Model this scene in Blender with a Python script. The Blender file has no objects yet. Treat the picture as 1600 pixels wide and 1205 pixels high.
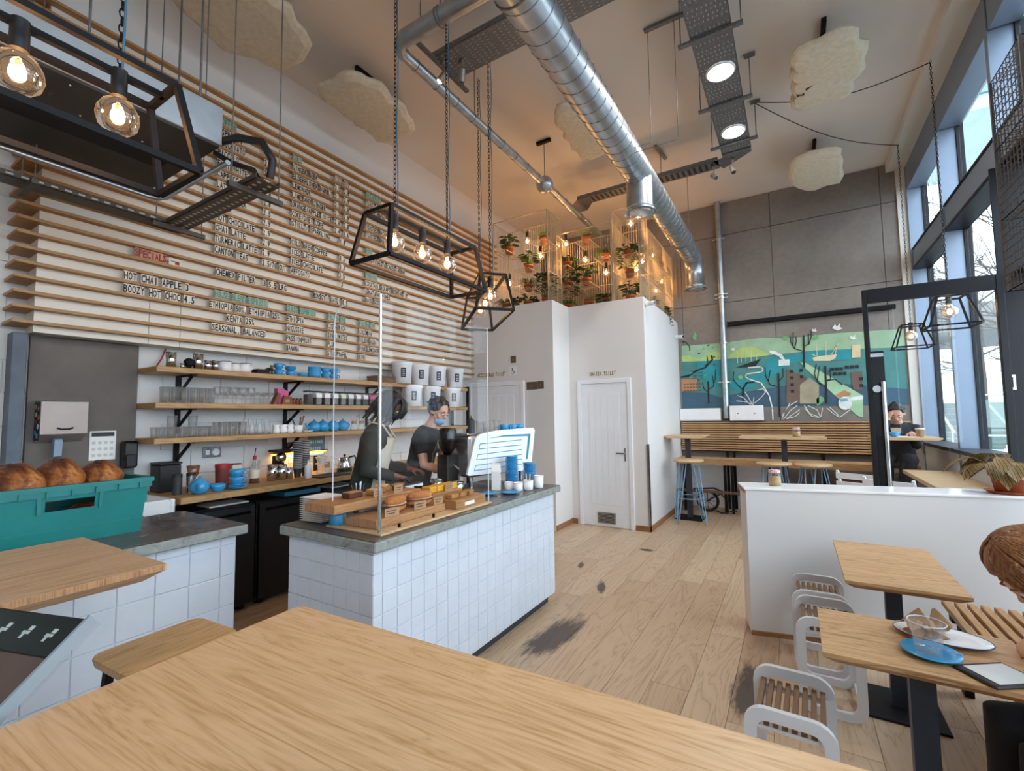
import bpy, bmesh, math, random
from mathutils import Vector, Matrix, Euler
random.seed(7)
PI = math.pi
SC = bpy.context.scene
COL = SC.collection

# ---------------------------------------------------------------- camera
def _cam():
    yaw, pitch, roll = math.radians(31.5), math.radians(3.8), math.radians(-0.77)
    f = Vector((-math.sin(yaw)*math.cos(pitch), math.cos(yaw)*math.cos(pitch), math.sin(pitch)))
    r = Vector((math.cos(yaw), math.sin(yaw), 0)); u = r.cross(f)
    r2 = r*math.cos(roll)+u*math.sin(roll); u2 = -r*math.sin(roll)+u*math.cos(roll)
    cd = bpy.data.cameras.new('camera'); co = bpy.data.objects.new('camera', cd); COL.objects.link(co)
    m = Matrix(((r2.x, u2.x, -f.x, 0), (r2.y, u2.y, -f.y, 0), (r2.z, u2.z, -f.z, 1.55), (0, 0, 0, 1)))
    co.matrix_world = m
    cd.sensor_width = 36; cd.sensor_fit = 'HORIZONTAL'; cd.lens = 715/1600*36; cd.clip_start = .02
    SC.camera = co
_cam()

# ---------------------------------------------------------------- world and exposure
W = bpy.data.worlds.new('overcast'); SC.world = W; W.use_nodes = True
nt = W.node_tree; nt.nodes.clear()
bgn = nt.nodes.new('ShaderNodeBackground'); wo = nt.nodes.new('ShaderNodeOutputWorld')
bgn.inputs['Color'].default_value = (.74, .87, 1.0, 1); bgn.inputs['Strength'].default_value = 4.6
nt.links.new(bgn.outputs[0], wo.inputs[0])
SC.view_settings.view_transform = 'Standard'; SC.view_settings.look = 'None'
SC.view_settings.gamma = 1; SC.view_settings.use_curve_mapping = False
SC.view_settings.exposure = 0.3
SC.cycles.max_bounces = 10; SC.cycles.diffuse_bounces = 5; SC.cycles.glossy_bounces = 4
SC.cycles.transparent_max_bounces = 24; SC.cycles.transmission_bounces = 6
SC.cycles.caustics_reflective = False; SC.cycles.caustics_refractive = False
SC.cycles.sample_clamp_indirect = 6

# ---------------------------------------------------------------- materials
MATS = {}
def _new(name):
    m = bpy.data.materials.new(name); m.use_nodes = True
    b = m.node_tree.nodes['Principled BSDF']; MATS[name] = m
    return m, m.node_tree, b
def srgb(h):
    if isinstance(h, str):
        h = h.lstrip('#'); c = [int(h[i:i+2], 16)/255 for i in (0, 2, 4)]
    else: c = h
    return tuple((x/12.92 if x <= .04045 else ((x+.055)/1.055)**2.4) for x in c)+(1,)
def _coords(nt_, scale, kind='Object'):
    tc = nt_.nodes.new('ShaderNodeTexCoord'); mp = nt_.nodes.new('ShaderNodeMapping')
    mp.inputs['Scale'].default_value = scale
    if kind == 'World':
        g = nt_.nodes.new('ShaderNodeNewGeometry'); nt_.links.new(g.outputs['Position'], mp.inputs[0])
    else: nt_.links.new(tc.outputs[kind], mp.inputs[0])
    return mp.outputs[0]
def _ramp(nt_, fac, stops):
    r = nt_.nodes.new('ShaderNodeValToRGB'); e = r.color_ramp.elements
    while len(e) < len(stops): e.new(.5)
    for k, (p, c) in enumerate(stops): e[k].position = p; e[k].color = c
    nt_.links.new(fac, r.inputs[0]); return r.outputs[0]
def _noise(nt_, vec, scale, detail=4, rough=.55, dist=0):
    n = nt_.nodes.new('ShaderNodeTexNoise'); n.inputs['Scale'].default_value = scale
    n.inputs['Detail'].default_value = detail; n.inputs['Roughness'].default_value = rough
    n.inputs['Distortion'].default_value = dist
    nt_.links.new(vec, n.inputs['Vector']); return n.outputs['Fac']
def _bump(nt_, b, fac, strength, dist=.002):
    bp = nt_.nodes.new('ShaderNodeBump'); bp.inputs['Strength'].default_value = strength
    bp.inputs['Distance'].default_value = dist
    nt_.links.new(fac, bp.inputs['Height']); nt_.links.new(bp.outputs[0], b.inputs['Normal'])
def plain(name, col, rough=.5, metal=0, var=.06, nscale=6, bump=0, spec=.5, kind='Object'):
    """a colour with faint procedural variation"""
    m, t, b = _new(name); c = srgb(col)
    v = _noise(t, _coords(t, (1, 1, 1), kind), nscale, 3)
    lo = tuple(x*(1-var) for x in c[:3])+(1,); hi = tuple(min(1, x*(1+var)) for x in c[:3])+(1,)
    t.links.new(_ramp(t, v, [(.3, lo), (.7, hi)]), b.inputs['Base Color'])
    b.inputs['Roughness'].default_value = rough; b.inputs['Metallic'].default_value = metal
    b.inputs['Specular IOR Level'].default_value = spec
    if bump: _bump(t, b, v, bump)
    return m
def wood(name, light, dark, axis='Y', scale=1.0, rough=.45, kind='Object', fig=1.0, bump=.15):
    """long grain along AXIS with cathedral figure"""
    m, t, b = _new(name); s = [9*scale]*3; s['XYZ'.index(axis)] = .75*scale
    v = _coords(t, tuple(s), kind)
    n1 = _noise(t, v, 1.0, 5, .55, 1.2*fig)
    s2 = [90*scale]*3; s2['XYZ'.index(axis)] = 2.5*scale
    n2 = _noise(t, _coords(t, tuple(s2), kind), 1.0, 3, .6)
    mth = t.nodes.new('ShaderNodeMath'); mth.operation = 'MULTIPLY'; mth.inputs[1].default_value = 9
    t.links.new(n1, mth.inputs[0])
    fr = t.nodes.new('ShaderNodeMath'); fr.operation = 'PINGPONG'; fr.inputs[1].default_value = .5
    t.links.new(mth.outputs[0], fr.inputs[0])
    ad = t.nodes.new('ShaderNodeMath'); ad.operation = 'MULTIPLY_ADD'; ad.inputs[1].default_value = .9
    t.links.new(fr.outputs[0], ad.inputs[0]); t.links.new(n2, ad.inputs[2])
    L, D = srgb(light), srgb(dark); mid = tuple((a*.65+c*.35) for a, c in zip(L, D))
    t.links.new(_ramp(t, ad.outputs[0], [(.35, D), (.62, mid), (.95, L)]), b.inputs['Base Color'])
    b.inputs['Roughness'].default_value = rough
    if bump: _bump(t, b, ad.outputs[0], bump, .001)
    return m
def glass(name, tint=(.96, .98, .98), refl=1.0, rough=.02, base=.03, painted_sheen=0):
    """thin clear sheet: see-through with a mirror share that grows at grazing angles"""
    m, t, b = _new(name); t.nodes.remove(b)
    o = t.nodes['Material Output']; tr = t.nodes.new('ShaderNodeBsdfTransparent'); gl = t.nodes.new('ShaderNodeBsdfGlossy')
    tr.inputs[0].default_value = tint+(1,); gl.inputs['Roughness'].default_value = rough
    fz = t.nodes.new('ShaderNodeLayerWeight'); fz.inputs[0].default_value = .35
    ma = t.nodes.new('ShaderNodeMath'); ma.operation = 'MULTIPLY_ADD'; ma.inputs[1].default_value = .55*refl; ma.inputs[2].default_value = base
    ma.use_clamp = True
    t.links.new(fz.outputs['Fresnel'], ma.inputs[0])
    mx = t.nodes.new('ShaderNodeMixShader'); t.links.new(ma.outputs[0], mx.inputs[0])
    t.links.new(tr.outputs[0], mx.inputs[1]); t.links.new(gl.outputs[0], mx.inputs[2]); t.links.new(mx.outputs[0], o.inputs[0])
    if painted_sheen:  # whitish diffuse share, strongest at the edges, paints in bright glass outlines
        df = t.nodes.new('ShaderNodeBsdfDiffuse'); df.inputs[0].default_value = (.85, .9, .92, 1); m2 = t.nodes.new('ShaderNodeMixShader'); h2 = t.nodes.new('ShaderNodeMath'); h2.operation = 'MULTIPLY_ADD'; h2.inputs[1].default_value = painted_sheen*2.5; h2.inputs[2].default_value = painted_sheen*.35; h2.use_clamp = True
        pw = t.nodes.new('ShaderNodeMath'); pw.operation = 'POWER'; pw.inputs[1].default_value = 3; t.links.new(fz.outputs['Facing'], pw.inputs[0]); t.links.new(pw.outputs[0], h2.inputs[0]); t.links.new(h2.outputs[0], m2.inputs[0]); t.links.new(mx.outputs[0], m2.inputs[1]); t.links.new(df.outputs[0], m2.inputs[2]); t.links.new(m2.outputs[0], o.inputs[0])
    return m
def emit(name, col, strength):
    m, t, b = _new(name); b.inputs['Base Color'].default_value = srgb(col)
    b.inputs['Emission Color'].default_value = srgb(col); b.inputs['Emission Strength'].default_value = strength
    return m

# ---------------------------------------------------------------- mesh helpers
class MB:
    """collects shapes; build() links them as ONE mesh object"""
    def __init__(s): s.v = []; s.f = []; s.sm = []; s.mi = []; s.cur = 0
    def _add(s, vs, fs, smooth=False):
        o = len(s.v); s.v += [tuple(q) for q in vs]
        for f in fs: s.f.append(tuple(i+o for i in f)); s.sm.append(smooth); s.mi.append(s.cur)
        return s
    def box(s, a, b, c=0.0):
        (x0, y0, z0), (x1, y1, z1) = a, b
        x0, x1 = min(x0, x1), max(x0, x1); y0, y1 = min(y0, y1), max(y0, y1); z0, z1 = min(z0, z1), max(z0, z1)
        if c > 0:
            c = min(c, (x1-x0)*.45, (y1-y0)*.45, (z1-z0)*.45)
            bm = bmesh.new(); bmesh.ops.create_cube(bm, size=1)
            for v in bm.verts: v.co = Vector(((x0+x1)/2+v.co.x*(x1-x0), (y0+y1)/2+v.co.y*(y1-y0), (z0+z1)/2+v.co.z*(z1-z0)))
            bmesh.ops.bevel(bm, geom=bm.edges[:]+bm.verts[:], offset=c, segments=1, affect='EDGES', profile=.5)
            bm.verts.index_update(); s._add([v.co for v in bm.verts], [[v.index for v in f.verts] for f in bm.faces]); bm.free(); return s
        return s._add([(x0, y0, z0), (x1, y0, z0), (x1, y1, z0), (x0, y1, z0), (x0, y0, z1), (x1, y0, z1), (x1, y1, z1), (x0, y1, z1)],
            [(0, 3, 2, 1), (4, 5, 6, 7), (0, 1, 5, 4), (1, 2, 6, 5), (2, 3, 7, 6), (3, 0, 4, 7)])
    def bar(s, p, q, w, h=None, up=(0, 0, 1)):
        """square bar from p to q"""
        h = h or w; p, q = Vector(p), Vector(q); d = (q-p).normalized(); up = Vector(up)
        if abs(d.dot(up)) > .98: up = Vector((1, 0, 0)) if abs(d.x) < .9 else Vector((0, 1, 0))
        a = d.cross(up).normalized(); b = a.cross(d).normalized(); a *= w/2; b *= h/2
        return s._add([p-a-b, p+a-b, p+a+b, p-a+b, q-a-b, q+a-b, q+a+b, q-a+b],
            [(0, 1, 2, 3), (7, 6, 5, 4), (0, 4, 5, 1), (1, 5, 6, 2), (2, 6, 7, 3), (3, 7, 4, 0)])
    def tube(s, pts, r, n=8, closed=False, cap=True):
        pts = [Vector(p) for p in pts]; k = len(pts); rs = r if isinstance(r, (list, tuple)) else [r]*k
        prev = None; vs = []
        for i, p in enumerate(pts):
            if closed: d = pts[(i+1) % k]-pts[i-1]
            else: d = pts[min(i+1, k-1)]-pts[max(i-1, 0)]
            d.normalize()
            if prev is None:
                up = Vector((0, 0, 1)) if abs(d.z) < .9 else Vector((1, 0, 0)); a = d.cross(up).normalized()
            else:
                a = prev-d*prev.dot(d)
                a = a.normalized() if a.length > 1e-6 else d.cross(Vector((0, 0, 1))).normalized()
            prev = a; b = d.cross(a)
            vs += [p+(a*math.cos(2*PI*j/n)+b*math.sin(2*PI*j/n))*rs[i] for j in range(n)]
        fs = []
        for i in range(k if closed else k-1):
            i2 = (i+1) % k
            for j in range(n): fs.append((i*n+j, i*n+(j+1) % n, i2*n+(j+1) % n, i2*n+j))
        s._add(vs, fs, True)
        if cap and not closed: s._add(vs[:n], [tuple(range(n-1, -1, -1))]); s._add(vs[-n:], [tuple(range(n))])
        return s
    def lathe(s, prof, c=(0, 0, 0), n=16, axis='Z', smooth=True, sx=1, sy=1):
        """prof: (radius, height) list; radius 0 closes"""
        vs, fs, ring = [], [], []
        for r, h in prof:
            if r < 1e-6: ring.append([len(vs)]); vs.append((0, 0, h))
            else:
                ring.append(list(range(len(vs), len(vs)+n)))
                vs += [(r*sx*math.cos(2*PI*j/n), r*sy*math.sin(2*PI*j/n), h) for j in range(n)]
        for a, b in zip(ring, ring[1:]):
            for j in range(n):
                j2 = (j+1) % n
                if len(a) == 1 and len(b) == 1: continue
                if len(a) == 1: fs.append((a[0], b[j2], b[j]))
                elif len(b) == 1: fs.append((a[j], a[j2], b[0]))
                else: fs.append((a[j], a[j2], b[j2], b[j]))
        if axis == 'X': vs = [(h, x, y) for x, y, h in vs]
        elif axis == 'Y': vs = [(y, h, x) for x, y, h in vs]
        return s._add([(x+c[0], y+c[1], z+c[2]) for x, y, z in vs], fs, smooth)
    def cyl(s, c, r, h, n=16, axis='Z', r2=None):
        r2 = r if r2 is None else r2
        s.lathe([(r, 0), (r2, h)], c, n, axis, True)
        s.lathe([(0, 0), (r, 0)], c, n, axis, False); return s.lathe([(r2, h), (0, h)], c, n, axis, False)
    def prism(s, poly, a, b, axis='Z'):
        """2-D outline extruded between a and b along AXIS; outline in the other two axes in order"""
        k = len(poly)
        def P(p, h): return {'Z': (p[0], p[1], h), 'X': (h, p[0], p[1]), 'Y': (p[0], h, p[1])}[axis]
        vs = [P(p, a) for p in poly]+[P(p, b) for p in poly]
        fs = [tuple(range(k-1, -1, -1)), tuple(range(k, 2*k))]+[(i, (i+1) % k, k+(i+1) % k, k+i) for i in range(k)]
        return s._add(vs, fs)
    def ball(s, c, r, n=12, m=8, sc=(1, 1, 1), jit=0, rnd=None):
        vs = [(0, 0, -1)]; 
        for i in range(1, m):
            t = PI*i/m-PI/2
            vs += [(math.cos(t)*math.cos(2*PI*j/n), math.cos(t)*math.sin(2*PI*j/n), math.sin(t)) for j in range(n)]
        vs.append((0, 0, 1)); fs = []
        for j in range(n): fs.append((0, 1+(j+1) % n, 1+j))
        for i in range(m-2):
            for j in range(n): fs.append((1+i*n+j, 1+i*n+(j+1) % n, 1+(i+1)*n+(j+1) % n, 1+(i+1)*n+j))
        L = len(vs)-1
        for j in range(n): fs.append((1+(m-2)*n+j, 1+(m-2)*n+(j+1) % n, L))
        rr = rnd or random
        o = []
        for x, y, z in vs:
            k = r*(1+(rr.random()-.5)*2*jit); o.append((c[0]+x*k*sc[0], c[1]+y*k*sc[1], c[2]+z*k*sc[2]))
        return s._add(o, fs, True)
    def quad(s, *p, smooth=False): return s._add(p, [tuple(range(len(p)))], smooth)
    def xf(s, mtx, start=0):
        s.v[start:] = [tuple(mtx @ Vector(q)) for q in s.v[start:]]; return s
    def data(s, name, mat):
        me = bpy.data.meshes.new(name); me.from_pydata(s.v, [], s.f)
        me.polygons.foreach_set('use_smooth', s.sm)
        for m in (mat if isinstance(mat, (list, tuple)) else [mat]): me.materials.append(MATS[m])
        me.polygons.foreach_set('material_index', s.mi); me.update(); return me
    def build(s, name, mat, parent=None, loc=(0, 0, 0), rot=(0, 0, 0)):
        return link(name, s.data(name, mat), parent, loc, rot)
def link(name, me, parent=None, loc=(0, 0, 0), rot=(0, 0, 0)):
    o = bpy.data.objects.new(name, me); COL.objects.link(o); o.parent = parent
    o.location = loc; o.rotation_euler = rot; return o
def tag(o, label=None, cat=None, group=None, kind=None):
    if label: o['label'] = label
    if cat: o['category'] = cat
    if group: o['group'] = group
    if kind: o['kind'] = kind
    return o
def thing(name, label, cat, loc=(0, 0, 0), rotz=0, group=None):
    return tag(link(name, None, None, loc, (0, 0, rotz)), label, cat, group)
def copy_tree(o, loc=None, rotz=None, label=None, parent=None):
    c = o.copy(); COL.objects.link(c); c.parent = parent
    if loc is not None: c.location = loc
    if rotz is not None: c.rotation_euler = (0, 0, rotz)
    if label: c['label'] = label
    for ch in o.children: copy_tree(ch, parent=c)
    return c
def struct(o): o['kind'] = 'structure'; return o
def subsurf(o, lv=1):
    m = o.modifiers.new('smooth', 'SUBSURF'); m.levels = lv; m.render_levels = lv; return o
# glyph outlines for lettering, cached once per character
GLY = {}
def glyph(ch):
    if ch not in GLY:
        cu = bpy.data.curves.new('g', 'FONT'); cu.body = ch; cu.size = 1; cu.offset = .006 if ch in '%&@' else .026; cu.resolution_u = 2
        ob = bpy.data.objects.new('g', cu); me = ob.to_mesh()
        vs = [tuple(v.co) for v in me.vertices]; fs = [tuple(p.vertices) for p in me.polygons]
        ob.to_mesh_clear(); bpy.data.objects.remove(ob); bpy.data.curves.remove(cu)
        x0 = min((v[0] for v in vs), default=0); x1 = max((v[0] for v in vs), default=.3)
        GLY[ch] = (vs, fs, x0, x1)
    return GLY[ch]
def lettering(mb, text, org, ux, uz, height, cw, condense=.55, jit=0, off=(0, 0, 0)):
    """flat letters on fixed-pitch cells; ux / uz: world directions of reading and up"""
    ux, uz = Vector(ux), Vector(uz); o = Vector(org)
    for i, ch in enumerate(text):
        if ch == ' ': continue
        vs, fs, x0, x1 = glyph(ch); w = x1-x0; sc = height/.72
        sx = min(sc*condense, cw*.86/max(w, .05)); base = o+ux*(cw*(i+.5))
        j = random.uniform(-jit, jit)
        mb._add([base+ux*((v[0]-(x0+x1)/2)*sx)+uz*(v[1]*sc+j) for v in vs], fs)
# ---------------------------------------------------------------- material library
plain('white_paint', '#dedbd8', .6, var=.02, nscale=1.5, kind='World')
plain('ceiling_paint', '#ddd4ca', .75, var=.04, nscale=.8, kind='World')
plain('beam_paint', '#dcd7ce', .7, var=.03, nscale=1, kind='World')
plain('block_paint', '#d9d6d2', .6, var=.03, nscale=9, bump=.25, kind='World')
plain('tile_glaze', '#d3d9e2', .22, var=.035, nscale=7, kind='World', bump=.04)
plain('grout', '#cfd3d8', .85, var=.05, nscale=60)
plain('black_metal', '#0f0e11', .6, var=.15, nscale=20, spec=.25)
plain('black_plastic', '#121214', .5, var=.1)
plain('black_gloss', '#0c0c0e', .18, var=.1)
plain('charcoal', '#33343a', .6, var=.1, nscale=30)
plain('galvanised', '#aab0b5', .32, .85, var=.16, nscale=9)
plain('tray_steel', '#77787a', .5, .6, var=.22, nscale=40)
plain('steel', '#c4c6c8', .25, .9, var=.08, nscale=12)
plain('chrome', '#d8dadd', .1, 1, var=.03)
plain('window_metal', '#8a97a8', .45, .55, var=.05, nscale=2, kind='World')
plain('window_dark', '#17171b', .45, .0, var=.08, spec=.3)
plain('enamel_white', '#f2f2f2', .2, var=.02)
plain('white_plastic', '#ecedef', .4, var=.02)
plain('powder_white', '#e8eaed', .38, var=.02)
plain('blue_glaze', '#3a98cc', .2, var=.1, nscale=10)
plain('blue_steel', '#7fa6c4', .4, var=.05)
plain('teal_plastic', '#077673', .4, var=.1, nscale=5, bump=.03)
plain('terracotta', '#a55733', .75, var=.16, nscale=25)
plain('felt', '#d6ccb6', .95, var=.09, nscale=22, bump=.25)
plain('brass', '#8f7a45', .35, .7, var=.1)
plain('paper', '#eceae4', .8, var=.03)
plain('kraft', '#b08a62', .85, var=.1, nscale=20)
plain('fabric_dark', '#2c2b2c', .95, var=.15, nscale=60, bump=.3)
plain('red_wire', '#a31f2a', .5)
glass('clear_glass', (.992, .996, .996), .6, .04, .02, .12)
glass('window_glass', (.97, .985, .99), .18, .0, .01)
glass('acrylic', (.985, .988, .99), .06, .01, .001)
glass('amber_glass', (.97, .80, .64), 1.1, .03, .06, .03)

def concrete():
    m, t, b = _new('concrete'); v = _coords(t, (1, 1, 1), 'World')
    n = _noise(t, v, .9, 6, .5, .2); n2 = _noise(t, v, 14, 4, .6)
    mx = t.nodes.new('ShaderNodeMath'); mx.operation = 'MULTIPLY_ADD'; mx.inputs[1].default_value = .35
    t.links.new(n2, mx.inputs[0]); t.links.new(n, mx.inputs[2])
    t.links.new(_ramp(t, mx.outputs[0], [(.40, srgb('#726a63')), (.68, srgb('#857d75')), (.98, srgb('#979089'))]), b.inputs['Base Color'])
    b.inputs['Roughness'].default_value = .8; _bump(t, b, mx.outputs[0], .25, .004)
concrete()
def slab():
    """cast worktop: dark polished cement with grey-green rim"""
    m, t, b = _new('cement_top'); v = _coords(t, (1, 1, 1), 'World')
    n = _noise(t, v, 3.5, 5, .55, .3)
    t.links.new(_ramp(t, n, [(.25, srgb('#4a4542')), (.6, srgb('#544e4a')), (.85, srgb('#5e5853'))]), b.inputs['Base Color'])
    t.links.new(_ramp(t, n, [(.3, (.18,)*3+(1,)), (.8, (.45,)*3+(1,))]), b.inputs['Roughness'])
    m, t, b = _new('cement_edge'); v = _coords(t, (1, 1, 1), 'World')
    n = _noise(t, v, 12, 7, .7, 1.2)
    t.links.new(_ramp(t, n, [(.28, srgb('#5d5b4e')), (.45, srgb('#8b908a')), (.8, srgb('#a3a9a5'))]), b.inputs['Base Color'])
    b.inputs['Roughness'].default_value = .55; _bump(t, b, n, .3)
slab()
wood('oak_table', '#d3a86e', '#a97a47', 'X', 1.0, .38)
wood('oak_table_y', '#cfa873', '#a67c4e', 'Y', 1.0, .42)
wood('oak_end', '#b98a5e', '#7d5536', 'Z', 2.5, .6)
wood('oak_slat', '#b58a58', '#8a6038', 'Y', 1.3, .55, bump=.1)
wood('oak_slat_x', '#c59c6c', '#8f6842', 'X', 1.3, .55, bump=.1)
wood('oak_shelf', '#bd9560', '#8d683f', 'Y', 1.2, .5)
wood('board_wood', '#b78655', '#7f5632', 'Y', 1.6, .55)
wood('walnut', '#7a5a43', '#4c3526', 'Y', 1.6, .6)
wood('plywood', '#d2b48a', '#b08c60', 'X', 1.0, .55)
wood('skirting', '#a0714a', '#764e30', 'X', 1.2, .5)

def floor_mat():
    """pale oiled oak, one tone per board; two trodden, worn-through patches"""
    m, t, b = _new('floor_oak'); L = t.links
    oi = t.nodes.new('ShaderNodeObjectInfo'); tc = t.nodes.new('ShaderNodeTexCoord')
    av = t.nodes.new('ShaderNodeVectorMath'); av.operation = 'MULTIPLY_ADD'; av.inputs[1].default_value = (5, .55, 5)
    cx = t.nodes.new('ShaderNodeCombineXYZ')
    for i in range(3):
        mm = t.nodes.new('ShaderNodeMath'); mm.operation = 'MULTIPLY'; mm.inputs[1].default_value = 37.0*(i+1)
        L.new(oi.outputs['Random'], mm.inputs[0]); L.new(mm.outputs[0], cx.inputs[i])
    L.new(tc.outputs['Object'], av.inputs[0]); L.new(cx.outputs[0], av.inputs[2])
    n1 = _noise(t, av.outputs[0], 1.0, 5, .5, 1.6)
    mu = t.nodes.new('ShaderNodeMath'); mu.operation = 'MULTIPLY'; mu.inputs[1].default_value = 11; L.new(n1, mu.inputs[0])
    pp = t.nodes.new('ShaderNodeMath'); pp.operation = 'PINGPONG'; pp.inputs[1].default_value = .5; L.new(mu.outputs[0], pp.inputs[0])
    tone = _ramp(t, oi.outputs['Random'], [(0, srgb('#bd9f80')), (.5, srgb('#c7ab8c')), (1, srgb('#d1b799'))])
    grain = _ramp(t, pp.outputs[0], [(.0, (.74, .70, .66, 1)), (.14, (.93, .92, .90, 1)), (.5, (1, 1, 1, 1))])
    mx = t.nodes.new('ShaderNodeMix'); mx.data_type = 'RGBA'; mx.blend_type = 'MULTIPLY'; mx.inputs['Factor'].default_value = 1
    L.new(tone, mx.inputs[6]); L.new(grain, mx.inputs[7])
    # worn patches
    g = t.nodes.new('ShaderNodeNewGeometry'); fine = _noise(t, _coords(t, (14, 3, 1), 'World'), 1.6, 6, .7)
    tot = None
    for (cx_, cy_, rx, ry, an) in WEAR:
        mp = t.nodes.new('ShaderNodeMapping'); mp.vector_type = 'TEXTURE'
        mp.inputs['Location'].default_value = (cx_, cy_, 0); mp.inputs['Rotation'].default_value = (0, 0, an); mp.inputs['Scale'].default_value = (rx, ry, 1)
        L.new(g.outputs['Position'], mp.inputs[0])
        ln = t.nodes.new('ShaderNodeVectorMath'); ln.operation = 'LENGTH'; L.new(mp.outputs[0], ln.inputs[0])
        ma = t.nodes.new('ShaderNodeMath'); ma.operation = 'MULTIPLY_ADD'; ma.inputs[1].default_value = 1.5; L.new(fine, ma.inputs[0]); L.new(ln.outputs['Value'], ma.inputs[2])
        r = _ramp(t, ma.outputs[0], [(.0, (1, 1, 1, 1)), (.80, (1, 1, 1, 1)), (1.0, (0, 0, 0, 1))])
        mr = t.nodes.new('ShaderNodeMath'); mr.operation = 'MULTIPLY_ADD'; mr.inputs[1].default_value = -.5; mr.inputs[2].default_value = 1
        # radius 1 ellipse edge broken by grain
        ma.inputs[1].default_value = .9
        if tot is None: tot = r
        else:
            ad = t.nodes.new('ShaderNodeMath'); ad.operation = 'MAXIMUM'; L.new(tot, ad.inputs[0]); L.new(r, ad.inputs[1]); tot = ad.outputs[0]
    dk = t.nodes.new('ShaderNodeMix'); dk.data_type = 'RGBA'; L.new(tot, dk.inputs['Factor'])
    L.new(mx.outputs[2], dk.inputs[6])
    worn = t.nodes.new('ShaderNodeMix'); worn.data_type = 'RGBA'; worn.blend_type = 'MULTIPLY'; worn.inputs['Factor'].default_value = 1
    worn.inputs[6].default_value = srgb('#54463c'); L.new(grain, worn.inputs[7]); L.new(worn.outputs[2], dk.inputs[7])
    L.new(dk.outputs[2], b.inputs['Base Color']); b.inputs['Roughness'].default_value = .42
    _bump(t, b, pp.outputs[0], .12, .001)
WEAR = [(-1.50, 2.99, .24, .72, -.10), (-1.55, 4.02, .08, .34, .35), (-1.5, 5.35, .16, .10, 0), (-1.95, 4.5, .06, .2, .3), (-.28, 2.95, .18, .6, 0), (.55, 2.3, .35, .5, 0), (-.15, 4.1, .12, .4, 0)]
floor_mat()

# ---------------------------------------------------------------- the room
WL, WB, WR, RY, CZ = -4.35, 8.34, 1.5, -3.2, 5.12     # left wall, back wall, window line, rear wall, ceiling
floor = struct(MB().box((WL-.2, RY-.2, -.12), (1.75, WB+.2, -.010)).build('floor', 'floor_oak'))
tag(floor, 'pale oak plank floor with dark worn patches', 'floor')
k = 0; x = WL; PLK = {}
while x < 1.7:
    y = RY-random.uniform(0, 1.6) if x < -9 else -.4-random.uniform(0, 1.6)
    w = .21
    while y < WB:
        ln = random.choice((1.6, 1.9, 2.2)); y1 = min(y+ln, WB)
        if y1 > .1:
            key = round(y1-y, 3)
            if key not in PLK: PLK[key] = MB().box((-w/2+.0012, .0012, -.010), (w/2-.0012, key-.0012, 0)).data('plank', 'floor_oak')
            link('plank', PLK[key], floor, (x+w/2, y, 0))
        y = y1
    x += w
ceiling = struct(MB().box((WL-.2, RY-.2, CZ), (1.3, WB+.2, CZ+.2)).build('ceiling', 'ceiling_paint'))
tag(ceiling, 'cream painted flat ceiling', 'ceiling')
beam = struct(MB().box((1.3, RY-.2, 5.0), (1.9, WB+.2, CZ+.2)).build('trim_1', 'beam_paint'))
tag(beam, 'pale painted downstand over the tall windows', 'beam')
wl = struct(MB().box((WL-.2, RY-.2, 0), (WL, WB+.2, CZ)).build('wall_left', 'white_paint'))
tag(wl, 'white wall behind the slatted menu board', 'wall')
blk = MB().box((0, .003, .003), (.012, .437, .212), .004).data('block', 'block_paint')
for r in range(0, 10):
    for c in range(-4, 11):
        y = .35+c*.44+(.22 if r % 2 else 0)
        if (y > .9 and y < 1.46): continue
        z = .02+r*.215
        if z > 2.15 and y > .8 or y > 4.9: continue
        link('block', blk, wl, (WL, y, z))
for r in range(10, 22):
    for c in range(-4, 1):
        y = .35+c*.44+(.22 if r % 2 else 0)
        if y < .38: link('block', blk, wl, (WL, y, .02+r*.215))
wr = struct(MB().box((WL-.2, RY-.2, 0), (1.9, RY, CZ)).build('wall_rear', 'white_paint'))
tag(wr, 'white wall behind the camera', 'wall')
# concrete back wall: cast panels with open joints
wb = struct(MB().box((WL-.2, WB+.03, 0), (1.71, WB+.25, CZ)).build('wall_back', 'concrete'))
tag(wb, 'bare grey concrete wall with cast panel joints', 'wall')
zs = [0, 1.0, 2.2, 3.40, 4.555, CZ]; xs = [WL, -2.98, -1.58, -.18, 1.22, 1.5]
for i in range(len(zs)-1):
    for j in range(len(xs)-1):
        if xs[j+1] < -1.6 and zs[i+1] < 3: continue
        MB().box((xs[j]+.003, WB, zs[i]+.004), (xs[j+1]-.003, WB+.03, zs[i+1]-.004), .003).build('concrete_panel', 'concrete', wb)
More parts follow.
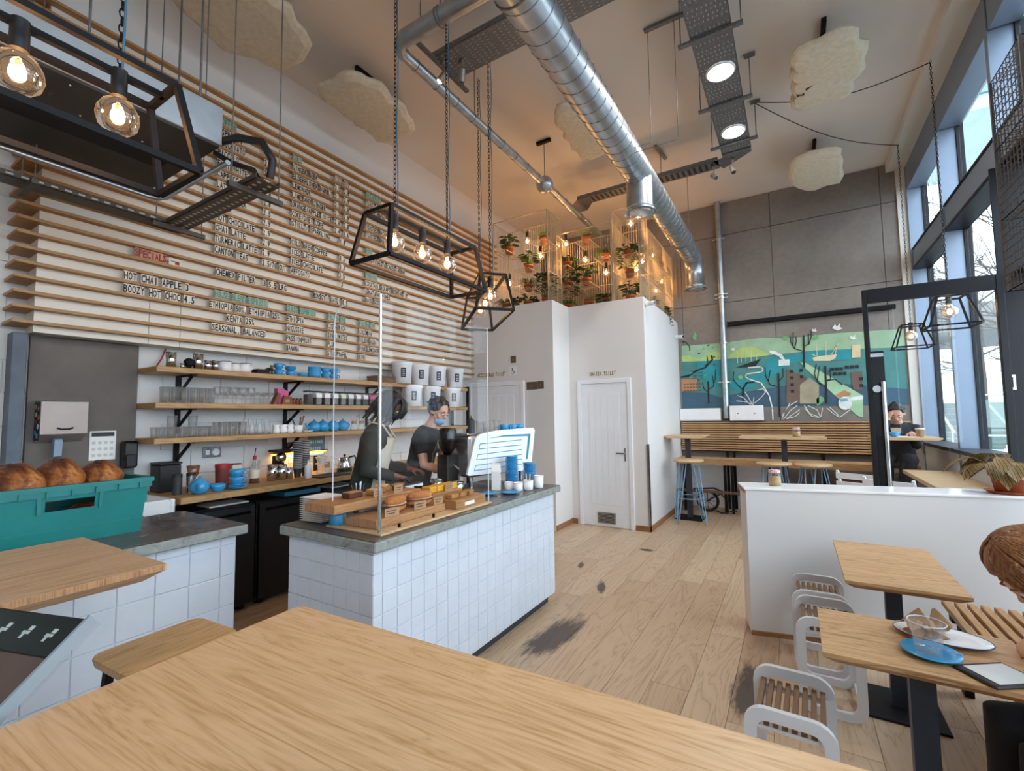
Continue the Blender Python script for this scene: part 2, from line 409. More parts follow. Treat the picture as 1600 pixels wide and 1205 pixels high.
# toilet block
plan = [(WL, 5.63), (-2.78, 5.63), (-2.78, 6.17), (-1.67, 6.17), (-1.67, WB), (WL, WB)]
tb = struct(MB().prism(plan, 0, 3.15).build('wall_toilet', 'white_paint'))
tag(tb, 'white boxed-in toilet block with flat top', 'wall')
bb = MB().box((-2.768, 5.63, 0), (-2.78, 6.158, .07)).box((-2.768, 6.158, 0), (-2.70, 6.17, .07)).box((-1.86, 6.155, 0), (-1.655, 6.17, .07)).box((-1.67, 6.155, 0), (-1.655, WB, .07))
tag(struct(bb.build('baseboard_toilet', 'skirting')), 'thin oak skirting round the toilet block', 'skirting')
MB().box((-1.69, 6.160, .02), (-1.66, 6.168, 1.15)).box((-1.668, 6.160, .02), (-1.660, 6.20, 1.15)).build('corner_guard', 'galvanised', tb)
def door_leaf(name, label, x0, x1, y, ztop, hinge_right, vent):
    t = struct(thing(name, label, 'door', ((x0+x1)/2, y, 0))); w = x1-x0
    a = .06
    MB().box((-w/2-a, -.025, 0), (-w/2, .0, ztop+a), .004).build('door_frame', 'powder_white', t)
    MB().box((w/2, -.025, 0), (w/2+a, 0, ztop+a), .004).build('door_frame', 'powder_white', t)
    MB().box((-w/2, -.025, ztop), (w/2, 0, ztop+a), .004).build('door_head', 'powder_white', t)
    lf = MB().box((-w/2+.004, -.012, .01), (w/2-.004, 0, ztop-.004))
    lf.build('door_panel', 'powder_white', t)
    n = 5; m0 = .11; pw = (w-2*m0)/n
    pl = MB().box((.002, -.016, .30), (pw-.002, -.012, ztop-.14), .003).data('plank', 'powder_white')
    for i in range(n): link('plank', pl, t, (-w/2+m0+i*pw, 0, 0))
    h = MB().box((-.012, -.006, -.09), (.012, 0, .09), .003)
    h.cyl((0, -.05, .02), .009, .05, 8, 'Y').bar((0, -.05, .02), (-.11, -.05, .02), .016, .018)
    h.build('door_handle', 'steel', t, (w/2-.05, -.012, 1.0))
    if vent:
        v = MB().box((-.13, -.022, .05), (.13, -.012, .20)); vo = v.build('vent_grille', 'galvanised', t)
        sl = MB().box((-.035, -.026, 0), (.035, -.021, .006)).data('slot', 'black_metal')
        for c in (-.075, 0, .075):
            for r in range(7): link('slot', sl, vo, (c, 0, .065+r*.018))
    return t
door_leaf('door_1', 'white boarded toilet door with lever handle and floor vent', -2.60, -1.93, 6.17, 1.99, True, True)
door_leaf('door_2', 'white boarded door of the accessible toilet behind the counter', -4.16, -3.30, 5.63, 1.99, True, False)
# window wall
FY = [8.30, 6.73, 5.15, 3.57, 1.99, .41, -1.17, -3.1]
for i in range(len(FY)-1):
    a, b = FY[i+1], FY[i]
    t = struct(thing('window_%d' % (i+1), 'tall glazed shopfront bay, %s from the concrete wall' % 'first second third fourth fifth sixth seventh'.split()[i], 'window'))
    MB().box((1.5, b-.03, 0 if i != 2 else 0), (1.70, b+.03, 5.0), .004).build('mullion', 'window_metal', t)
    MB().box((1.66, b-.05, 0), (1.72, b-.031, 5.0)).build('glazing_bead', 'window_dark', t)
    MB().box((1.505, a+.031, 3.50), (1.70, b-.051, 3.54), .003).box((1.505, a+.031, 3.78), (1.7, b-.051, 3.80), .003).build('transom', 'window_dark', t)
    MB().box((1.52, a+.031, 3.54), (1.69, b-.051, 3.78), .003).build('transom_panel', 'window_metal', t)
    MB().box((1.505, a+.031, 4.66), (1.70, b-.051, 5.0), .003).build('head_panel', 'window_metal', t)
    MB().box((1.68, a+.031, 3.80), (1.69, b-.051, 4.66)).build('upper_pane', 'window_glass', t)
    lo = 1.14 if i != 2 else 2.64
    MB().box((1.68, a+.031, lo), (1.69, b-.051, 3.50)).build('lower_pane', 'window_glass', t)
    if i != 2:
        MB().box((1.42, a+.031, 1.10), (1.72, b-.051, 1.14), .004).build('sill', 'charcoal', t)
        MB().box((1.5, a+.031, 0), (1.70, b-.051, 1.10)).build('sill_wall', 'white_paint', t)
    else: MB().box((1.55, a+.031, 2.60), (1.7, b-.051, 2.64)).build('door_head', 'window_dark', t)
wc = struct(MB().box((1.40, 8.31, 0), (1.5, WB+.001, 5.0)).build('trim_2', 'beam_paint'))
tag(wc, 'white strip between concrete wall and first window', 'trim')
# ---------------------------------------------------------------- slatted menu board
plain('panel_cream', '#e3dccd', .6, var=.02, kind='World')
PX, SZ, SP = -4.17, 2.2, .0955                         # panel face, first slat top, slat pitch
BY0, BY1 = .86, 6.30
board = thing('menu_board', 'huge slatted oak menu board with letter cards on the left wall', 'menu board', (0, 0, 0))
MB().box((WL+.001, BY0+.02, 2.135), (PX, 5.62, 4.40)).box((WL+.001, 5.62, 3.16), (PX, BY1, 4.40)).build('backing_panel', 'panel_cream', board)
MB().box((PX-.001, 1.50, 2.136), (PX+.0008, 1.503, 2.6)).box((PX-.001, 1.71, 2.136), (PX+.0008, 1.713, 2.6)).build('panel_joint', 'charcoal', board)
sl = MB().box((WL+.001, BY0-.09, -.021), (PX+.058, 5.62, 0), .002).data('slat', 'oak_slat')
sl2 = MB().box((WL+.001, BY0-.09, -.021), (PX+.058, BY1, 0), .002).data('slat', 'oak_slat')
for k in range(24): link('slat', sl if SZ+k*SP < 3.2 else sl2, board, (0, 0, SZ+k*SP))
plain('letter_black', '#121212', .6, var=.05); plain('letter_green', '#5f9484', .6, var=.05); plain('letter_red', '#8e2f26', .6, var=.05)
plain('card_cream', '#e9e0cf', .6, var=.06, nscale=30); plain('card_red', '#d99a82', .6, var=.05); plain('card_green', '#b3c2ae', .6, var=.05)
CW = .0255
def menu_line(text, y, k, col='black', cw=CW):
    z = SZ+k*SP+.001; hgt = .056
    cards = MB(); tx = MB(); xx = PX+.050
    for i, ch in enumerate(text):
        if ch == ' ': continue
        d = random.uniform(-.002, .002); yy = y+i*cw
        cards.box((xx-.0012+d, yy+.0008, z), (xx+d, yy+cw-.0006, z+hgt+.012))
    lettering(tx, text, (xx+.0035, y, z+.006), (0, 1, 0), (0, 0, 1), hgt, cw, .62)
    c = cards.build('menu_line', {'black': 'card_cream', 'red': 'card_red', 'green': 'card_green'}[col], board)
    tag(c, kind='stuff'); tag(tx.build('lettering', 'letter_'+col, c), kind='stuff')
    return c
menu_line('SPECIALS', 1.377, 6, 'red'); menu_line('HOT CHAI APPLE 3', 1.318, 4, cw=.0265); menu_line('BOOZY HOT CHOC 4.5', 1.318, 3, cw=.026)
hand = MB().box((PX+.043, 1.60, SZ+6*SP+.001), (PX+.044, 1.685, SZ+6*SP+.056)).build('menu_line', 'card_cream', board)
hz = SZ+6*SP
hm = MB()
hm.prism([(1.612, hz+.035), (1.645, hz+.036), (1.645, hz+.028), (1.612, hz+.030)], PX+.0445, PX+.0455, 'X')
for q in range(3): hm.prism([(1.641, hz+.027-q*.006), (1.66, hz+.027-q*.006), (1.66, hz+.022-q*.006), (1.641, hz+.022-q*.006)], PX+.0445, PX+.0455, 'X')
hm.prism([(1.645, hz+.037), (1.672, hz+.034), (1.672, hz+.010), (1.655, hz+.010)], PX+.0445, PX+.0452, 'X')
hm.build('pointing_hand', 'letter_red', hand)
for q, (tx, pr) in enumerate([('COFFEE', ''), ('ESPRESSO', '2.2'), ('MACCHIATO', '2.4'), ('PICCOLO', '2.6'), ('FLAT WHITE', '2.8'), ('CAPPUCCINO', '2.8'), ('LATTE', '2.8'),
        ('LONG BLACK', '2.5'), ('MOCHA', '2.9'), ('HOT CHOCOLATE', '2.9'), ('CHAI LATTE', '2.9'), ('TURMERIC LATTE', '2.9'), ('CANTON TEAS', '2.5/70 OUT')]):
    menu_line(tx, 1.925, 20-q, 'green' if q == 0 else 'black')
    if pr: menu_line(pr, 2.331, 20-q, cw=.0235)
menu_line('CHEMEX FILTER', 1.94, 6); menu_line('3 5.5 LRG', 2.345, 6)
menu_line('HOUSE BLEND ESPRESSO', 1.935, 4, 'green', .0232); menu_line('ETHIOPIA 50%, ETHIOPIA 25%', 1.895, 3, cw=.0236)
menu_line('KENYA 25%', 2.035, 2, cw=.0265); menu_line('SEASONAL, BALANCED', 1.92, 1)
for q, (tx, pr) in enumerate([('COLD', '12OZ OUT'), ('GINGER BEER', '2.5  2.8'), ('ELDERFLOWER BUBBLY', '2.7  2.9'), ('LEMONADE', '2.5  2.8'), ('LIME AND GINGER', '2.7  2.9'),
        ('ORANGE/APPLE JUICE', '2.6  2.8'), ('COKE/DIET COKE', '2.4  2.6'), ('STILL / SPARKLING', '   1.8'), ('', ''), ('COLD BREW COFFEE', '   3.5'), ('ICED LATTE', '   3.3'), ('ICED CHOCOLATE', '   3.5'), ('AFFOGATO', '    3')]):
    if tx: menu_line(tx, 2.615, 20-q, 'green' if q == 0 else 'black')
    if pr: menu_line(pr, 3.105, 20-q, cw=.0235)
menu_line('BONSOY / OATLY 0.5', 2.862, 6, cw=.0236)
for yy, col in ((2.583, ['GUEST ESPRESSO', 'ETHIOPIA', 'NIGUSSIE', 'PASSIONFRUIT', 'BANANA']), (3.04, ['FILTER ONE', 'COSTA RICA', 'SIN LIMITES', 'PLUM', 'STROOPWAFEL']),
        (3.45, ['FILTER TWO', 'COLOMBIA', 'WILSON ALBA', 'PINK LEMONADE', 'KIWI'])):
    for q, tx in enumerate(col): menu_line(tx, yy, 4-q, 'green' if q == 0 else 'black', .0225)
for k_, tx in ((20, 'BREAKFAST'), (19, 'TOAST & JAM'), (18, 'GRANOLA BOWL'), (16, 'TOASTED BACON'), (15, 'TOASTED BANANA'), (13, 'FOOD'), (12, 'SANDWICHES & CAKES ON BAR'), (10, 'EVENING'),
        (9, 'COCKTAILS CRAFT BEER ON TAP'), (8, '& NATURAL WINES'), (7, 'BACK SOON')):
    menu_line(tx, 3.53, k_, 'green' if tx in ('BREAKFAST', 'FOOD', 'EVENING') else 'black', .0252)
menu_line('5.5', 4.05, 16); menu_line('4.5', 4.05, 15); menu_line('3', 4.0, 18)
plain('post_steel', '#5f6770', .6, .3, var=.15, nscale=8)
# steel post and grey board under the menu board's end
tag(struct(MB().box((WL, .80, 0), (-4.22, .87, 2.13), .003).build('trim_3', 'post_steel')), 'galvanised steel post below the slatted board', 'post')
plain('fibre_board', '#6b635c', .75, var=.12, nscale=5, bump=.1)
tag(struct(MB().box((WL, .90, .88), (-4.31, 1.495, 2.13), .002).build('trim_4', 'fibre_board')), 'brown grey backing board behind the hand basin', 'panel')

# ---------------------------------------------------------------- shelves on the left wall
SHZ = (1.957, 1.684, 1.418); SHY = (1.50, 5.30)
for z, lab in zip(SHZ, ('top oak wall shelf with steel cups and blue crockery', 'middle oak wall shelf with glasses and tea jars', 'lowest oak wall shelf with tumblers and blue teapots')):
    t = thing('wall_shelf', lab, 'shelf', (0, 0, z), 0, 'oak shelves under the menu board')
    MB().box((WL+.012, SHY[0], -.042), (-4.0, SHY[1], 0), .004).build('shelf_board', 'oak_shelf', t)
    for y in (1.78, 2.72, 3.75):
        b = MB().box((WL+.012, y-.02, -.24), (WL+.024, y+.02, -.042)).box((WL+.012, y-.02, -.052), (-4.06, y+.02, -.042))
        b.bar((WL+.02, y, -.20), (-4.10, y, -.05), .03, .008, (0, 1, 0)); b.build('bracket', 'black_metal', t)
t = thing('shelf_post', 'black steel ladder frame at the right end of the shelves', 'frame')
for x in (-4.04, -4.33): MB().box((x, 5.31, 0), (x+.035, 5.345, 1.98)).build('upright', 'black_metal', t)
m = MB()
for z in (1.10, 1.40, 1.67, 1.95): MB().box((-4.295, 5.315, z), (-4.04, 5.34, z+.025)).build('rung', 'black_metal', t)
# ---------------------------------------------------------------- back worktop, fridges, sink
tag(MB().box((WL+.013, 1.56, .955), (-3.70, 4.95, 1.0), .004).build('back_worktop', 'oak_shelf'), 'long oak worktop along the wall under the shelves', 'worktop')
def fridge(y0, y1, lab):
    t = thing('undercounter_fridge', lab, 'fridge', (0, 0, 0), 0, 'black fridges under the back worktop')
    MB().box((WL+.05, y0, .04), (-3.90, y1, .86), .005).build('body', 'black_plastic', t)
    d = MB().box((-3.899, y0+.004, .06), (-3.85, y1-.004, .85), .008).build('door', 'black_plastic', t)
    MB().box((-3.849, y0+.05, .78), (-3.838, y1-.05, .80)).build('handle', 'black_gloss', d)
    MB().box((-4.25, y0+.04, 0), (-4.2, y0+.09, .04)).box((-3.98, y0+.04, 0), (-3.93, y0+.09, .04)).box((-4.25, y1-.09, 0), (-4.2, y1-.04, .04)).box((-3.98, y1-.09, 0), (-3.93, y1-.04, .04)).build('feet', 'black_plastic', t)
fridge(1.62, 2.18, 'black undercounter fridge nearest the white sink'); fridge(2.21, 2.83, 'tall dark undercounter fridge with maker badge beside plates'); fridge(2.86, 3.5, 'black undercounter fridge behind the stack of plates')
fridge(3.53, 4.2, 'black undercounter fridge behind the two baristas')
for x, y, w, l, lab, mt in ((-4.02, 2.0, .22, .3, 'white paper sheets lying on the first fridge', 'paper'), (-4.0, 2.62, .26, .36, 'blue folder lying on the second fridge', 'blue_folder'), (-4.02, 3.1, .22, .3, 'grey paper stack lying on the third fridge', 'paper')):
    if mt == 'blue_folder': plain('blue_folder', '#2f7f9c', .5)
    tag(MB().box((x-w/2, y-l/2, .861), (x+w/2, y+l/2, .873 if mt == 'paper' else .90), .002).build('paper_stack', mt), lab, 'paper')
t = thing('butler_sink', 'white ceramic sink at the end of the oak worktop', 'sink')
MB().box((WL+.06, .95, .80), (-3.74, .985, 1.0), .008).box((WL+.06, 1.51, .80), (-3.74, 1.545, 1.0), .008).box((-3.775, .985, .80), (-3.74, 1.51, 1.0), .008).box((WL+.06, .985, .80), (WL+.10, 1.51, 1.0)).box((WL+.06, .95, .77), (-3.74, 1.545, .80)).build('basin', 'enamel_white', t)
MB().box((WL+.1, .98, 0), (-3.80, 1.52, .77)).build('cabinet', 'black_plastic', t)
t2 = thing('sink_tap', 'tall chrome swan neck tap over the white sink', 'tap', (-4.23, 1.22, 1.0))
pts = [(0, 0, 0), (0, 0, .18)]+[(.09-.09*math.cos(a), 0, .18+.09*math.sin(a)) for a in [PI*i/8 for i in range(1, 9)]]+[(.18, 0, .14)]
MB().tube(pts, .011, 10).build('spout', 'chrome', t2); MB().cyl((0, 0, -.001), .025, .03, 12).build('base', 'chrome', t2)
MB().box((-.06, -.05, 0), (.02, .05, .004)).build('rim_plate', 'chrome', t2)
# ---------------------------------------------------------------- tiled counters
def tiled_counter(name, lab, sx0, sx1, sy0, sy1, tile, rowh, rows, ztop_row, col0, short_cols, back):
    t = thing(name, lab, 'counter')
    bx1 = sx1-.05; by0, by1 = sy0+.035, sy1-.04
    MB().box((sx0+.04, by0+.006, .075), (bx1-.006, by1, .905)).build('carcass', 'grout', t)
    MB().box((sx0+.08, by0+.05, 0), (bx1-.05, by1-.04, .075)).build('plinth', 'charcoal', t)
    sb = MB().box((sx0, sy0, .905), (sx1, sy1, .955), .006).build('slab', 'cement_edge', t)
    MB().box((sx0+.006, sy0+.006, .955), (sx1-.006, sy1-.006, .9595), .002).build('slab_top', 'cement_top', sb)
    cache = {}
    def put(face, a0, a1, z0, z1):
        if a1-a0 < .012 or z1-z0 < .012: return
        key = (face, round(a1-a0, 3), round(z1-z0, 3)); g = .0015
        if key not in cache:
            w, h = a1-a0, z1-z0
            mb = MB().box((-.004, g, g), (.004, w-g, h-g), .0028) if face == 'X' else MB().box((g, -.004, g), (w-g, .004, h-g), .0028)
            cache[key] = mb.data('tile', 'tile_glaze')
        j = random.uniform(-.0006, .0006)
        link('tile', cache[key], t, (bx1-.004+j, a0, z0) if face == 'X' else (a0, by0+.004+j, z0))
    zr = [(.905, ztop_row)]+[(ztop_row-i*rowh, ztop_row-(i+1)*rowh) for i in range(rows)]
    for zt, zb in zr:
        zb = max(zb, .078)
        a = by0; first = True
        while a < by1-1e-4:
            b_ = min(a+(col0 if first else tile), by1); first = False
            put('X', a, b_, zb, zt); a = b_
        if short_cols:
            a = bx1
            while a > sx0+.04+1e-4:
                b_ = max(a-tile, sx0+.04); put('Y', b_, a, zb, zt); a = b_
    return t
tiled_counter('main_counter', 'white tiled main counter with cement top and food display', -2.49, -1.715, 1.54, 3.57, .1, .1, 9, .886, .06, True, 0)
tiled_counter('side_counter', 'low white tiled counter under the green bread crate', -3.45, -2.67, -1.0, 1.47, .1505, .165, 6, .853, .0555, False, 0)
# ---------------------------------------------------------------- ductwork
DX, DZ, DR = -1.29, 4.11, .145
t = thing('spiral_duct', 'fat galvanised spiral duct running the length of the room', 'duct')
m = MB().tube([(DX, -3.15, DZ), (DX, 7.72, DZ)], DR, 28, cap=False)
el = [(DX, 7.70+.26*math.sin(a), DZ-.26*(1-math.cos(a))) for a in [PI/2*i/8 for i in range(9)]]
m.tube(el, DR, 28, cap=False); m.build('duct_pipe', 'galvanised', t)
hx = MB(); pts = []
n = int((7.7+3.1)/.135*14)
for i in range(n+1):
    a = 2*PI*i/14; y = -3.1+.135*i/14; pts.append((DX+math.cos(a)*(DR+.001), y, DZ+math.sin(a)*(DR+.001)))
hx.tube(pts, .0045, 4).build('spiral_seam', 'tray_steel', t)
def nozzle(x, y, z0, z1, r):
    MB().lathe([(r, z0), (r, z1+.06), (r+.006, z1+.055), (r+.006, z1+.045), (r, z1+.04), (r, z1+.015), (r+.03, z1+.008), (r+.03, z1), (r-.02, z1+.01), (r-.025, z1+.05)], (x, y, 0), 28).build('nozzle', 'galvanised', t)
    MB().lathe([(0, z1-.018), (r*.7, z1-.014), (r*.92, z1), (r*.92, z1+.004)], (x, y, 0), 28).build('valve_disc', 'steel', t)
nozzle(DX, 4.75, DZ-.02, 3.68, .135); nozzle(DX, 7.96, DZ-.24, 3.60, .145)
for y in (2.2, 6.9):
    m = MB(); m.tube([(DX+(DR+.004)*math.cos(2*PI*i/24), y, DZ+(DR+.004)*math.sin(2*PI*i/24)) for i in range(24)], .006, 5, closed=True)
    m.cyl((DX+.12, y, DZ+.08), .004, 5.1-DZ-.08, 6); m.build('hanger_strap', 'tray_steel', t)
t = thing('thin_duct', 'slim galvanised duct with elbow branching off the big duct', 'duct')
TX, TZ, TR = -2.606, 4.54, .045
m = MB().tube([(TX, 2.62, TZ), (TX, 7.9, TZ)], TR, 16).build('duct_pipe', 'galvanised', t)
m = MB().tube([(TX+.12-.12*math.cos(a), 2.62-.12*math.sin(a), TZ) for a in [PI/2*i/6 for i in range(7)]], TR+.006, 16).tube([(TX+.12, 2.50, TZ), (DX-.1, 2.50, TZ)], .065, 16)
m.build('elbow', 'galvanised', t)
m = MB()
for y in [2.75+.27*i for i in range(18)]: m.tube([(TX+(TR+.002)*math.cos(2*PI*i/16), y, TZ+(TR+.002)*math.sin(2*PI*i/16)) for i in range(16)], .003, 4, closed=True)
for x in (-2.1, -2.13): m.tube([(x, 2.50+.068*math.cos(2*PI*i/16), TZ+.068*math.sin(2*PI*i/16)) for i in range(16)], .005, 4, closed=True)
m.build('coupling', 'tray_steel', t)
MB().ball((TX, 5.13, TZ-.01), .11, 16, 10).build('access_ball', 'galvanised', t)
MB().cyl((TX, 5.13, TZ+.09), .005, .47, 6).cyl((-2.12, 2.5, TZ+.06), .005, .5, 6).cyl((TX, 3.6, TZ+.04), .005, .53, 6).build('hanger', 'tray_steel', t)
MB().box((TX-.1, 5.10, 5.08), (TX+.1, 5.14, 5.12)).box((-2.2, 2.48, 5.08), (-2.05, 2.52, 5.12)).box((TX-.1, 3.58, 5.08), (TX+.1, 3.62, 5.12)).build('ceiling_bracket', 'black_metal', t)
# ---------------------------------------------------------------- perforated cable trays
plain('hole_dark', '#2a2a2a', .8); plain('hole_light', '#b9b4ac', .7)
def tray(t, x0, x1, y0, y1, z, along, hole=True):
    w = .0
    m = MB().box((x0, y0, z), (x1, y1, z+.003))
    if along == 'Y': m.box((x0, y0, z), (x0+.003, y1, z+.05)).box((x1-.003, y0, z), (x1, y1, z+.05))
    else: m.box((x0, y0, z), (x1, y0+.003, z+.05)).box((x0, y1-.003, z), (x1, y1, z+.05))
    m.build('tray_channel', 'tray_steel', t)
    if not hole: return
    h = MB(); L = (y1-y0) if along == 'Y' else (x1-x0); Wd = (x1-x0) if along == 'Y' else (y1-y0)
    s = .05
    while s < L-.03:
        for c in range(int(Wd/.034)):
            o = .022+c*.034+(.0 if int(s/.05) % 2 else .008)
            if o > Wd-.02: continue
            if along == 'Y': h.box((x0+o, y0+s, z-.0008), (x0+o+.007, y0+s+.018, z))
            else: h.box((x0+s, y0+o, z-.0008), (x0+s+.018, y0+o+.007, z))
        s += .05 if int(s*20) % 5 else .09
    tag(h.build('perforation', 'hole_light', t), kind='stuff')
def strut(m, p, q, w=.04):
    m.bar(p, q, w, .022)
t = thing('cable_tray', 'perforated steel cable tray carrying two round downlights', 'cable tray')
tray(t, -.60, -.285, -3.0, 6.02, 4.70, 'Y')
m = MB().prism([(-.60, 5.95), (-.285, 5.95), (-.285, 6.05), (-.62, 6.30), (-.72, 6.05), (-.60, 6.02)], 4.69, 4.693)
m.build('corner_plate', 'tray_steel', t)
tray(t, -2.55, -.66, 6.05, 6.26, 4.69, 'X', False)
m = MB()
for i in range(26): m.box((-2.5+i*.07, 6.08, 4.687), (-2.47+i*.07, 6.23, 4.69))
tag(m.build('slot_row', 'hole_dark', t), kind='stuff')
MB().prism([(-2.55, 6.05), (-2.40, 6.05), (-2.40, 6.26), (-2.55, 6.45), (-2.72, 6.45), (-2.72, 6.2)], 4.685, 4.688).build('corner_plate', 'tray_steel', t)
for y in (2.1, 3.95, 4.95, 5.75):
    m = MB(); strut(m, (-.70, y, 4.685), (-.20, y, 4.685)); strut(m, (-.26, y, 5.1), (-.16, y, 5.1))
    m.cyl((-.68, y, 4.69), .005, .42, 6).cyl((-.215, y, 4.69), .005, .42, 6); m.build('trapeze_hanger', 'tray_steel', t)
m = MB(); strut(m, (-1.02, 4.1, 5.10), (-.62, 4.1, 5.10)); m.build('ceiling_rail', 'tray_steel', t)
for x, z in ((-.99, 4.02), (-.755, 3.97)): MB().tube([(x, 4.1, 5.09), (x, 4.1, z+.03), (x-.01, 4.1, z), (DX+.142, 4.1, z)], .003, 5).build('steel_rope', 'tray_steel', t)
m = MB(); strut(m, (-1.40, 6.0, 5.1), (-1.36, 6.4, 5.1)); m.cyl((-1.38, 6.2, 4.70), .005, .4, 6); m.build('trapeze_hanger', 'tray_steel', t)
t = thing('cable_tray', 'perforated steel cable tray crossing above the thin duct', 'cable tray')
tray(t, -2.60, .9, 2.93, 3.25, 4.72, 'X')
m = MB(); strut(m, (-2.56, 2.72, 4.705), (-2.56, 3.42, 4.705)); m.cyl((-2.56, 2.76, 4.7), .005, .41, 6).cyl((-2.56, 3.36, 4.7), .005, .41, 6); m.build('trapeze_hanger', 'tray_steel', t)
t = thing('smoke_detector', 'round white smoke detector under the crossing cable tray', 'detector', (-1.02, 3.10, 4.72))
MB().lathe([(.07, 0), (.07, -.02), (.05, -.03)], n=20).build('base', 'enamel_white', t); MB().lathe([(.05, -.03), (.045, -.055), (.02, -.065), (0, -.065)], n=20).build('sensor_cap', 'enamel_white', t)
# downlights
emit('led_white', '#ffffff', 9.0)
def downlight(y, lab):
    t = thing('downlight', lab, 'downlight', (-.43, y, 4.699), 0, 'round downlights under the cable tray')
    MB().lathe([(.125, 0), (.125, -.012), (.112, -.014)], n=32).build('trim_ring', 'enamel_white', t)
    MB().lathe([(.112, -.0135), (0, -.0135)], n=32).build('diffuser', 'led_white', t)
    ld = bpy.data.lights.new('downlight_lamp', 'AREA'); ld.shape = 'DISK'; ld.size = .21; ld.energy = 20; ld.color = (1, .97, .93)
    lo = bpy.data.objects.new('downlight_lamp', ld); COL.objects.link(lo); lo.parent = t; lo.location = (0, 0, -.02)
downlight(4.46, 'round white downlight nearer the camera under the cable tray'); downlight(5.52, 'round white downlight farther away under the cable tray')
# small spot lamps
plain('spot_grey', '#9a938a', .4, .6); emit('spot_glow', '#ffe9c4', 9)
def spot(x, y, z, d, lab, lit=False):
    t = thing('spot_lamp', lab, 'spot lamp', (x, y, z)); d = Vector(d).normalized()
    MB().cyl((0, 0, .06), .006, .06, 6).box((-.02, -.02, .10), (.02, .02, .135)).build('stem', 'spot_grey', t)
    MB().tube([tuple(-d*.05), tuple(d*.05)], .03, 14).build('lamp_head', 'spot_grey', t)
    MB().tube([tuple(d*.05), tuple(d*.052)], .024, 14).build('lens', 'spot_glow' if lit else 'hole_dark', t)
    MB().tube([(0, 0, .06), tuple(-d*.03)], .006, 6).build('yoke', 'spot_grey', t)
spot(-.72, 6.16, 4.55, (.5, -.5, -.7), 'spot lamp at the corner of the tray nearer the duct'); spot(-.50, 6.10, 4.55, (.2, -.3, -.9), 'spot lamp at the tray corner nearer the windows')
spot(-2.53, 3.02, 4.585, (-.6, -.2, -.7), 'lit spot lamp where tray meets thin duct', True); spot(-2.38, 3.10, 4.585, (-.3, .3, -.9), 'unlit chrome spot lamp beside the lit one')
# ---------------------------------------------------------------- felt clouds
CL = {
 'large beige felt cloud above the extractor hood': ([(-3.88,1.44),(-3.96,1.52),(-3.98,1.64),(-4.04,1.77),(-4.1,1.92),(-4.06,2.0),(-3.95,2.14),(-3.94,2.25),(-3.82,2.36),(-3.62,2.39),(-3.4,2.32),(-3.32,2.21),(-3.3,2.11),(-3.2,2.0),(-3.23,1.88),(-3.2,1.79),(-3.2,1.63),(-3.34,1.49),(-3.64,1.41)], (-3.65, 1.9)),
 'flat beige felt cloud over the menu board': ([(-3.85,2.68),(-3.76,2.64),(-3.68,2.65),(-3.61,2.68),(-3.53,2.66),(-3.44,2.66),(-3.36,2.71),(-3.32,2.77),(-3.31,2.85),(-3.27,2.9),(-3.24,2.96),(-3.27,3.07),(-3.32,3.16),(-3.28,3.22),(-3.29,3.33),(-3.36,3.44),(-3.39,3.55),(-3.48,3.67),(-3.6,3.71),(-3.7,3.66),(-3.82,3.69),(-3.93,3.66),(-4.0,3.58),(-3.95,3.46),(-3.94,3.35),(-3.97,3.25),(-3.93,3.17),(-3.94,3.06),(-3.9,2.94),(-3.91,2.85),(-3.92,2.77)], (-3.62, 3.15)),
 'pale felt cloud half hidden behind the spiral duct': ([(-2.03,4.25),(-1.97,4.17),(-1.87,4.17),(-1.74,4.32),(-1.7,4.59),(-1.71,4.92),(-1.79,5.26),(-2.02,5.31),(-2.13,5.19),(-2.11,5.05),(-2.15,4.95),(-2.10,4.8),(-2.13,4.68),(-2.06,4.56),(-2.10,4.40)], (-1.9, 4.75)),
 'scalloped felt cloud nearer the camera by the windows': ([(.12,4.72),(.18,4.63),(.26,4.62),(.34,4.63),(.41,4.59),(.49,4.58),(.56,4.61),(.62,4.66),(.64,4.82),(.71,4.88),(.72,5.01),(.7,5.09),(.73,5.24),(.7,5.33),(.64,5.38),(.67,5.52),(.64,5.62),(.53,5.67),(.42,5.61),(.31,5.64),(.22,5.65),(.13,5.56),(.12,5.38),(.15,5.37),(.12,5.19),(.13,5.11),(.16,5.1),(.11,5.0),(.12,4.91),(.16,4.91),(.12,4.81)], (.40, 5.03)),
 'scalloped felt cloud over the concrete wall bench': ([(.09,7.01),(.11,6.82),(.17,6.7),(.3,6.64),(.4,6.66),(.49,6.65),(.6,6.7),(.66,6.78),(.66,6.92),(.7,7.1),(.7,7.3),(.74,7.55),(.71,7.77),(.55,7.75),(.42,7.83),(.31,7.78),(.2,7.62),(.11,7.43),(.08,7.24)], (.40, 7.2)),
}
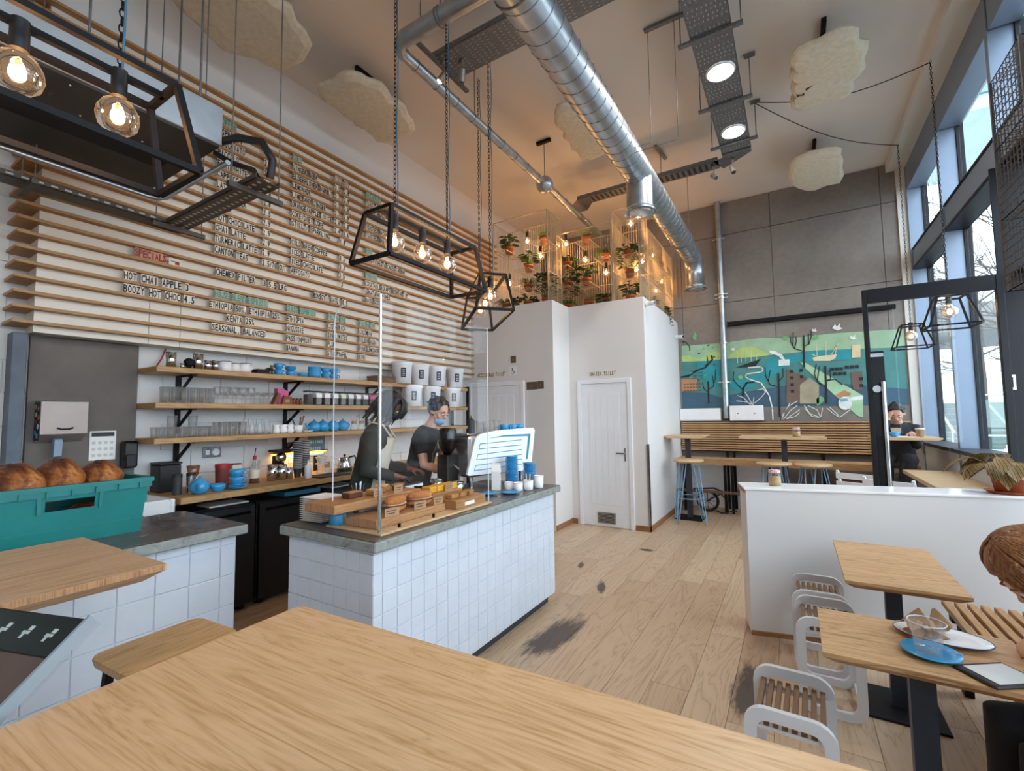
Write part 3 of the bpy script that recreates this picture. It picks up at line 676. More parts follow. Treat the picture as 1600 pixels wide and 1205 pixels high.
for lab, (pl, rc) in CL.items():
    cx = sum(p[0] for p in pl)/len(pl); cy = sum(p[1] for p in pl)/len(pl)
    t = thing('felt_cloud', lab, 'cloud panel', (cx, cy, 4.72), 0, 'felt clouds under the ceiling')
    m = MB(); k = len(pl); rings = []
    for (sc, z) in ((.0, .0), (.55, .002), (.86, .012), (.97, .035), (1.0, .06), (.97, .085), (.86, .105), (.0, .115)):
        if sc == 0: rings.append([(0, 0, z)])
        else: rings.append([((p[0]-cx)*sc, (p[1]-cy)*sc, z) for p in pl])
    for a, b in zip(rings, rings[1:]):
        if len(a) == 1: m._add(a+b, [(0, 1+(j+1) % k, 1+j) for j in range(k)], True)
        elif len(b) == 1: m._add(a+b, [(j, (j+1) % k, k) for j in range(k)], True)
        else: m._add(a+b, [(j, (j+1) % k, k+(j+1) % k, k+j) for j in range(k)], True)
    m.build('felt_body', 'felt', t)
    MB().box((rc[0]-.02-cx, rc[1]-.19-cy, .36), (rc[0]+.02-cx, rc[1]+.19-cy, .40)).build('ceiling_rail', 'black_metal', t)
    MB().cyl((rc[0]-cx, rc[1]-.12-cy, .09), .004, .28, 6).cyl((rc[0]-cx, rc[1]+.12-cy, .09), .004, .28, 6).build('hanger', 'black_metal', t)
for p, q, lab in (((-.22, 5.75, 5.09), (1.31, 7.5, 4.98), 'sagging black cable past the far felt cloud to window pendant'), ((-.2, 5.75, 5.09), (1.31, 5.85, 4.98), 'black cable over the near felt cloud to window pendant')):
    p, q = Vector(p), Vector(q)
    pts = [p.lerp(q, i/10)-Vector((0, 0, .14*math.sin(PI*i/10))) for i in range(11)]
    tag(MB().tube(pts, .005, 6).build('ceiling_cable', 'black_plastic'), lab, 'cable')
# ---------------------------------------------------------------- caged pendants
emit('filament', '#ffc277', 26); plain('cap_black', '#17181c', .45)
BULB = [(.014, .075), (.02, .06), (.045, .045), (.06, .015), (.063, -.01), (.055, -.04), (.035, -.06), (0, -.066)]
bulb_me = MB().lathe(BULB, n=18).data('bulb', 'amber_glass')
fil_me = MB().lathe([(0, .02), (.008, .018), (.012, 0), (.010, -.028), (0, -.032)], n=8).data('filament', 'filament')
hold_me = MB().cyl((0, 0, .07), .024, .10, 14).data('lamp_holder', 'cap_black')
def bulb(t, x, y, z, energy=6, s=1.0, lamp=True):
    h = link('lamp_holder', hold_me, t, (x, y, z)); b = link('bulb', bulb_me, t, (x, y, z)); f = link('filament', fil_me, b)
    for o in (h, b): o.scale = (s, s, s)
    if lamp:
        ld = bpy.data.lights.new('bulb_lamp', 'POINT'); ld.energy = energy; ld.color = (1, .62, .30); ld.shadow_soft_size = .022
        lo = bpy.data.objects.new('bulb_lamp', ld); COL.objects.link(lo); lo.parent = t; lo.location = (x, y, z)
    return b
def chain_me(length, pitch=.03):
    m = MB(); k = int(length/pitch)
    for i in range(k):
        z = pitch*(i+.5); a = PI/2*(i % 2); pts = []
        for j in range(8):
            q = 2*PI*j/8; u, w = .0085*math.cos(q), .019*math.sin(q); pts.append((u*math.cos(a), u*math.sin(a), z+w))
        m.tube(pts, .0026, 4, closed=True)
    return m
def cage(t, bw, bl, tw, tl, h, r=.011, inner=True):
    """open box frame: bottom bw x bl at z 0, top tw x tl at z h; long side local Y"""
    m = MB(); B = [(-bw/2, -bl/2, 0), (bw/2, -bl/2, 0), (bw/2, bl/2, 0), (-bw/2, bl/2, 0)]; T = [(-tw/2, -tl/2, h), (tw/2, -tl/2, h), (tw/2, tl/2, h), (-tw/2, tl/2, h)]
    for i in range(4): m.bar(B[i], B[(i+1) % 4], r*2); m.bar(T[i], T[(i+1) % 4], r*2); m.bar(B[i], T[i], r*2, up=(0, 1, 0))
    if inner: m.bar((0, -tl/2, h), (0, tl/2, h), r*2)
    m.build('cage_frame', 'black_metal', t)
def pendant(x, y, z, rot, lab, bulbs, chains, ztop):
    t = thing('cage_pendant', lab, 'pendant lamp', (x, y, z), rot, 'black cage pendants over the counter')
    cage(t, .325, .955, .225, .83, .32)
    for b in bulbs: bulb(t, 0, b, .165)
    for c in chains:
        me = chain_me(ztop-z-.33); me.build('chain', 'black_metal', t, (0, c, .33))
        MB().tube([(.022+.006*math.sin(i*.8), 0, i*.1) for i in range(int((ztop-z-.33)/.1)+1)], .004, 5).build('power_cable', 'cable_teal', t, (0, c, .33))
plain('cable_teal', '#3d6d85', .5)
pendant(-2.07, 2.28, 2.48, 0, 'black cage pendant with three bulbs over the counter screen', (-.28, -.03, .23), (-.28, .23), 5.11)
pendant(-2.02, .33, 2.48, 0, 'large black cage pendant nearest the camera below the extractor hood', (-.22, .03, .28), (-.22, .28), 5.11)
pendant(-2.46, 3.54, 2.46, PI/4, 'black cage pendant turned corner-on beside the toilet block', (-.28, -.03, .26), (-.28, .3), 5.11)
for y, lab in ((5.85, 'single bulb cage pendant nearer the camera at the windows'), (7.5, 'single bulb cage pendant near the concrete wall at the windows')):
    t = thing('cage_pendant', lab, 'pendant lamp', (1.31, y, 2.34), 0, 'single pendants over the window bar')
    cage(t, .36, .36, .2, .2, .28, .008, True); bulb(t, 0, 0, .15, 4)
    chain_me(2.37).build('chain', 'black_metal', t, (0, 0, .29))
# ---------------------------------------------------------------- extractor hood and its services
plain('hood_steel', '#b4bcc2', .35, .7, var=.12, nscale=6); plain('hood_dark', '#33302d', .5, .3, var=.2)
t = thing('extractor_hood', 'long brushed steel extractor hood hung at the top left', 'hood')
hx0, hx1, hy0, hy1, hz0, hz1 = -3.62, -2.71, -1.2, 1.29, 3.10, 3.335
MB().box((hx0, hy0, hz0+.012), (hx1, hy1, hz1), .004).build('casing', 'hood_steel', t)
MB().box((hx0+.01, hy0+.01, hz0), (hx1-.01, hy1-.01, hz0+.012)).build('underside', 'hood_dark', t)
MB().box((-3.25, hy0+.1, hz0-.006), (-3.10, hy1-.1, hz0)).build('filter_channel', 'black_metal', t)
rv = MB()
for i in range(9):
    rv.ball((hx1-.06, -.9+i*.26, hz0-.002), .006, 6, 4); rv.ball((hx1-.3, -.8+i*.26, hz0-.002), .006, 6, 4)
tag(rv.build('rivet', 'steel', t), kind='stuff')
m = MB()
for x, y in ((-3.55, 1.2), (-3.1, 1.22), (-2.78, 1.2), (-3.55, .2), (-2.78, .2), (-2.9, .75)): m.cyl((x, y, hz1), .006, 5.12-hz1, 6)
m.build('hanging_rod', 'tray_steel', t)
t = thing('hood_cable_tray', 'dark L-shaped slotted cable tray below the extractor hood', 'cable tray')
plain('tray_dark', '#54504a', .55, .5, var=.2, nscale=30)
MB().box((-3.74, -1.5, 2.9), (-3.60, 1.50, 2.903)).box((-3.74, -1.5, 2.9), (-3.737, 1.5, 2.93)).box((-3.603, -1.5, 2.9), (-3.60, 1.37, 2.93)).build('tray_channel', 'tray_dark', t)
MB().box((-3.74, 1.37, 2.9), (-2.50, 1.51, 2.903)).box((-3.60, 1.37, 2.9), (-2.5, 1.373, 2.93)).box((-3.74, 1.507, 2.9), (-2.5, 1.51, 2.93)).build('tray_channel', 'tray_dark', t)
m = MB()
for i in range(24):
    m.box((-3.70+i*.05, 1.40, 2.8992), (-3.68+i*.05, 1.42, 2.9)).box((-3.70+i*.05, 1.46, 2.8992), (-3.68+i*.05, 1.48, 2.9))
    m.box((-3.6, -.1+i*.06, 2.91), (-3.5992, -.07+i*.06, 2.92))
tag(m.build('slot_row', 'hole_light', t), kind='stuff')
for a, b in (((-3.62, 1.30, 2.885), (-3.62, 1.62, 2.885)), ((-2.66, 1.30, 2.885), (-2.66, 1.62, 2.885)), ((-3.80, .72, 2.885), (-3.52, .72, 2.885))): MB().bar(a, b, .03).build('strut_bar', 'tray_dark', t)
m = MB()
for x, y in ((-3.62, 1.60), (-2.66, 1.60), (-3.62, 1.32), (-2.66, 1.32), (-3.54, .72), (-3.8, .72)): m.cyl((x, y, 2.88), .004, 5.12-2.88, 5)
m.build('hanging_rod', 'tray_steel', t)
t = tag(MB().tube([(-3.42, -.6, 2.97), (-3.42, 1.20, 2.97), (-3.40, 1.25, 2.97), (-3.35, 1.27, 2.97), (-2.60, 1.27, 2.97)], .014, 8).build('conduit_pipe', 'galvanised'), 'thin steel conduit bent round the hood corner', 'pipe')
m = MB().tube([(-2.80, 1.295, 3.16), (-2.62, 1.33, 3.15), (-2.50, 1.40, 3.12), (-2.46, 1.44, 3.02), (-2.50, 1.45, 2.93)], .022, 10)
tag(m.build('black_hose', 'black_plastic'), 'thick black hose from the hood into the cable tray', 'hose')
m = MB().tube([(-2.80, 1.295, 3.10), (-2.70, 1.34, 3.03), (-2.58, 1.40, 2.98), (-2.56, 1.43, 2.91)], .016, 8)
tag(m.build('black_hose', 'black_plastic'), 'thinner black hose below the thick one at the hood', 'hose')
# wall pipe
t = thing('wall_pipe', 'vertical steel service pipe on the concrete wall', 'pipe', (-.94, 8.27, 0))
MB().cyl((0, 0, 1.46), .045, 5.12-1.46, 20).build('pipe', 'galvanised', t)
m = MB()
for z in (4.46, 3.46, 3.52, 2.70, 2.05): m.cyl((0, 0, z), .058, .02, 18).box((-.10, -.01, z), (.10, .01, z+.02)).box((-.015, 0, z), (.015, .07, z+.02))
m.build('pipe_clamp', 'steel', t)
# ---------------------------------------------------------------- painted mural on the concrete wall (x, z outlines on the wall)
MURAL = {
 'top': [(-1.612,2.732),(-1.316,2.735),(-1.003,2.721),(-0.703,2.723),(-0.388,2.751),(-0.137,2.74),(0.057,2.706),(0.339,2.719),(0.566,2.723),(0.87,2.717),(0.868,1.645),(0.513,1.654),(-0.409,1.676),(-1.637,1.643)],
 'pale': [(-1.612,2.732),(-1.003,2.721),(-0.388,2.751),(0.057,2.706),(0.566,2.723),(0.87,2.717),(0.856,2.451),(0.328,2.484),(-0.149,2.468),(-0.661,2.45),(-1.014,2.448),(-1.622,2.462)],
 'hillL': [(-1.622,2.456),(-1.619,2.551),(-1.498,2.563),(-1.326,2.471),(-1.208,2.54),(-1.106,2.59),(-1.004,2.569),(-1.009,2.441),(-1.269,2.436)],
 'hill2': [(-0.889,2.474),(-0.79,2.566),(-0.654,2.623),(-0.497,2.608),(-0.371,2.544),(-0.286,2.464),(-0.401,2.453),(-0.661,2.45)],
 'water': [(-0.301,2.408),(-0.004,2.433),(0.328,2.484),(0.782,2.458),(0.775,2.311),(0.411,2.311),(0.087,2.335),(-0.11,2.236),(-0.316,2.076),(-0.524,1.97),(-0.736,1.92),(-0.896,1.957),(-0.891,2.092),(-0.676,2.095),(-0.412,2.183)],
 'waterL': [(-1.4,2.446),(-1.009,2.429),(-1.027,1.993),(-1.199,2.031),(-1.336,2.192)],
 'dark': [(-1.641,1.926),(-1.233,1.895),(-1.034,1.812),(-0.685,1.889),(-0.322,1.932),(-0.025,1.976),(0.529,1.977),(0.88,1.881),(0.868,1.645),(-1.637,1.643)],
 'road': [(0.122,2.319),(0.203,2.299),(0.874,1.776),(0.858,1.457),(0.786,1.489),(0.177,2.231)],
 'hull': [(-0.774,2.295),(-0.402,2.416),(-0.484,2.304),(-0.589,2.291)],
 'ship2': [(0.288,2.376),(0.392,2.395),(0.594,2.401),(0.569,2.34),(0.501,2.31),(0.297,2.325)],
 'ware': [(-0.062,2.219),(-0.002,2.215),(0.055,2.155),(0.114,2.137),(0.193,2.077),(0.174,1.681),(-0.087,1.682)],
 'church': [(0.092,1.678),(0.106,1.97),(0.235,2.074),(0.349,1.958),(0.335,1.672)],
 'cdoor': [(0.162,1.676),(0.17,1.842),(0.196,1.888),(0.226,1.903),(0.258,1.885),(0.286,1.837),(0.278,1.673)],
 'rb': [(0.744,2.126),(0.882,2.131),(0.868,1.85),(0.763,1.873)],
 'crane': [(0.781,2.525),(0.881,2.524),(0.872,2.336),(0.772,2.338)],
 'lefth': [(-1.633,2.153),(-1.382,2.139),(-1.389,1.941),(-1.641,1.942)],
 'cup': [(0.738,1.669),(0.726,1.623),(0.699,1.587),(0.661,1.571),(0.622,1.577),(0.591,1.606),(0.575,1.649),(0.577,1.698),(0.598,1.74),(0.632,1.767),(0.671,1.772),(0.707,1.753),(0.731,1.717)],
 'cupband': [(0.714,1.755),(0.875,1.781),(0.872,1.724),(0.733,1.701)],
 'fall': [(-0.295,2.538),(-0.196,2.515),(-0.112,2.459),(-0.075,2.376),(-0.116,2.379),(-0.162,2.44),(-0.272,2.492)],
 'wbox': [(-0.16,2.38),(-0.014,2.374),(-0.018,2.281),(-0.165,2.28)],
 'leaf1': [(-1.386,2.962),(-1.353,2.896),(-1.371,2.819),(-1.407,2.807),(-1.428,2.856)],
 'leaf2': [(-0.101,2.716),(-0.075,2.748),(-0.027,2.737),(-0.004,2.706),(-0.042,2.673),(-0.085,2.686)],
 'leaf3': [(0.297,2.695),(0.328,2.728),(0.374,2.715),(0.383,2.678),(0.347,2.643),(0.309,2.658)],
 'leaf4': [(0.304,1.741),(0.352,1.789),(0.396,1.765),(0.404,1.711),(0.357,1.671),(0.31,1.631)],
 'leaf5': [(-0.754,2.144),(-0.712,2.171),(-0.674,2.14),(-0.689,2.09),(-0.734,2.098)],
 'boathouse': [(0.531,1.788),(0.655,1.864),(0.739,1.812),(0.716,1.781),(0.584,1.746)],
}
MLINES = {

 't1': [[(0.173,2.245),(0.188,2.721)],[(0.177,2.483),(0.061,2.535),(0.017,2.639),(0.014,2.724)],[(0.039,2.58),(0.056,2.791)],[(0.188,2.566),(0.252,2.588),(0.28,2.683),(0.29,2.794)],[(0.245,2.589),(0.252,2.742)],[(0.061,2.541),(0.09,2.646),(0.088,2.717)]],
 't2': [[(-0.186,1.486),(-0.175,2.154)],[(-0.179,1.955),(-0.295,1.989),(-0.351,2.136),(-0.353,2.266)],[(-0.317,2.047),(-0.284,2.219)],[(-0.176,2.04),(-0.111,2.108),(-0.11,2.236)]],
 't3': [[(0.43,1.683),(0.441,2.227)],[(0.434,1.941),(0.338,1.986),(0.299,2.126),(0.329,2.268)],[(0.334,2.041),(0.366,2.232)],[(0.438,2.022),(0.499,2.033),(0.494,2.169)],[(0.437,2.009),(0.554,2.03),(0.637,1.945)]],
 't4': [[(-1.211,1.726),(-1.206,2.077)],[(-1.21,1.909),(-1.273,1.958),(-1.298,2.067)],[(-1.208,1.955),(-1.13,1.997),(-1.097,2.118),(-1.082,2.285)],[(-1.12,2.043),(-1.137,2.181)]],
 't5': [[(-0.692,1.712),(-0.682,1.948),(-0.626,2.034),(-0.521,2.043)],[(-0.683,1.918),(-0.759,2.01),(-0.822,2.103),(-0.809,2.222)]],
 't6': [[(-1.632,2.184),(-1.512,2.203),(-1.391,2.283),(-1.245,2.326),(-1.126,2.456),(-1.138,2.518)],[(-1.245,2.326),(-1.198,2.431),(-1.208,2.524)],[(-1.609,2.811),(-1.535,2.788),(-1.478,2.703),(-1.481,2.641)]],
 'w1': [[(-0.589,2.282),(-0.408,2.285),(-0.379,2.239),(-0.412,2.198),(-0.62,2.181),(-0.642,2.138),(-0.597,2.097),(-0.419,2.024),(-0.315,1.817),(-0.281,1.616),(-0.281,1.445)]],
 'w2': [[(-0.767,1.833),(-0.688,1.801),(-0.589,1.68)],[(-0.658,1.888),(-0.61,1.798),(-0.562,1.686)],[(-0.532,1.795),(-0.55,1.679)],[(-0.784,1.744),(-0.639,1.726),(-0.537,1.67)],[(-0.475,1.91),(-0.398,1.93),(-0.362,1.876),(-0.429,1.792),(-0.523,1.708)]],
 'w3': [[(-0.158,1.444),(-0.103,1.584),(-0.038,1.695)],[(-0.134,1.444),(-0.044,1.569),(0.055,1.651)],[(-0.097,1.449),(0.002,1.526),(0.08,1.581)],[(-0.149,1.5),(-0.065,1.64),(0.059,1.72)],[(-0.085,1.449),(0.024,1.484),(0.079,1.539)]],
 'w4': [[(0.149,1.649),(0.213,1.523),(0.347,1.462)],[(0.196,1.648),(0.307,1.577),(0.347,1.462)],[(0.347,1.462),(0.377,1.603)],[(0.147,1.607),(0.234,1.482),(0.347,1.462)],[(0.433,1.601),(0.507,1.519),(0.581,1.465),(0.705,1.569)],[(0.467,1.614),(0.571,1.492)]],
 'mast': [[(-0.744,2.367),(-0.741,2.576)],[(-0.69,2.378),(-0.686,2.602)],[(-0.624,2.388),(-0.614,2.625)],[(-0.546,2.382),(-0.536,2.603)],[(-0.467,2.391),(-0.46,2.567)],[(0.46,2.395),(0.471,2.623)],[(0.347,2.394),(0.345,2.593)],[(0.572,2.395),(0.603,2.569)],[(0.279,2.432),(0.324,2.401)],[(0.528,2.412),(0.624,2.567)]],
}
for nm, c, r in (('paint_teal', '#4b8886', .6), ('paint_pale', '#9dbf9c', .6), ('paint_lime', '#b4cf7e', .6), ('paint_turq', '#27939d', .6), ('paint_navy', '#3d5f72', .6), ('paint_road', '#a9cfa6', .6),
        ('paint_black', '#1b1d22', .6), ('paint_cream', '#dccfa6', .6), ('paint_brown', '#6f5d53', .6), ('paint_stone', '#a89f86', .6), ('paint_white', '#e6ebe8', .6), ('paint_green', '#73b377', .6), ('paint_orange', '#c08560', .6), ('paint_sky', '#6fb0c4', .6)):
    plain(nm, c, r, var=.14, nscale=5, kind='World')
mural = thing('wall_mural', 'teal and green painted mural of boats, trees and houses on concrete', 'mural')
layers = [('top', 'paint_teal', 'painted_ground'), ('dark', 'paint_navy', 'painted_ground'), ('pale', 'paint_pale', 'painted_sky'), ('hillL', 'paint_lime', 'painted_hill'), ('hill2', 'paint_lime', 'painted_hill'),
    ('water', 'paint_turq', 'painted_water'), ('waterL', 'paint_turq', 'painted_water'), ('road', 'paint_road', 'painted_road'), ('hull', 'paint_black', 'painted_boat'), ('ship2', 'paint_cream', 'painted_boat'),
    ('ware', 'paint_brown', 'painted_house'), ('church', 'paint_stone', 'painted_church'), ('cdoor', 'paint_navy', 'painted_window'), ('rb', 'paint_brown', 'painted_house'), ('crane', 'paint_cream', 'painted_house'), ('lefth', 'paint_orange', 'painted_house'),
    ('cup', 'paint_white', 'painted_cup'), ('cupband', 'paint_white', 'painted_stream'), ('fall', 'paint_white', 'painted_stream'), ('wbox', 'paint_white', 'painted_sign'), ('leaf1', 'paint_green', 'painted_leaf'), ('leaf2', 'paint_green', 'painted_leaf'),
    ('leaf3', 'paint_green', 'painted_leaf'), ('leaf4', 'paint_green', 'painted_leaf'), ('leaf5', 'paint_green', 'painted_leaf'), ('boathouse', 'paint_orange', 'painted_house')]
EXT = {'top': (1.38, {9: 2.70, 10: 1.63}), 'dark': (1.38, {7: 1.85, 8: 1.63}), 'pale': (1.38, {5: 2.70, 6: 2.44})}
for i, (k, mt, nm) in enumerate(layers):
    pl = MURAL[k]
    if k in EXT: pl = [(EXT[k][0], EXT[k][1][j]) if j in EXT[k][1] else p for j, p in enumerate(pl)]
    d = .0012*(i+1) if i < 8 else .0110+.0004*(i % 6)
    MB().prism(pl, WB-d, WB-d+.001, 'Y').build(nm, mt, mural)
def strokes(lst, w, mt, nm, dy=.0145):
    for pl in lst:
        m = MB()
        P = [Vector((p[0], 0, p[1])) for p in pl]
        for a, b in zip(P, P[1:]):
            d = (b-a).normalized(); n = Vector((-d.z, 0, d.x))*w/2; e = d*w*.4
            q = [a-e-n, b+e-n, b+e+n, a-e+n]; m._add([(v.x, WB-dy, v.z) for v in q]+[(v.x, WB-dy+.001, v.z) for v in q], [(0, 1, 2, 3), (7, 6, 5, 4), (0, 4, 5, 1), (1, 5, 6, 2), (2, 6, 7, 3), (3, 7, 4, 0)])
        m.build(nm, mt, mural)
for k in ('t1', 't2', 't3', 't4', 't5', 't6'): strokes(MLINES[k][:1], .026, 'paint_black', 'painted_trunk'); strokes(MLINES[k][1:], .013, 'paint_black', 'painted_branch', .0156)
strokes(MLINES['w1'], .018, 'paint_white', 'painted_stream'); strokes(MLINES['w2']+MLINES['w3']+MLINES['w4'], .010, 'paint_white', 'painted_grass', .0152); strokes(MLINES['mast'], .008, 'paint_cream', 'painted_mast')
wn = MB().box((0, WB-.0143, 0), (.045, WB-.0133, .045)).data('painted_window', 'paint_black')
for x, z in [(-.02, 2.16), (.11, 2.17), (-.02, 2.06), (.11, 2.07), (-.02, 1.95), (-.02, 1.85)]+[(.50+i*.055, 2.16) for i in range(3)]+[(.68+i*.06, 2.18) for i in range(3)]+[(.53+i*.06, 2.09) for i in range(3)]+[(.84, 2.0), (.84, 1.90)]: link('painted_window', wn, mural, (x, 0, z))
wn2 = MB().box((0, WB-.0143, 0), (.035, WB-.0133, .025)).data('painted_window', 'paint_brown')
for i in range(6):
    for j in range(3): link('painted_window', wn2, mural, (-1.60+i*.048, 0, 1.93+j*.055))
MB().prism([(.60, 1.74), (.68, 1.74), (.70, 1.71), (.60, 1.69)], WB-.0146, WB-.0136, 'Y').build('painted_teacup', 'paint_sky', mural)
for (cx, cz, s) in ((.62, 2.80, .07), (.80, 2.63, .05), (.33, 2.79, .04), (-.80, 2.60, .04)):
    MB().prism([(cx-s, cz), (cx-s*.4, cz+s*.8), (cx-s*.1, cz+s*.2), (cx+s*.5, cz+s), (cx+s*.4, cz+s*.1), (cx+s*.9, cz-s*.2), (cx, cz-s*.6)], WB-.0148, WB-.0138, 'Y').build('painted_bird', 'paint_white', mural)
for i in range(14):
    x, z = random.uniform(-1.5, -1.1), random.uniform(2.1, 2.75); s = .03
    MB().prism([(x-s, z), (x, z+s*.6), (x+s, z+s*.3), (x, z-s*.4)], WB-.015, WB-.014, 'Y').build('painted_leaf', 'paint_navy' if i % 3 else 'paint_green', mural)
# screen case, boxes on the wall
t = thing('projector_screen', 'long black rolled-up projector screen case above the mural', 'screen case')
MB().box((-.85, WB-.085, 2.985), (1.30, WB-.012, 3.055), .01).build('case', 'black_metal', t); MB().box((-.87, WB-.09, 2.98), (-.85, WB-.01, 3.06)).build('end_cap', 'black_plastic', t); MB().box((.4, WB-.09, 2.972), (.42, WB-.07, 2.985)).build('pull_loop', 'black_plastic', t)
t = thing('white_wall_box', 'white steel cabinet with two locks above the slatted bench', 'wall box')
MB().box((-.88, 8.16, 1.425), (-.40, WB-.02, 1.665), .005).build('cabinet', 'enamel_white', t); MB().box((-.80, 8.155, 1.44), (-.41, 8.16, 1.655), .002).build('door', 'enamel_white', t)
MB().cyl((-.76, 8.15, 1.54), .008, .006, 10, 'Y').build('lock', 'black_metal', t); MB().cyl((-.52, 8.15, 1.54), .008, .006, 10, 'Y').build('lock', 'black_metal', t)
tag(MB().box((-1.66, 8.20, 1.44), (-1.02, WB-.02, 1.63), .006).box((-1.66, 8.22, 1.425), (-1.02, WB-.03, 1.44)).build('white_trunking', 'enamel_white'), 'white boxed trunking left of the steel pipe above the bench', 'trunking')
# cctv cameras on the toilet block
for (x, y, z, lab) in ((-1.66, 6.26, 3.06, 'small white dome camera near the front corner of toilet block'), (-1.66, 8.1, 2.86, 'small white bullet camera at the far end of toilet block')):
    t = thing('security_camera', lab, 'camera', (x, y, z)); MB().cyl((0, 0, 0), .035, .03, 14, 'X').build('mount', 'enamel_white', t)
    MB().tube([(.03, 0, 0), (.13, -.05, -.01)], .03, 12).build('housing', 'enamel_white', t); MB().tube([(.13, -.05, -.01), (.133, -.0515, -.0105)], .024, 12).build('lens', 'black_gloss', t)
# ---------------------------------------------------------------- high slatted bench, bar tables, hairpin stools
bench = thing('slatted_bench', 'long high slatted oak bench along the concrete wall', 'bench')
MB().box((-1.655, 8.256, .92), (1.37, 8.262, 1.41)).build('gap_shade_sheet', 'black_plastic', bench)  # added black sheet: shade in the gaps between back slats put in as colour
s1 = MB().box((-1.655, 8.23, 0), (1.37, 8.255, .023), .002).data('back_slat', 'oak_slat_x')
for i in range(13): link('back_slat', s1, bench, (0, 0, .935+i*.0375))
s2 = MB().box((-1.655, 0, 0), (1.37, .052, .03), .002).data('seat_slat', 'oak_slat_x')
for i in range(6): link('seat_slat', s2, bench, (0, 7.83+i*.064, .80))
MB().box((-1.655, 7.815, .74), (1.37, 7.828, .80)).build('front_rail', 'oak_slat_x', bench)
for x in (-1.55, -.95, -.85, -.35, .35, 1.0, 1.3):
    MB().box((x-.02, 7.84, 0), (x+.02, 7.87, .80)).box((x-.02, 8.264, 0), (x+.02, 8.285, 1.40)).box((x-.02, 7.87, .77), (x+.02, 8.264, .80)).build('leg_frame', 'black_metal', bench)
MB().box((-1.655, 7.72, .315), (1.37, 7.83, .345), .003).build('foot_rail', 'walnut', bench)
tag(MB().box((-1.655, 8.30, 0), (-.40, 8.328, .78), .002).build('bench_backing_panel', 'enamel_white'), 'white panel on the wall below the high bench', 'panel')
t = thing('wall_socket', 'small grey socket low on the white panel under bench', 'socket', (-.78, 8.30, .26)); MB().box((-.05, -.008, -.05), (.05, 0, .05), .003).build('plate', 'galvanised', t); MB().box((-.03, -.011, -.03), (.03, -.008, .03)).build('insert', 'tray_steel', t)
def bar_table(x0, x1, lab, posts):
    t = thing('bar_table', lab, 'table', ((x0+x1)/2, 7.28, 0), 0, 'high bar tables by the slatted bench')
    w = (x1-x0)/2
    MB().prism([(-w, 1.225), (-w, 1.208), (-w+.05, 1.19), (w-.05, 1.19), (w, 1.208), (w, 1.225)], -.26, .26, 'Y').build('table_top', 'plywood', t)
    for p in posts:
        MB().box((p-.035, -.035, .012), (p+.035, .035, 1.19)).build('post', 'charcoal', t); MB().box((p-.19, -.19, 0), (p+.19, .19, .012), .003).build('base_plate', 'black_metal', t)
bar_table(-1.65, -1.10, 'short high oak bar table beside the toilet block', (.0,))
bar_table(-.66, .345, 'longer high oak bar table with a jar on it', (.03,))
def hairpin(x, y, rz, lab):
    t = thing('hairpin_stool', lab, 'stool', (x, y, 0), rz, 'blue hairpin stools at the bar tables')
    MB().lathe([(0, .86), (.20, .86), (.21, .87), (.21, .885), (.20, .895), (0, .895)], n=24).build('seat', 'plywood', t)
    for i in range(4):
        a = PI/4+i*PI/2; tx, ty = -math.sin(a), math.cos(a); c, s = math.cos(a), math.sin(a)
        pts = [(.12*c+tx*.06, .12*s+ty*.06, .86), (.262*c+tx*.012, .262*s+ty*.012, .03), (.266*c, .266*s, .008), (.262*c-tx*.012, .262*s-ty*.012, .03), (.12*c-tx*.06, .12*s-ty*.06, .86)]
        MB().tube(pts, .0075, 6).build('leg', 'blue_steel', t)
    MB().tube([(.205*math.cos(2*PI*i/20), .205*math.sin(2*PI*i/20), .36) for i in range(20)], .006, 6, closed=True).build('foot_ring', 'blue_steel', t)
hairpin(-1.32, 6.98, .3, 'blue hairpin bar stool beside the toilet block wall'); hairpin(-.25, 6.98, .2, 'blue hairpin bar stool behind the jar on low wall'); hairpin(.18, 6.98, .5, 'blue hairpin bar stool nearest the open glass door')
def jar(x, y, z, lab, s=1.0):
    t = thing('sugar_jar', lab, 'jar', (x, y, z), 0, 'jars with red checked lids'); t.scale = (s, s, s)
    MB().lathe([(0, 0), (.036, 0), (.040, .006), (.040, .075), (.034, .088), (.034, .095)], n=18).build('glass', 'clear_glass', t)
    MB().lathe([(0, .003), (.036, .003), (.037, .06), (0, .062)], n=16).build('sugar', 'brown_sugar', t)
    MB().lathe([(.037, .088), (.037, .105), (.034, .108), (0, .108)], n=18).build('lid', 'gingham', t)
plain('brown_sugar', '#c9a46c', .9, var=.2, nscale=120)
def gingham():
    m, t_, b = _new('gingham'); ck = t_.nodes.new('ShaderNodeTexChecker'); t_.links.new(_coords(t_, (1, 1, 1)), ck.inputs['Vector']); ck.inputs['Scale'].default_value = 110
    ck.inputs['Color1'].default_value = srgb('#b8354a'); ck.inputs['Color2'].default_value = srgb('#efe6e6'); t_.links.new(ck.outputs[0], b.inputs['Base Color']); b.inputs['Roughness'].default_value = .4
gingham()
jar(.02, 7.12, 1.225, 'jar with checked lid on the far high bar table', 1.15)
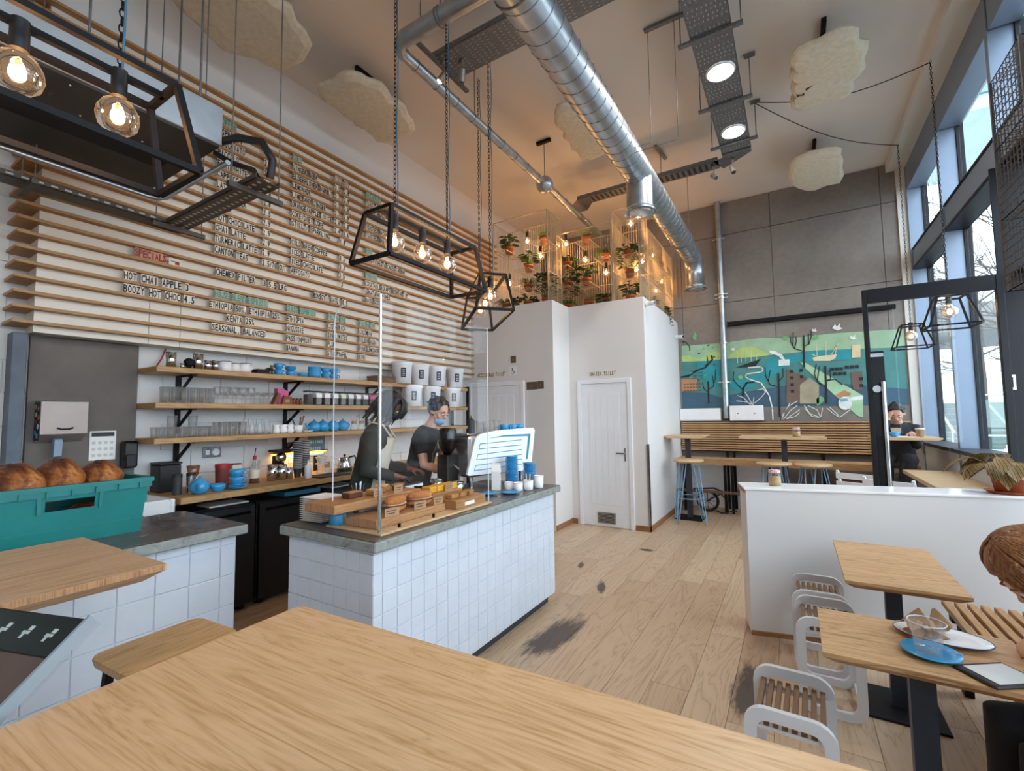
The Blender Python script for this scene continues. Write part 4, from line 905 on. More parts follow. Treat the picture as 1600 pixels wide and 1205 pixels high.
# pushchair wheel under the bench
t = thing('folded_pushchair', 'dark folded wheeled frame under the high slatted bench', 'pushchair', (-1.22, 7.88, 0))
def ring(r, c, w, axis='Y', n=20): return [(c[0]+r*math.cos(2*PI*i/n), c[1], c[2]+r*math.sin(2*PI*i/n)) for i in range(n)]
MB().tube(ring(.15, (0, 0, .17), 0), .022, 8, closed=True).build('wheel', 'black_plastic', t)
m = MB()
for i in range(8): m.bar((0, 0, .17), (.14*math.cos(PI*i/4), 0, .17+.14*math.sin(PI*i/4)), .008)
m.build('spokes', 'charcoal', t)
MB().tube([(0, -.04, .17), (.2, -.05, .30), (.33, -.05, .16), (.30, -.05, .03), (.42, -.05, .06)], .012, 6).tube([(-.2, -.04, .35), (.1, -.05, .38), (.24, -.06, .33)], .014, 6).tube([(.12, -.06, .04), (.2, -.06, .01), (.3, -.07, .02)], .012, 6).build('frame', 'black_plastic', t)
# ---------------------------------------------------------------- low wall, open glass door, window bar
A = math.radians(13.3)
lw = struct(MB().box((0, 0, 0), (1.88, .27, 1.0)).build('wall_low', 'white_paint', None, (-.317, 3.697, 0), (0, 0, A))); tag(lw, 'white low wall dividing the seats from the entrance', 'wall')
MB().box((-.012, -.012, 1.0), (1.88, .28, 1.016), .003).build('wall_cap', 'enamel_white', lw); MB().box((-.004, -.01, 0), (1.88, -.0005, .03)).build('skirting_strip', 'skirting', lw); MB().box((-.014, .0, .98), (-.0005, .27, 1.0)).build('edge_strip', 'skirting', lw)
jar(-.14, 3.90, 1.016, 'jar with checked lid standing on the low white wall', 1.05)
t = struct(thing('door_3', 'open glazed entrance door with black frame and steel pull handle', 'door', (.565, 5.06, 0)))
MB().box((0, -.025, 0), (.035, .025, 2.62), .003).box((.845, -.025, 0), (.89, .025, 2.62), .003).box((.035, -.025, 2.50), (.845, .025, 2.62), .003).box((.035, -.025, 0), (.845, .025, .12), .003).build('door_frame', 'window_dark', t)
MB().box((.035, -.02, .12), (.125, .02, 2.07), .003).build('lock_stile', 'black_gloss', t)
MB().box((.036, -.005, .12), (.844, .005, 2.50)).build('pane', 'window_glass', t)
MB().tube([(.10, -.075, .45), (.10, -.075, 1.80)], .014, 10).tube([(.10, -.02, .55), (.10, -.075, .55)], .009, 8).tube([(.10, -.02, 1.70), (.10, -.075, 1.70)], .009, 8).build('door_handle', 'chrome', t)
MB().box((.03, -.03, 2.02), (.12, -.02, 2.05)).cyl((.06, -.045, 1.74), .03, .02, 16, 'Y').build('lock_cylinder', 'chrome', t)
# shopfront post at the entrance
tag(struct(MB().box((1.44, 5.10, 0), (1.66, 5.115, 3.5), .003).build('trim_5', 'window_dark')), 'dark entrance door post with a white keyhole plate', 'post')
t = thing('keyhole_plate', 'small white slotted plate on the dark door post', 'plate', (1.47, 5.098, 1.76)); MB().box((-.022, -.004, -.06), (.022, .001, .06), .002).build('plate', 'enamel_white', t); MB().box((-.006, -.006, -.04), (.006, -.004, .04)).build('slot', 'black_metal', t)
# window bar and table
t = thing('window_bar', 'low pale oak bar running along the windows', 'counter')
MB().box((1.0, 5.25, .86), (1.41, 6.62, .90), .004).build('bar_top', 'plywood', t)
for y in (5.3, 6.5): MB().box((1.05, y, 0), (1.10, y+.08, .86)).build('support', 'charcoal', t)
t = thing('bar_table', 'high table in front of the person reading by the window', 'table', (1.08, 6.98, 0))
MB().prism([(-.30, 1.245), (-.30, 1.23), (-.26, 1.215), (.26, 1.215), (.30, 1.23), (.30, 1.245)], -.25, .25, 'Y').build('table_top', 'plywood', t); MB().box((-.27, -.035, .012), (-.24, .035, 1.215)).build('post', 'charcoal', t)
MB().box((-.36, -.19, 0), (-.14, .19, .012), .003).build('base_plate', 'black_metal', t)
for x, y, lab in ((.62, 6.1, 'white slatted folding chair seen through the glass door'), (.80, 5.64, 'white slatted folding chair nearest the glass door')):
    t = thing('folding_chair', lab, 'chair', (x, y, 0), -.5, 'white slatted chairs behind the glass door')
    for s in (-1, 1): MB().bar((s*.19, .18, 0), (s*.19, -.17, .92), .022).bar((s*.17, -.18, 0), (s*.17, .17, .46), .02).build('leg', 'powder_white', t)
    for i in range(4): MB().box((-.19, -.18+i*.085, .45), (.19, -.115+i*.085, .465)).build('seat_slat', 'powder_white', t)
    for i in range(3): MB().box((-.2, -.185+.0, .66+i*.09), (.2, -.165, .72+i*.09)).build('back_slat', 'powder_white', t)
# hanging wire cages over the entrance
t = thing('hanging_wire_cage', 'tall rusty wire mesh cage hung by the entrance window', 'wire cage', (1.17, 3.55, 2.28)); plain('mesh_bronze', '#4a4038', .55, .4)
def mesh_face(m, o, u, v, nu, nv, r):
    o, u, v = Vector(o), Vector(u), Vector(v)
    for i in range(nu+1): m.bar(o+u*i/nu, o+u*i/nu+v, r)
    for j in range(nv+1): m.bar(o+v*j/nv, o+v*j/nv+u, r)
for nm, args in (('mesh_side', ((0, 0, 0), (.28, 0, 0), (0, 0, 1.35), 6, 27, .004)), ('mesh_side', ((0, 0, 0), (0, .45, 0), (0, 0, 1.35), 9, 27, .004)), ('mesh_side', ((0, .45, 0), (.28, 0, 0), (0, 0, 1.35), 6, 27, .004)), ('mesh_shelf', ((0, 0, 0), (.28, 0, 0), (0, .45, 0), 6, 9, .004)), ('mesh_shelf', ((0, 0, .45), (.28, 0, 0), (0, .45, 0), 6, 9, .004)), ('mesh_shelf', ((0, 0, .9), (.28, 0, 0), (0, .45, 0), 6, 9, .004)), ('mesh_shelf', ((0, 0, 1.35), (.28, 0, 0), (0, .45, 0), 6, 9, .004))):
    m = MB(); mesh_face(m, *args); m.build(nm, 'mesh_bronze', t)
m = MB()
for x in (0, .28):
    for y in (0, .45): m.bar((x, y, 0), (x, y, 1.35), .014)
m.build('corner_post', 'mesh_bronze', t); MB().cyl((.14, .22, 1.35), .004, 5.0-2.28-1.35, 6).build('hanger', 'mesh_bronze', t)
bulb(t, .20, .10, -.20, 4); MB().cyl((.20, .10, -.03), .004, .03, 6).build('lamp_cord', 'black_plastic', t)
# ---------------------------------------------------------------- outside
plain('paving', '#9a9c9c', .8, var=.12, nscale=2, kind='World'); plain('facade', '#9db0ba', .6, var=.1, nscale=1); plain('canopy_paint', '#7d7a74', .7, var=.1); plain('bark', '#5a5148', .9, var=.2, nscale=8); plain('stair_stone', '#7f8582', .8, var=.1); plain('rail_steel', '#b8bec4', .35, .6); plain('hedge_green', '#4f6a4a', .9, var=.3, nscale=6)
glass('green_glass', (.55, .68, .60), 1.0, .02, .08); plain('facade_glass', '#6c8796', .2, .3, var=.15, nscale=.6)
tag(struct(MB().box((1.75, -20, -.2), (60, 90, -.02)).build('ground_outside', 'paving')), 'grey paved square outside the windows', 'ground')
t = thing('office_building', 'pale glazed office block across the square', 'building', (2.2, 34, 0))
MB().box((2.5, 0, 18), (40, 10, 44)).box((12, .5, 0), (13, 1.5, 18)).box((24, .5, 0), (25, 1.5, 18)).build('upper_storeys', 'facade', t)
wd = MB().box((0, -.15, 0), (2.2, 0, 1.7), .03).data('window', 'facade_glass')
for i in range(12):
    for j in range(6): link('window', wd, t, (3+i*3, 0, 18.8+j*3.6))
t = thing('footbridge_canopy', 'grey concrete canopy bridging over the outdoor steps', 'canopy', (0, 0, 0))
MB().box((3.0, 19, 3.9), (22, 24, 4.8), .05).build('deck', 'canopy_paint', t); MB().box((3.6, 21, 0), (4.2, 21.6, 3.9)).build('column', 'canopy_paint', t); MB().box((12, 21, 0), (12.6, 21.6, 3.9)).build('column', 'canopy_paint', t)
t = thing('outdoor_steps', 'stone steps with steel handrails outside the windows', 'steps', (0, 0, 0))
for i in range(11): MB().box((3.1, 15+i*.34, -.02), (7.5, 15.34+i*.34 if i < 10 else 22, .16*(i+1)), .01).build('step', 'stair_stone', t)
for x in (3.25, 4.25, 5.6):
    MB().tube([(x, 14.8, 1.0), (x, 18.6, 2.75), (x, 20.5, 2.75)], .03, 8).build('handrail', 'rail_steel', t)
    MB().cyl((x, 15, 0), .02, 1.1, 6).cyl((x, 17, .8), .02, 1.2, 6).cyl((x, 18.6, 1.7), .02, 1.05, 6).build('baluster', 'rail_steel', t)
t = thing('glass_balustrade', 'green tinted glass balustrade panel in front of steps', 'balustrade', (0, 0, 0))
MB().box((3.35, 13.2, .15), (4.6, 13.22, 1.75)).build('pane', 'green_glass', t); MB().tube([(3.3, 13.21, 0), (3.3, 13.21, 1.85), (4.65, 13.21, 1.85), (4.65, 13.21, 0)], .03, 8).build('frame', 'rail_steel', t)
t = thing('outdoor_railing', 'low steel railing close outside the windows', 'railing', (0, 0, 0))
for z in (.35, .6, .85, 1.1): MB().tube([(2.6, 11.0, z), (5.5, 11.0, z)], .022, 6).build('rail', 'rail_steel', t)
for x in (2.6, 3.3, 4.0, 4.7, 5.4): MB().cyl((x, 11, -.02), .025, 1.14, 6).build('post', 'rail_steel', t)
t = thing('outdoor_bench', 'white slatted outdoor bench just outside the glass', 'bench', (2.6, 8.2, 0))
for i in range(6): MB().box((-.35, 0, .55+i*.09), (.35, .02, .60+i*.09)).build('back_slat', 'powder_white', t)
for x in (-.3, .3): MB().box((x-.02, .02, -.02), (x+.02, .06, 1.1)).box((x-.02, -.4, -.02), (x+.02, -.36, .45)).build('leg', 'powder_white', t)
for i in range(4): MB().box((-.35, -.4+i*.1, .45), (.35, -.33+i*.1, .47)).build('seat_slat', 'powder_white', t)
t = thing('timber_sign_board', 'leaning timber board outside near the door post', 'board', (2.35, 6.35, 0)); MB().bar((-.1, 0, 0), (-.35, .1, 1.15), .10, .03).build('board', 'plywood', t); MB().box((-.2, -.15, -.02), (.05, .25, .04)).build('foot', 'plywood', t)
def tree(x, y, h, lab, sd):
    t = thing('bare_tree', lab, 'tree', (x, y, -.02), 0, 'leafless trees outside'); r = random.Random(sd); tr = MB(); br = MB()
    tr.tube([(0, 0, 0), (.03, .02, h*.3), (0, .05, h*.55), (.05, 0, h*.8)], [.09, .08, .06, .03], 8)
    def grow(p, d, L, rad, n):
        q = p+d*L; mid = p+d*L*.5+Vector((r.uniform(-1, 1), r.uniform(-1, 1), r.uniform(-.3, .6)))*L*.08
        br.tube([p, mid, q], [rad, rad*.8, rad*.55], 4)
        if n: 
            for k in range(3):
                dd = (d+Vector((r.uniform(-1, 1), r.uniform(-1, 1), r.uniform(-.35, .7)))*.75).normalized(); grow(p+d*L*r.uniform(.45, 1), dd, L*r.uniform(.55, .75), rad*.55, n-1)
    for i in range(9):
        a = r.uniform(0, 6.28); z = h*r.uniform(.3, .8); grow(Vector((0, 0, z)), Vector((math.cos(a), math.sin(a), r.uniform(.15, .8))).normalized(), h*.2, .026, 4)
    tr.build('trunk', 'bark', t); br.build('branches', 'bark', t)
tree(3.5, 13.8, 7.5, 'bare tree behind the nearer window pendant', 3); tree(5.2, 16.3, 8, 'bare tree rising beside the outdoor steps', 5); tree(4.2, 12.2, 6.5, 'bare tree close outside behind the door post', 9); tree(6.8, 26.5, 9, 'distant bare tree behind the canopy', 12)
# ---------------------------------------------------------------- crockery and glass kinds (built once, shared meshes)
ME = {}
def mesh(key, fn, mat):
    if key not in ME: ME[key] = fn().data(key, mat)
    return ME[key]
def put(name, parts, loc, lab, cat, group=None, rotz=0, s=1.0):
    """parts: (part name, shared mesh)"""
    t = thing(name, lab, cat, loc, rotz, group); t.scale = (s, s, s)
    for n, me in parts: link(n, me, t)
    return t
def solo(name, me, loc, lab, cat, group=None, rotz=0, s=1.0):
    o = tag(link(name, me, None, loc, (0, 0, rotz)), lab, cat, group); o.scale = (s, s, s); return o
def handle(r, z0, z1, out, tr=.005):
    m = MB(); n = 8; zc = (z0+z1)/2; hh = (z1-z0)/2
    m.tube([(r-.003+out*math.cos(-PI/2+PI*i/n), 0, zc+hh*math.sin(-PI/2+PI*i/n)) for i in range(n+1)], tr, 6); return m
def cup_body(r, h): return lambda: MB().lathe([(0, 0), (r*.55, 0), (r*.6, .006), (r*.88, h*.45), (r, h), (r*.95, h), (r*.82, h*.45), (r*.5, .012), (0, .012)], n=20)
def cup(loc, mat, lab, cat='cup', group=None, r=.042, h=.06, rotz=0, hd=True):
    b = mesh('cup_bowl_%s_%.3f_%.3f' % (mat, r, h), cup_body(r, h), mat); t = thing('cup', lab, cat, loc, rotz, group); link('bowl', b, t)
    if hd: link('handle', mesh('cup_handle_%s_%.3f_%.3f' % (mat, r, h), lambda: handle(r*.9, h*.3, h*.85, .026), mat), t)
    return t
def mug(loc, mat, lab, r=.042, h=.085, rotz=0):
    t = thing('mug', lab, 'mug', loc, rotz); link('body', mesh('mug_%s_%.3f%.3f' % (mat, r, h), lambda: MB().lathe([(0, 0), (r, 0), (r, h), (r-.004, h), (r-.004, .006), (0, .006)], n=20), mat), t)
    link('handle', mesh('mugh_%s_%.3f%.3f' % (mat, r, h), lambda: handle(r, h*.25, h*.8, .028), mat), t)
    MB().tube([(r*math.cos(2*PI*i/20), r*math.sin(2*PI*i/20), h) for i in range(20)], .003, 5, closed=True).build('rim', 'charcoal', t); return t
def tumbler_me(r, h): return mesh('tumbler%.3f%.3f' % (r, h), lambda: MB().lathe([(0, 0), (r*.8, 0), (r, h), (r-.003, h), (r*.78, .008), (0, .008)], n=14), 'clear_glass')
def saucer_me(r, mat): return mesh('saucer%.3f%s' % (r, mat), lambda: MB().lathe([(0, 0), (r*.5, 0), (r*.62, .003), (r, .014), (r*.99, .017), (r*.6, .007), (0, .006)], n=24), mat)
def teapot(loc, lab, rotz=0, s=1.0, group=None):
    t = thing('teapot', lab, 'teapot', loc, rotz, group); t.scale = (s, s, s)
    link('body', mesh('tp_body', lambda: MB().lathe([(0, 0), (.035, 0), (.058, .02), (.066, .05), (.055, .085), (.035, .1)], n=20), 'blue_glaze'), t)
    l = link('lid', mesh('tp_lid', lambda: MB().lathe([(.036, .1), (.03, .108), (.012, .114), (0, .114)], n=16), 'blue_glaze'), t); link('knob', mesh('tp_knob', lambda: MB().ball((0, 0, .122), .011, 8, 6), 'blue_glaze'), l)
    link('spout', mesh('tp_spout', lambda: MB().tube([(-.055, 0, .04), (-.085, 0, .06), (-.10, 0, .092)], [.016, .011, .008], 8), 'blue_glaze'), t)
    link('handle', mesh('tp_handle', lambda: handle(.06, .025, .085, .035, .007), 'blue_glaze'), t); return t
SX = -4.13
NTH = 'first second third fourth fifth sixth seventh eighth ninth tenth eleventh twelfth thirteenth fourteenth fifteenth sixteenth seventeenth eighteenth nineteenth twentieth'.split()
def rowlab(kind, i, j, where): return '%s, %s from the left in the %s row %s' % (kind, NTH[i], ('front', 'back')[j], where)
# shelf 1: steel cups, enamel mugs, blue crockery
Z1, Z2, Z3, ZW = SHZ[0]+.0003, SHZ[1]+.0003, SHZ[2]+.0003, 1.0003
def steel_cup(y, r, h, lab, z=None, x=None):
    z = Z1 if z is None else z
    t = thing('steel_tumbler', lab, 'tumbler', (x or SX, y, z)); MB().lathe([(0, 0), (r*.9, 0), (r, h), (r-.002, h), (r*.88, .004), (0, .004)], n=18).build('body', 'chrome', t)
    MB().tube([(r*math.cos(2*PI*i/18), r*math.sin(2*PI*i/18), h) for i in range(18)], .002, 5, closed=True).build('rim', 'chrome', t)
steel_cup(1.64, .036, .125, 'tallest steel shaker cup at the left end of top shelf'); steel_cup(1.72, .02, .045, 'tiny steel pot beside the tall shaker cup'); steel_cup(1.83, .038, .13, 'tall steel shaker cup right of the black strainer')
steel_cup(1.905, .03, .085, 'short steel cup left of the enamel mugs'); steel_cup(1.965, .03, .09, 'polished steel cup next to the speckled enamel mug')
t = thing('cocktail_strainer', 'round black strainer between two steel shaker cups', 'strainer', (SX, 1.765, Z1)); MB().ball((0, 0, .055), .038, 12, 8).build('bowl', 'black_metal', t); MB().lathe([(0, 0), (.025, 0), (.02, .02)], n=12).build('foot', 'black_metal', t)
mug((SX, 2.04, Z1), 'enamel_white', 'speckled white enamel mug left on the top shelf', .05, .09, 2.5); mug((SX, 2.125, Z1), 'paper', 'small cream beaker between two enamel mugs', .035, .08, 2.8); mug((SX, 2.21, Z1), 'enamel_white', 'white enamel mug with handle facing right on top shelf', .05, .085, .3)
t = thing('folded_cloth', 'dark folded cloth lying on the top shelf', 'cloth', (SX, 2.345, Z1)); MB().box((-.09, -.075, 0), (.09, .075, .018), .006).box((-.08, -.07, .018), (.07, .06, .045), .012).build('lower_fold', 'fabric_dark', t); MB().tube([(-.08, .07, .03), (0, .08, .055), (.08, .06, .04)], .018, 8).build('upper_fold', 'fabric_dark', t)
t = thing('steel_jigger', 'small copper jigger left of the blue cups', 'jigger', (SX, 2.455, Z1)); MB().lathe([(.018, 0), (.006, .04), (.02, .095)], n=14).build('cone', 'brass', t); MB().lathe([(.0185, 0), (.0185, .004), (.017, .004)], n=14).build('foot_rim', 'brass', t)
GB = 'blue crockery on the top shelf'
for (y, z, lab) in ((2.52, 0, 'lower of two blue cups stacked left on top shelf'), (2.52, .058, 'upper of two blue cups stacked left on top shelf')): cup((SX, y, Z1+z), 'blue_glaze', lab, 'cup', GB, .045, .058, .9)
for i in range(3): solo('saucer', saucer_me(.05, 'blue_glaze'), (SX, 2.64, Z1+.058+.012*i), 'blue saucer on a top shelf cup, %s of three upwards' % NTH[i], 'saucer', GB)
cup((SX, 2.64, Z1), 'blue_glaze', 'blue cup under three saucers on top shelf', 'cup', GB, .045, .056, .9)
cup((SX, 2.77, Z1), 'blue_glaze', 'single low blue bowl on the top shelf', 'bowl', GB, .05, .045, 0, False)
bw = mesh('bowl_blue', cup_body(.065, .035), 'blue_glaze')
for i in range(7): solo('bowl', bw, (SX, 2.90, Z1+.0135*i), 'blue bowl, %s from the bottom of the nested top shelf stack' % NTH[i], 'bowl', GB)
for y, lab in ((3.03, 'left'), (3.13, 'right')):
    for q, u in ((0, 'lower'), (.058, 'upper')): cup((SX, y, Z1+q), 'blue_glaze', '%s blue cup of the %s pair at the stack end of top shelf' % (u, lab), 'cup', GB, .045, .057, 1.2)
t = thing('wooden_crate', 'small dark wooden box left of the white buckets', 'box', (-4.12, 3.80, Z1)); MB().box((-.09, -.16, 0), (.09, .16, .06), .003).build('body', 'walnut', t); MB().box((-.095, -.165, .06), (.095, .165, .078), .003).build('lid', 'walnut', t)
def bucket(y, z, lab, tag_=True):
    t = thing('white_bucket', lab, 'bucket', (-4.03, y, z), 0, 'white lidded tubs at the end of the shelves')
    MB().lathe([(0, 0), (.108, 0), (.122, .235), (.124, .24)], n=28).build('tub', 'white_plastic', t); MB().lathe([(.128, .225), (.130, .24), (.128, .258), (.118, .262), (0, .258)], n=28).build('lid', 'white_plastic', t)
    if tag_:
        a0 = -.62; m = MB(); vs = []; fs = []
        for i in range(7):
            a = a0-.26+.52*i/6
            for zz in (.07, .185): r = .1085+.014*zz/.235+.0012; vs.append((r*math.cos(a), r*math.sin(a), zz))
        for i in range(6): fs.append((2*i, 2*i+2, 2*i+3, 2*i+1))
        m._add(vs, fs, True); lb = m.build('label', 'label_navy', t)
        tx = MB()
        for q in range(4): 
            c = a0+.0; ux = Vector((-math.sin(c), math.cos(c), 0)); o = Vector((.119*math.cos(c), .119*math.sin(c), .155-.022*q))*1.0
            w = (.03, .022, .034, .026)[q]; tx._add([o-ux*w/2+Vector((.004*math.cos(c), .004*math.sin(c), 0)), o+ux*w/2+Vector((.004*math.cos(c), .004*math.sin(c), 0)), o+ux*w/2+Vector((.004*math.cos(c), .004*math.sin(c), .007)), o-ux*w/2+Vector((.004*math.cos(c), .004*math.sin(c), .007))], [(0, 1, 2, 3)])
        tag(tx.build('label_print', 'paper', lb), kind='stuff')
plain('label_navy', '#1d2a3c', .5)
for y, lab in ((4.02, 'first white tub with navy label on the top shelf'), (4.33, 'second white tub from the left on top shelf'), (4.66, 'third white tub from the left on top shelf'), (5.04, 'white tub at the right end of the top shelf')): bucket(y, Z1, lab)
for y, lab in ((4.20, 'white tub behind the first barista on middle shelf'), (4.55, 'white tub in the middle of the middle shelf end'), (4.97, 'white tub at the right end of the middle shelf')):
    bucket(y, Z2, lab)
# shelf 2
for i in range(6):
    for j in range(2): solo('tall_glass', tumbler_me(.029, .125), (-4.06-.085*j, 1.585+i*.064+.02*j, Z2), rowlab('tall clear glass', i, j, 'on the middle shelf'), 'glass', 'tall glasses on the middle shelf')
wine = mesh('wine_glass', lambda: MB().lathe([(0, 0), (.030, 0), (.030, .002), (.004, .006), (.0035, .06), (.02, .075), (.036, .10), (.034, .145), (.032, .145), (.034, .10), (.016, .079), (0, .075)], n=14), 'clear_glass')
coupe = mesh('coupe_glass', lambda: MB().lathe([(0, 0), (.032, 0), (.032, .002), (.004, .006), (.0035, .07), (.02, .08), (.044, .105), (.042, .105), (.018, .083), (0, .08)], n=14), 'clear_glass')
for i in range(4):
    for j in range(2): solo('wine_glass', wine, (-4.06-.095*j, 2.0+i*.076, Z2), rowlab('stemmed wine glass', i, j, 'on the middle shelf'), 'glass', 'wine glasses on the middle shelf')
for i in range(2):
    for j in range(2): solo('coupe_glass', coupe, (-4.06-.1*j, 2.31+i*.092, Z2), rowlab('shallow coupe glass', i, j, 'by the pink bag'), 'glass', 'coupe glasses on the middle shelf')
plain('pink_paper', '#c75a86', .6); plain('brown_paper', '#7b4a34', .7, var=.15); plain('tea_leaves', '#3b352b', .9, var=.5, nscale=90); plain('paper_green', '#cfe0b4', .7)
t = thing('paper_packet', 'pink paper bag standing on the middle shelf', 'packet', (-4.12, 2.545, Z2)); MB().prism([(-.045, 0), (.045, 0), (.055, .13), (-.055, .15)], -.03, .03, 'X').build('bag', 'pink_paper', t); MB().box((-.034, -.05, .12), (-.03, .05, .155)).build('fold', 'pink_paper', t)
t = thing('paper_packet', 'brown packet leaning left of the pink bag', 'packet', (-4.10, 2.475, Z2)); MB().prism([(-.035, 0), (.0, 0), (.035, .10), (.01, .11)], -.03, .03, 'X').build('bag', 'brown_paper', t); MB().box((-.032, -.02, .02), (-.0301, .0, .05)).build('sticker', 'paper', t)
t = thing('paper_packet', 'brown packet in front of the pink bag', 'packet', (-4.055, 2.56, Z2)); MB().prism([(-.05, 0), (.05, 0), (.045, .075), (-.03, .085)], -.012, .012, 'X').build('bag', 'brown_paper', t); MB().box((.0121, -.02, .02), (.0126, .02, .05)).build('sticker', 'kraft', t)
for i in range(3): 
    t = thing('spice_jar', 'small spice jar, %s of three right of the pink bag' % ('left', 'middle', 'right')[i], 'jar', (-4.07, 2.64+.036*i, Z2), 0, 'spice jars on the middle shelf'); link('jar', mesh('spice', lambda: MB().lathe([(0, 0), (.016, 0), (.016, .045), (.012, .05)], n=10), 'brown_paper'), t); link('lid', mesh('spice_lid', lambda: MB().lathe([(.014, .05), (.014, .062), (0, .062)], n=10), 'black_plastic'), t)
TEA = ['', 'paper', 'paper', 'paper', 'paper_green', 'paper', 'paper', 'paper', 'pink_paper', 'paper', 'paper']
for i, c in enumerate(TEA):
    t = thing('tea_jar', ['dark tea jar without a label at the left of the tea row', 'white labelled glass tea jar, %s in the tea row' % NTH[i], 'glass tea jar with a green label on the middle shelf', 'glass tea jar with a pink label near the buckets'][0 if not c else 2 if c == 'paper_green' else 3 if c == 'pink_paper' else 1], 'jar', (-4.08, 2.80+i*.098, Z2), 0, 'tea jars on the middle shelf')
    link('jar', mesh('teaj', lambda: MB().box((-.036, -.036, 0), (.036, .036, .13), .008), 'clear_glass'), t); link('tea', mesh('teal', lambda: MB().box((-.032, -.032, .004), (.032, .032, .105), .006), 'tea_leaves'), t)
    link('lid', mesh('teal2', lambda: MB().box((-.037, -.037, .13), (.037, .037, .142), .004), 'charcoal'), t)
    if c: link('label', mesh('teal3'+c, lambda: MB().box((.0362, -.032, .075), (.037, .032, .118)), c), t); link('label', mesh('teal4'+c, lambda: MB().box((-.032, -.037, .075), (.032, -.0362, .118)), c), t)
# shelf 3
for i in range(6):
    for j in range(2): solo('tumbler', tumbler_me(.034, .082), (-4.06-.085*j, 1.56+i*.072, Z3), rowlab('low clear tumbler', i, j, 'on the lowest shelf'), 'glass', 'tumblers on the lowest shelf')
for y in (1.632, 1.776): solo('tumbler', tumbler_me(.036, .086), (-4.06, y, Z3+.0825), 'clear tumbler standing on top of the tumbler row, %s one' % ('left' if y < 1.75 else 'right'), 'glass', 'upper tumblers on the lowest shelf')
for i in range(3):
    for j in range(2): solo('tumbler', tumbler_me(.036, .115), (-4.06-.09*j, 2.0+i*.08, Z3), rowlab('taller clear beaker', i, j, 'on the lowest shelf'), 'glass', 'beakers on the lowest shelf')
carafe = mesh('carafe', lambda: MB().lathe([(0, 0), (.032, 0), (.034, .06), (.024, .10), (.022, .125), (.026, .135)], n=14), 'clear_glass')
for i in range(3):
    for j in range(2): solo('glass_carafe', carafe, (-4.055-.085*j, 2.232+i*.070, Z3), rowlab('small milk bottle', i, j, 'on the lowest shelf'), 'bottle', 'milk bottles on the lowest shelf')
jug = mesh('jug_body', lambda: MB().lathe([(0, 0), (.028, 0), (.034, .025), (.026, .06), (.031, .08), (.028, .08), (.022, .06), (0, .01)], n=16), 'enamel_white'); jugh = mesh('jug_handle', lambda: handle(.03, .02, .07, .02, .004), 'enamel_white')
for i, y in enumerate((2.465, 2.535, 2.60)): put('milk_jug', [('body', jug), ('handle', jugh)], (-4.06, y, Z3), 'little white porcelain jug, %s of three on the lowest shelf' % ('left', 'middle', 'right')[i], 'jug', 'white jugs on the lowest shelf', 1.0)
t = thing('utensil_pot', 'white pot holding dark utensils on the lowest shelf', 'pot', (-4.08, 2.70, Z3)); MB().lathe([(0, 0), (.034, 0), (.042, .07), (.039, .07), (.03, .006), (0, .006)], n=18).build('pot', 'enamel_white', t)
MB().bar((0, -.01, .01), (-.02, -.06, .15), .018, .008).build('brush', 'black_plastic', t); MB().bar((0, .01, .01), (.01, .05, .16), .012).bar((.01, 0, .01), (-.01, .03, .15), .01).build('spoons', 'walnut', t)
t = solo('saucer', saucer_me(.055, 'enamel_white'), (-4.05, 2.775, Z3), 'white saucer lying right of the utensil pot', 'saucer')
for y, z, lab in ((2.87, 0, 'leftmost of four blue teapots on lowest shelf'), (2.97, 0, 'second blue teapot from the left on lowest shelf'), (3.09, 0, 'third blue teapot from the left on lowest shelf'), (3.21, 0, 'rightmost of four blue teapots on lowest shelf')): teapot((-4.08, y, Z3), lab, -PI/2 if False else PI/2, .95, 'blue teapots on the lowest shelf')
for i, y in enumerate((3.36, 3.46, 3.575)):
    t = thing('coffee_maker', ['pour-over flask with wooden collar beside the teapots', 'middle pour-over flask with wooden collar', 'pour-over flask with wooden collar nearest the barista'][i], 'coffee maker', (-4.08, y, Z3), 0, 'pour-over flasks on the lowest shelf')
    MB().lathe([(0, 0), (.04, 0), (.044, .02), (.018, .085), (.04, .16)], n=18).build('flask', 'clear_glass', t); MB().lathe([(.026, .07), (.024, .085), (.026, .10), (.030, .10), (.027, .085), (.03, .07)], n=18).build('wood_collar', 'oak_shelf', t)
# under-shelf lamp glow
emit('strip_glow', '#ffb347', 3)
t = thing('shelf_lamp', 'warm strip lamp glowing under the lowest shelf', 'lamp', (-4.31, 2.88, 1.20)); MB().box((-.012, -.30, 0), (.012, .30, .012)).build('strip', 'strip_glow', t); MB().box((-.016, -.31, .012), (.016, .31, .02)).build('housing', 'black_metal', t)
MB().box((-.012, -.02, -.19), (-.006, .02, 0)).build('stand', 'black_metal', t)
ld = bpy.data.lights.new('strip_lamp', 'AREA'); ld.shape = 'RECTANGLE'; ld.size = .03; ld.size_y = .55; ld.energy = 1.3; ld.color = (1, .62, .25); lo = bpy.data.objects.new('strip_lamp', ld); COL.objects.link(lo); lo.parent = t; lo.location = (.005, 0, -.004)
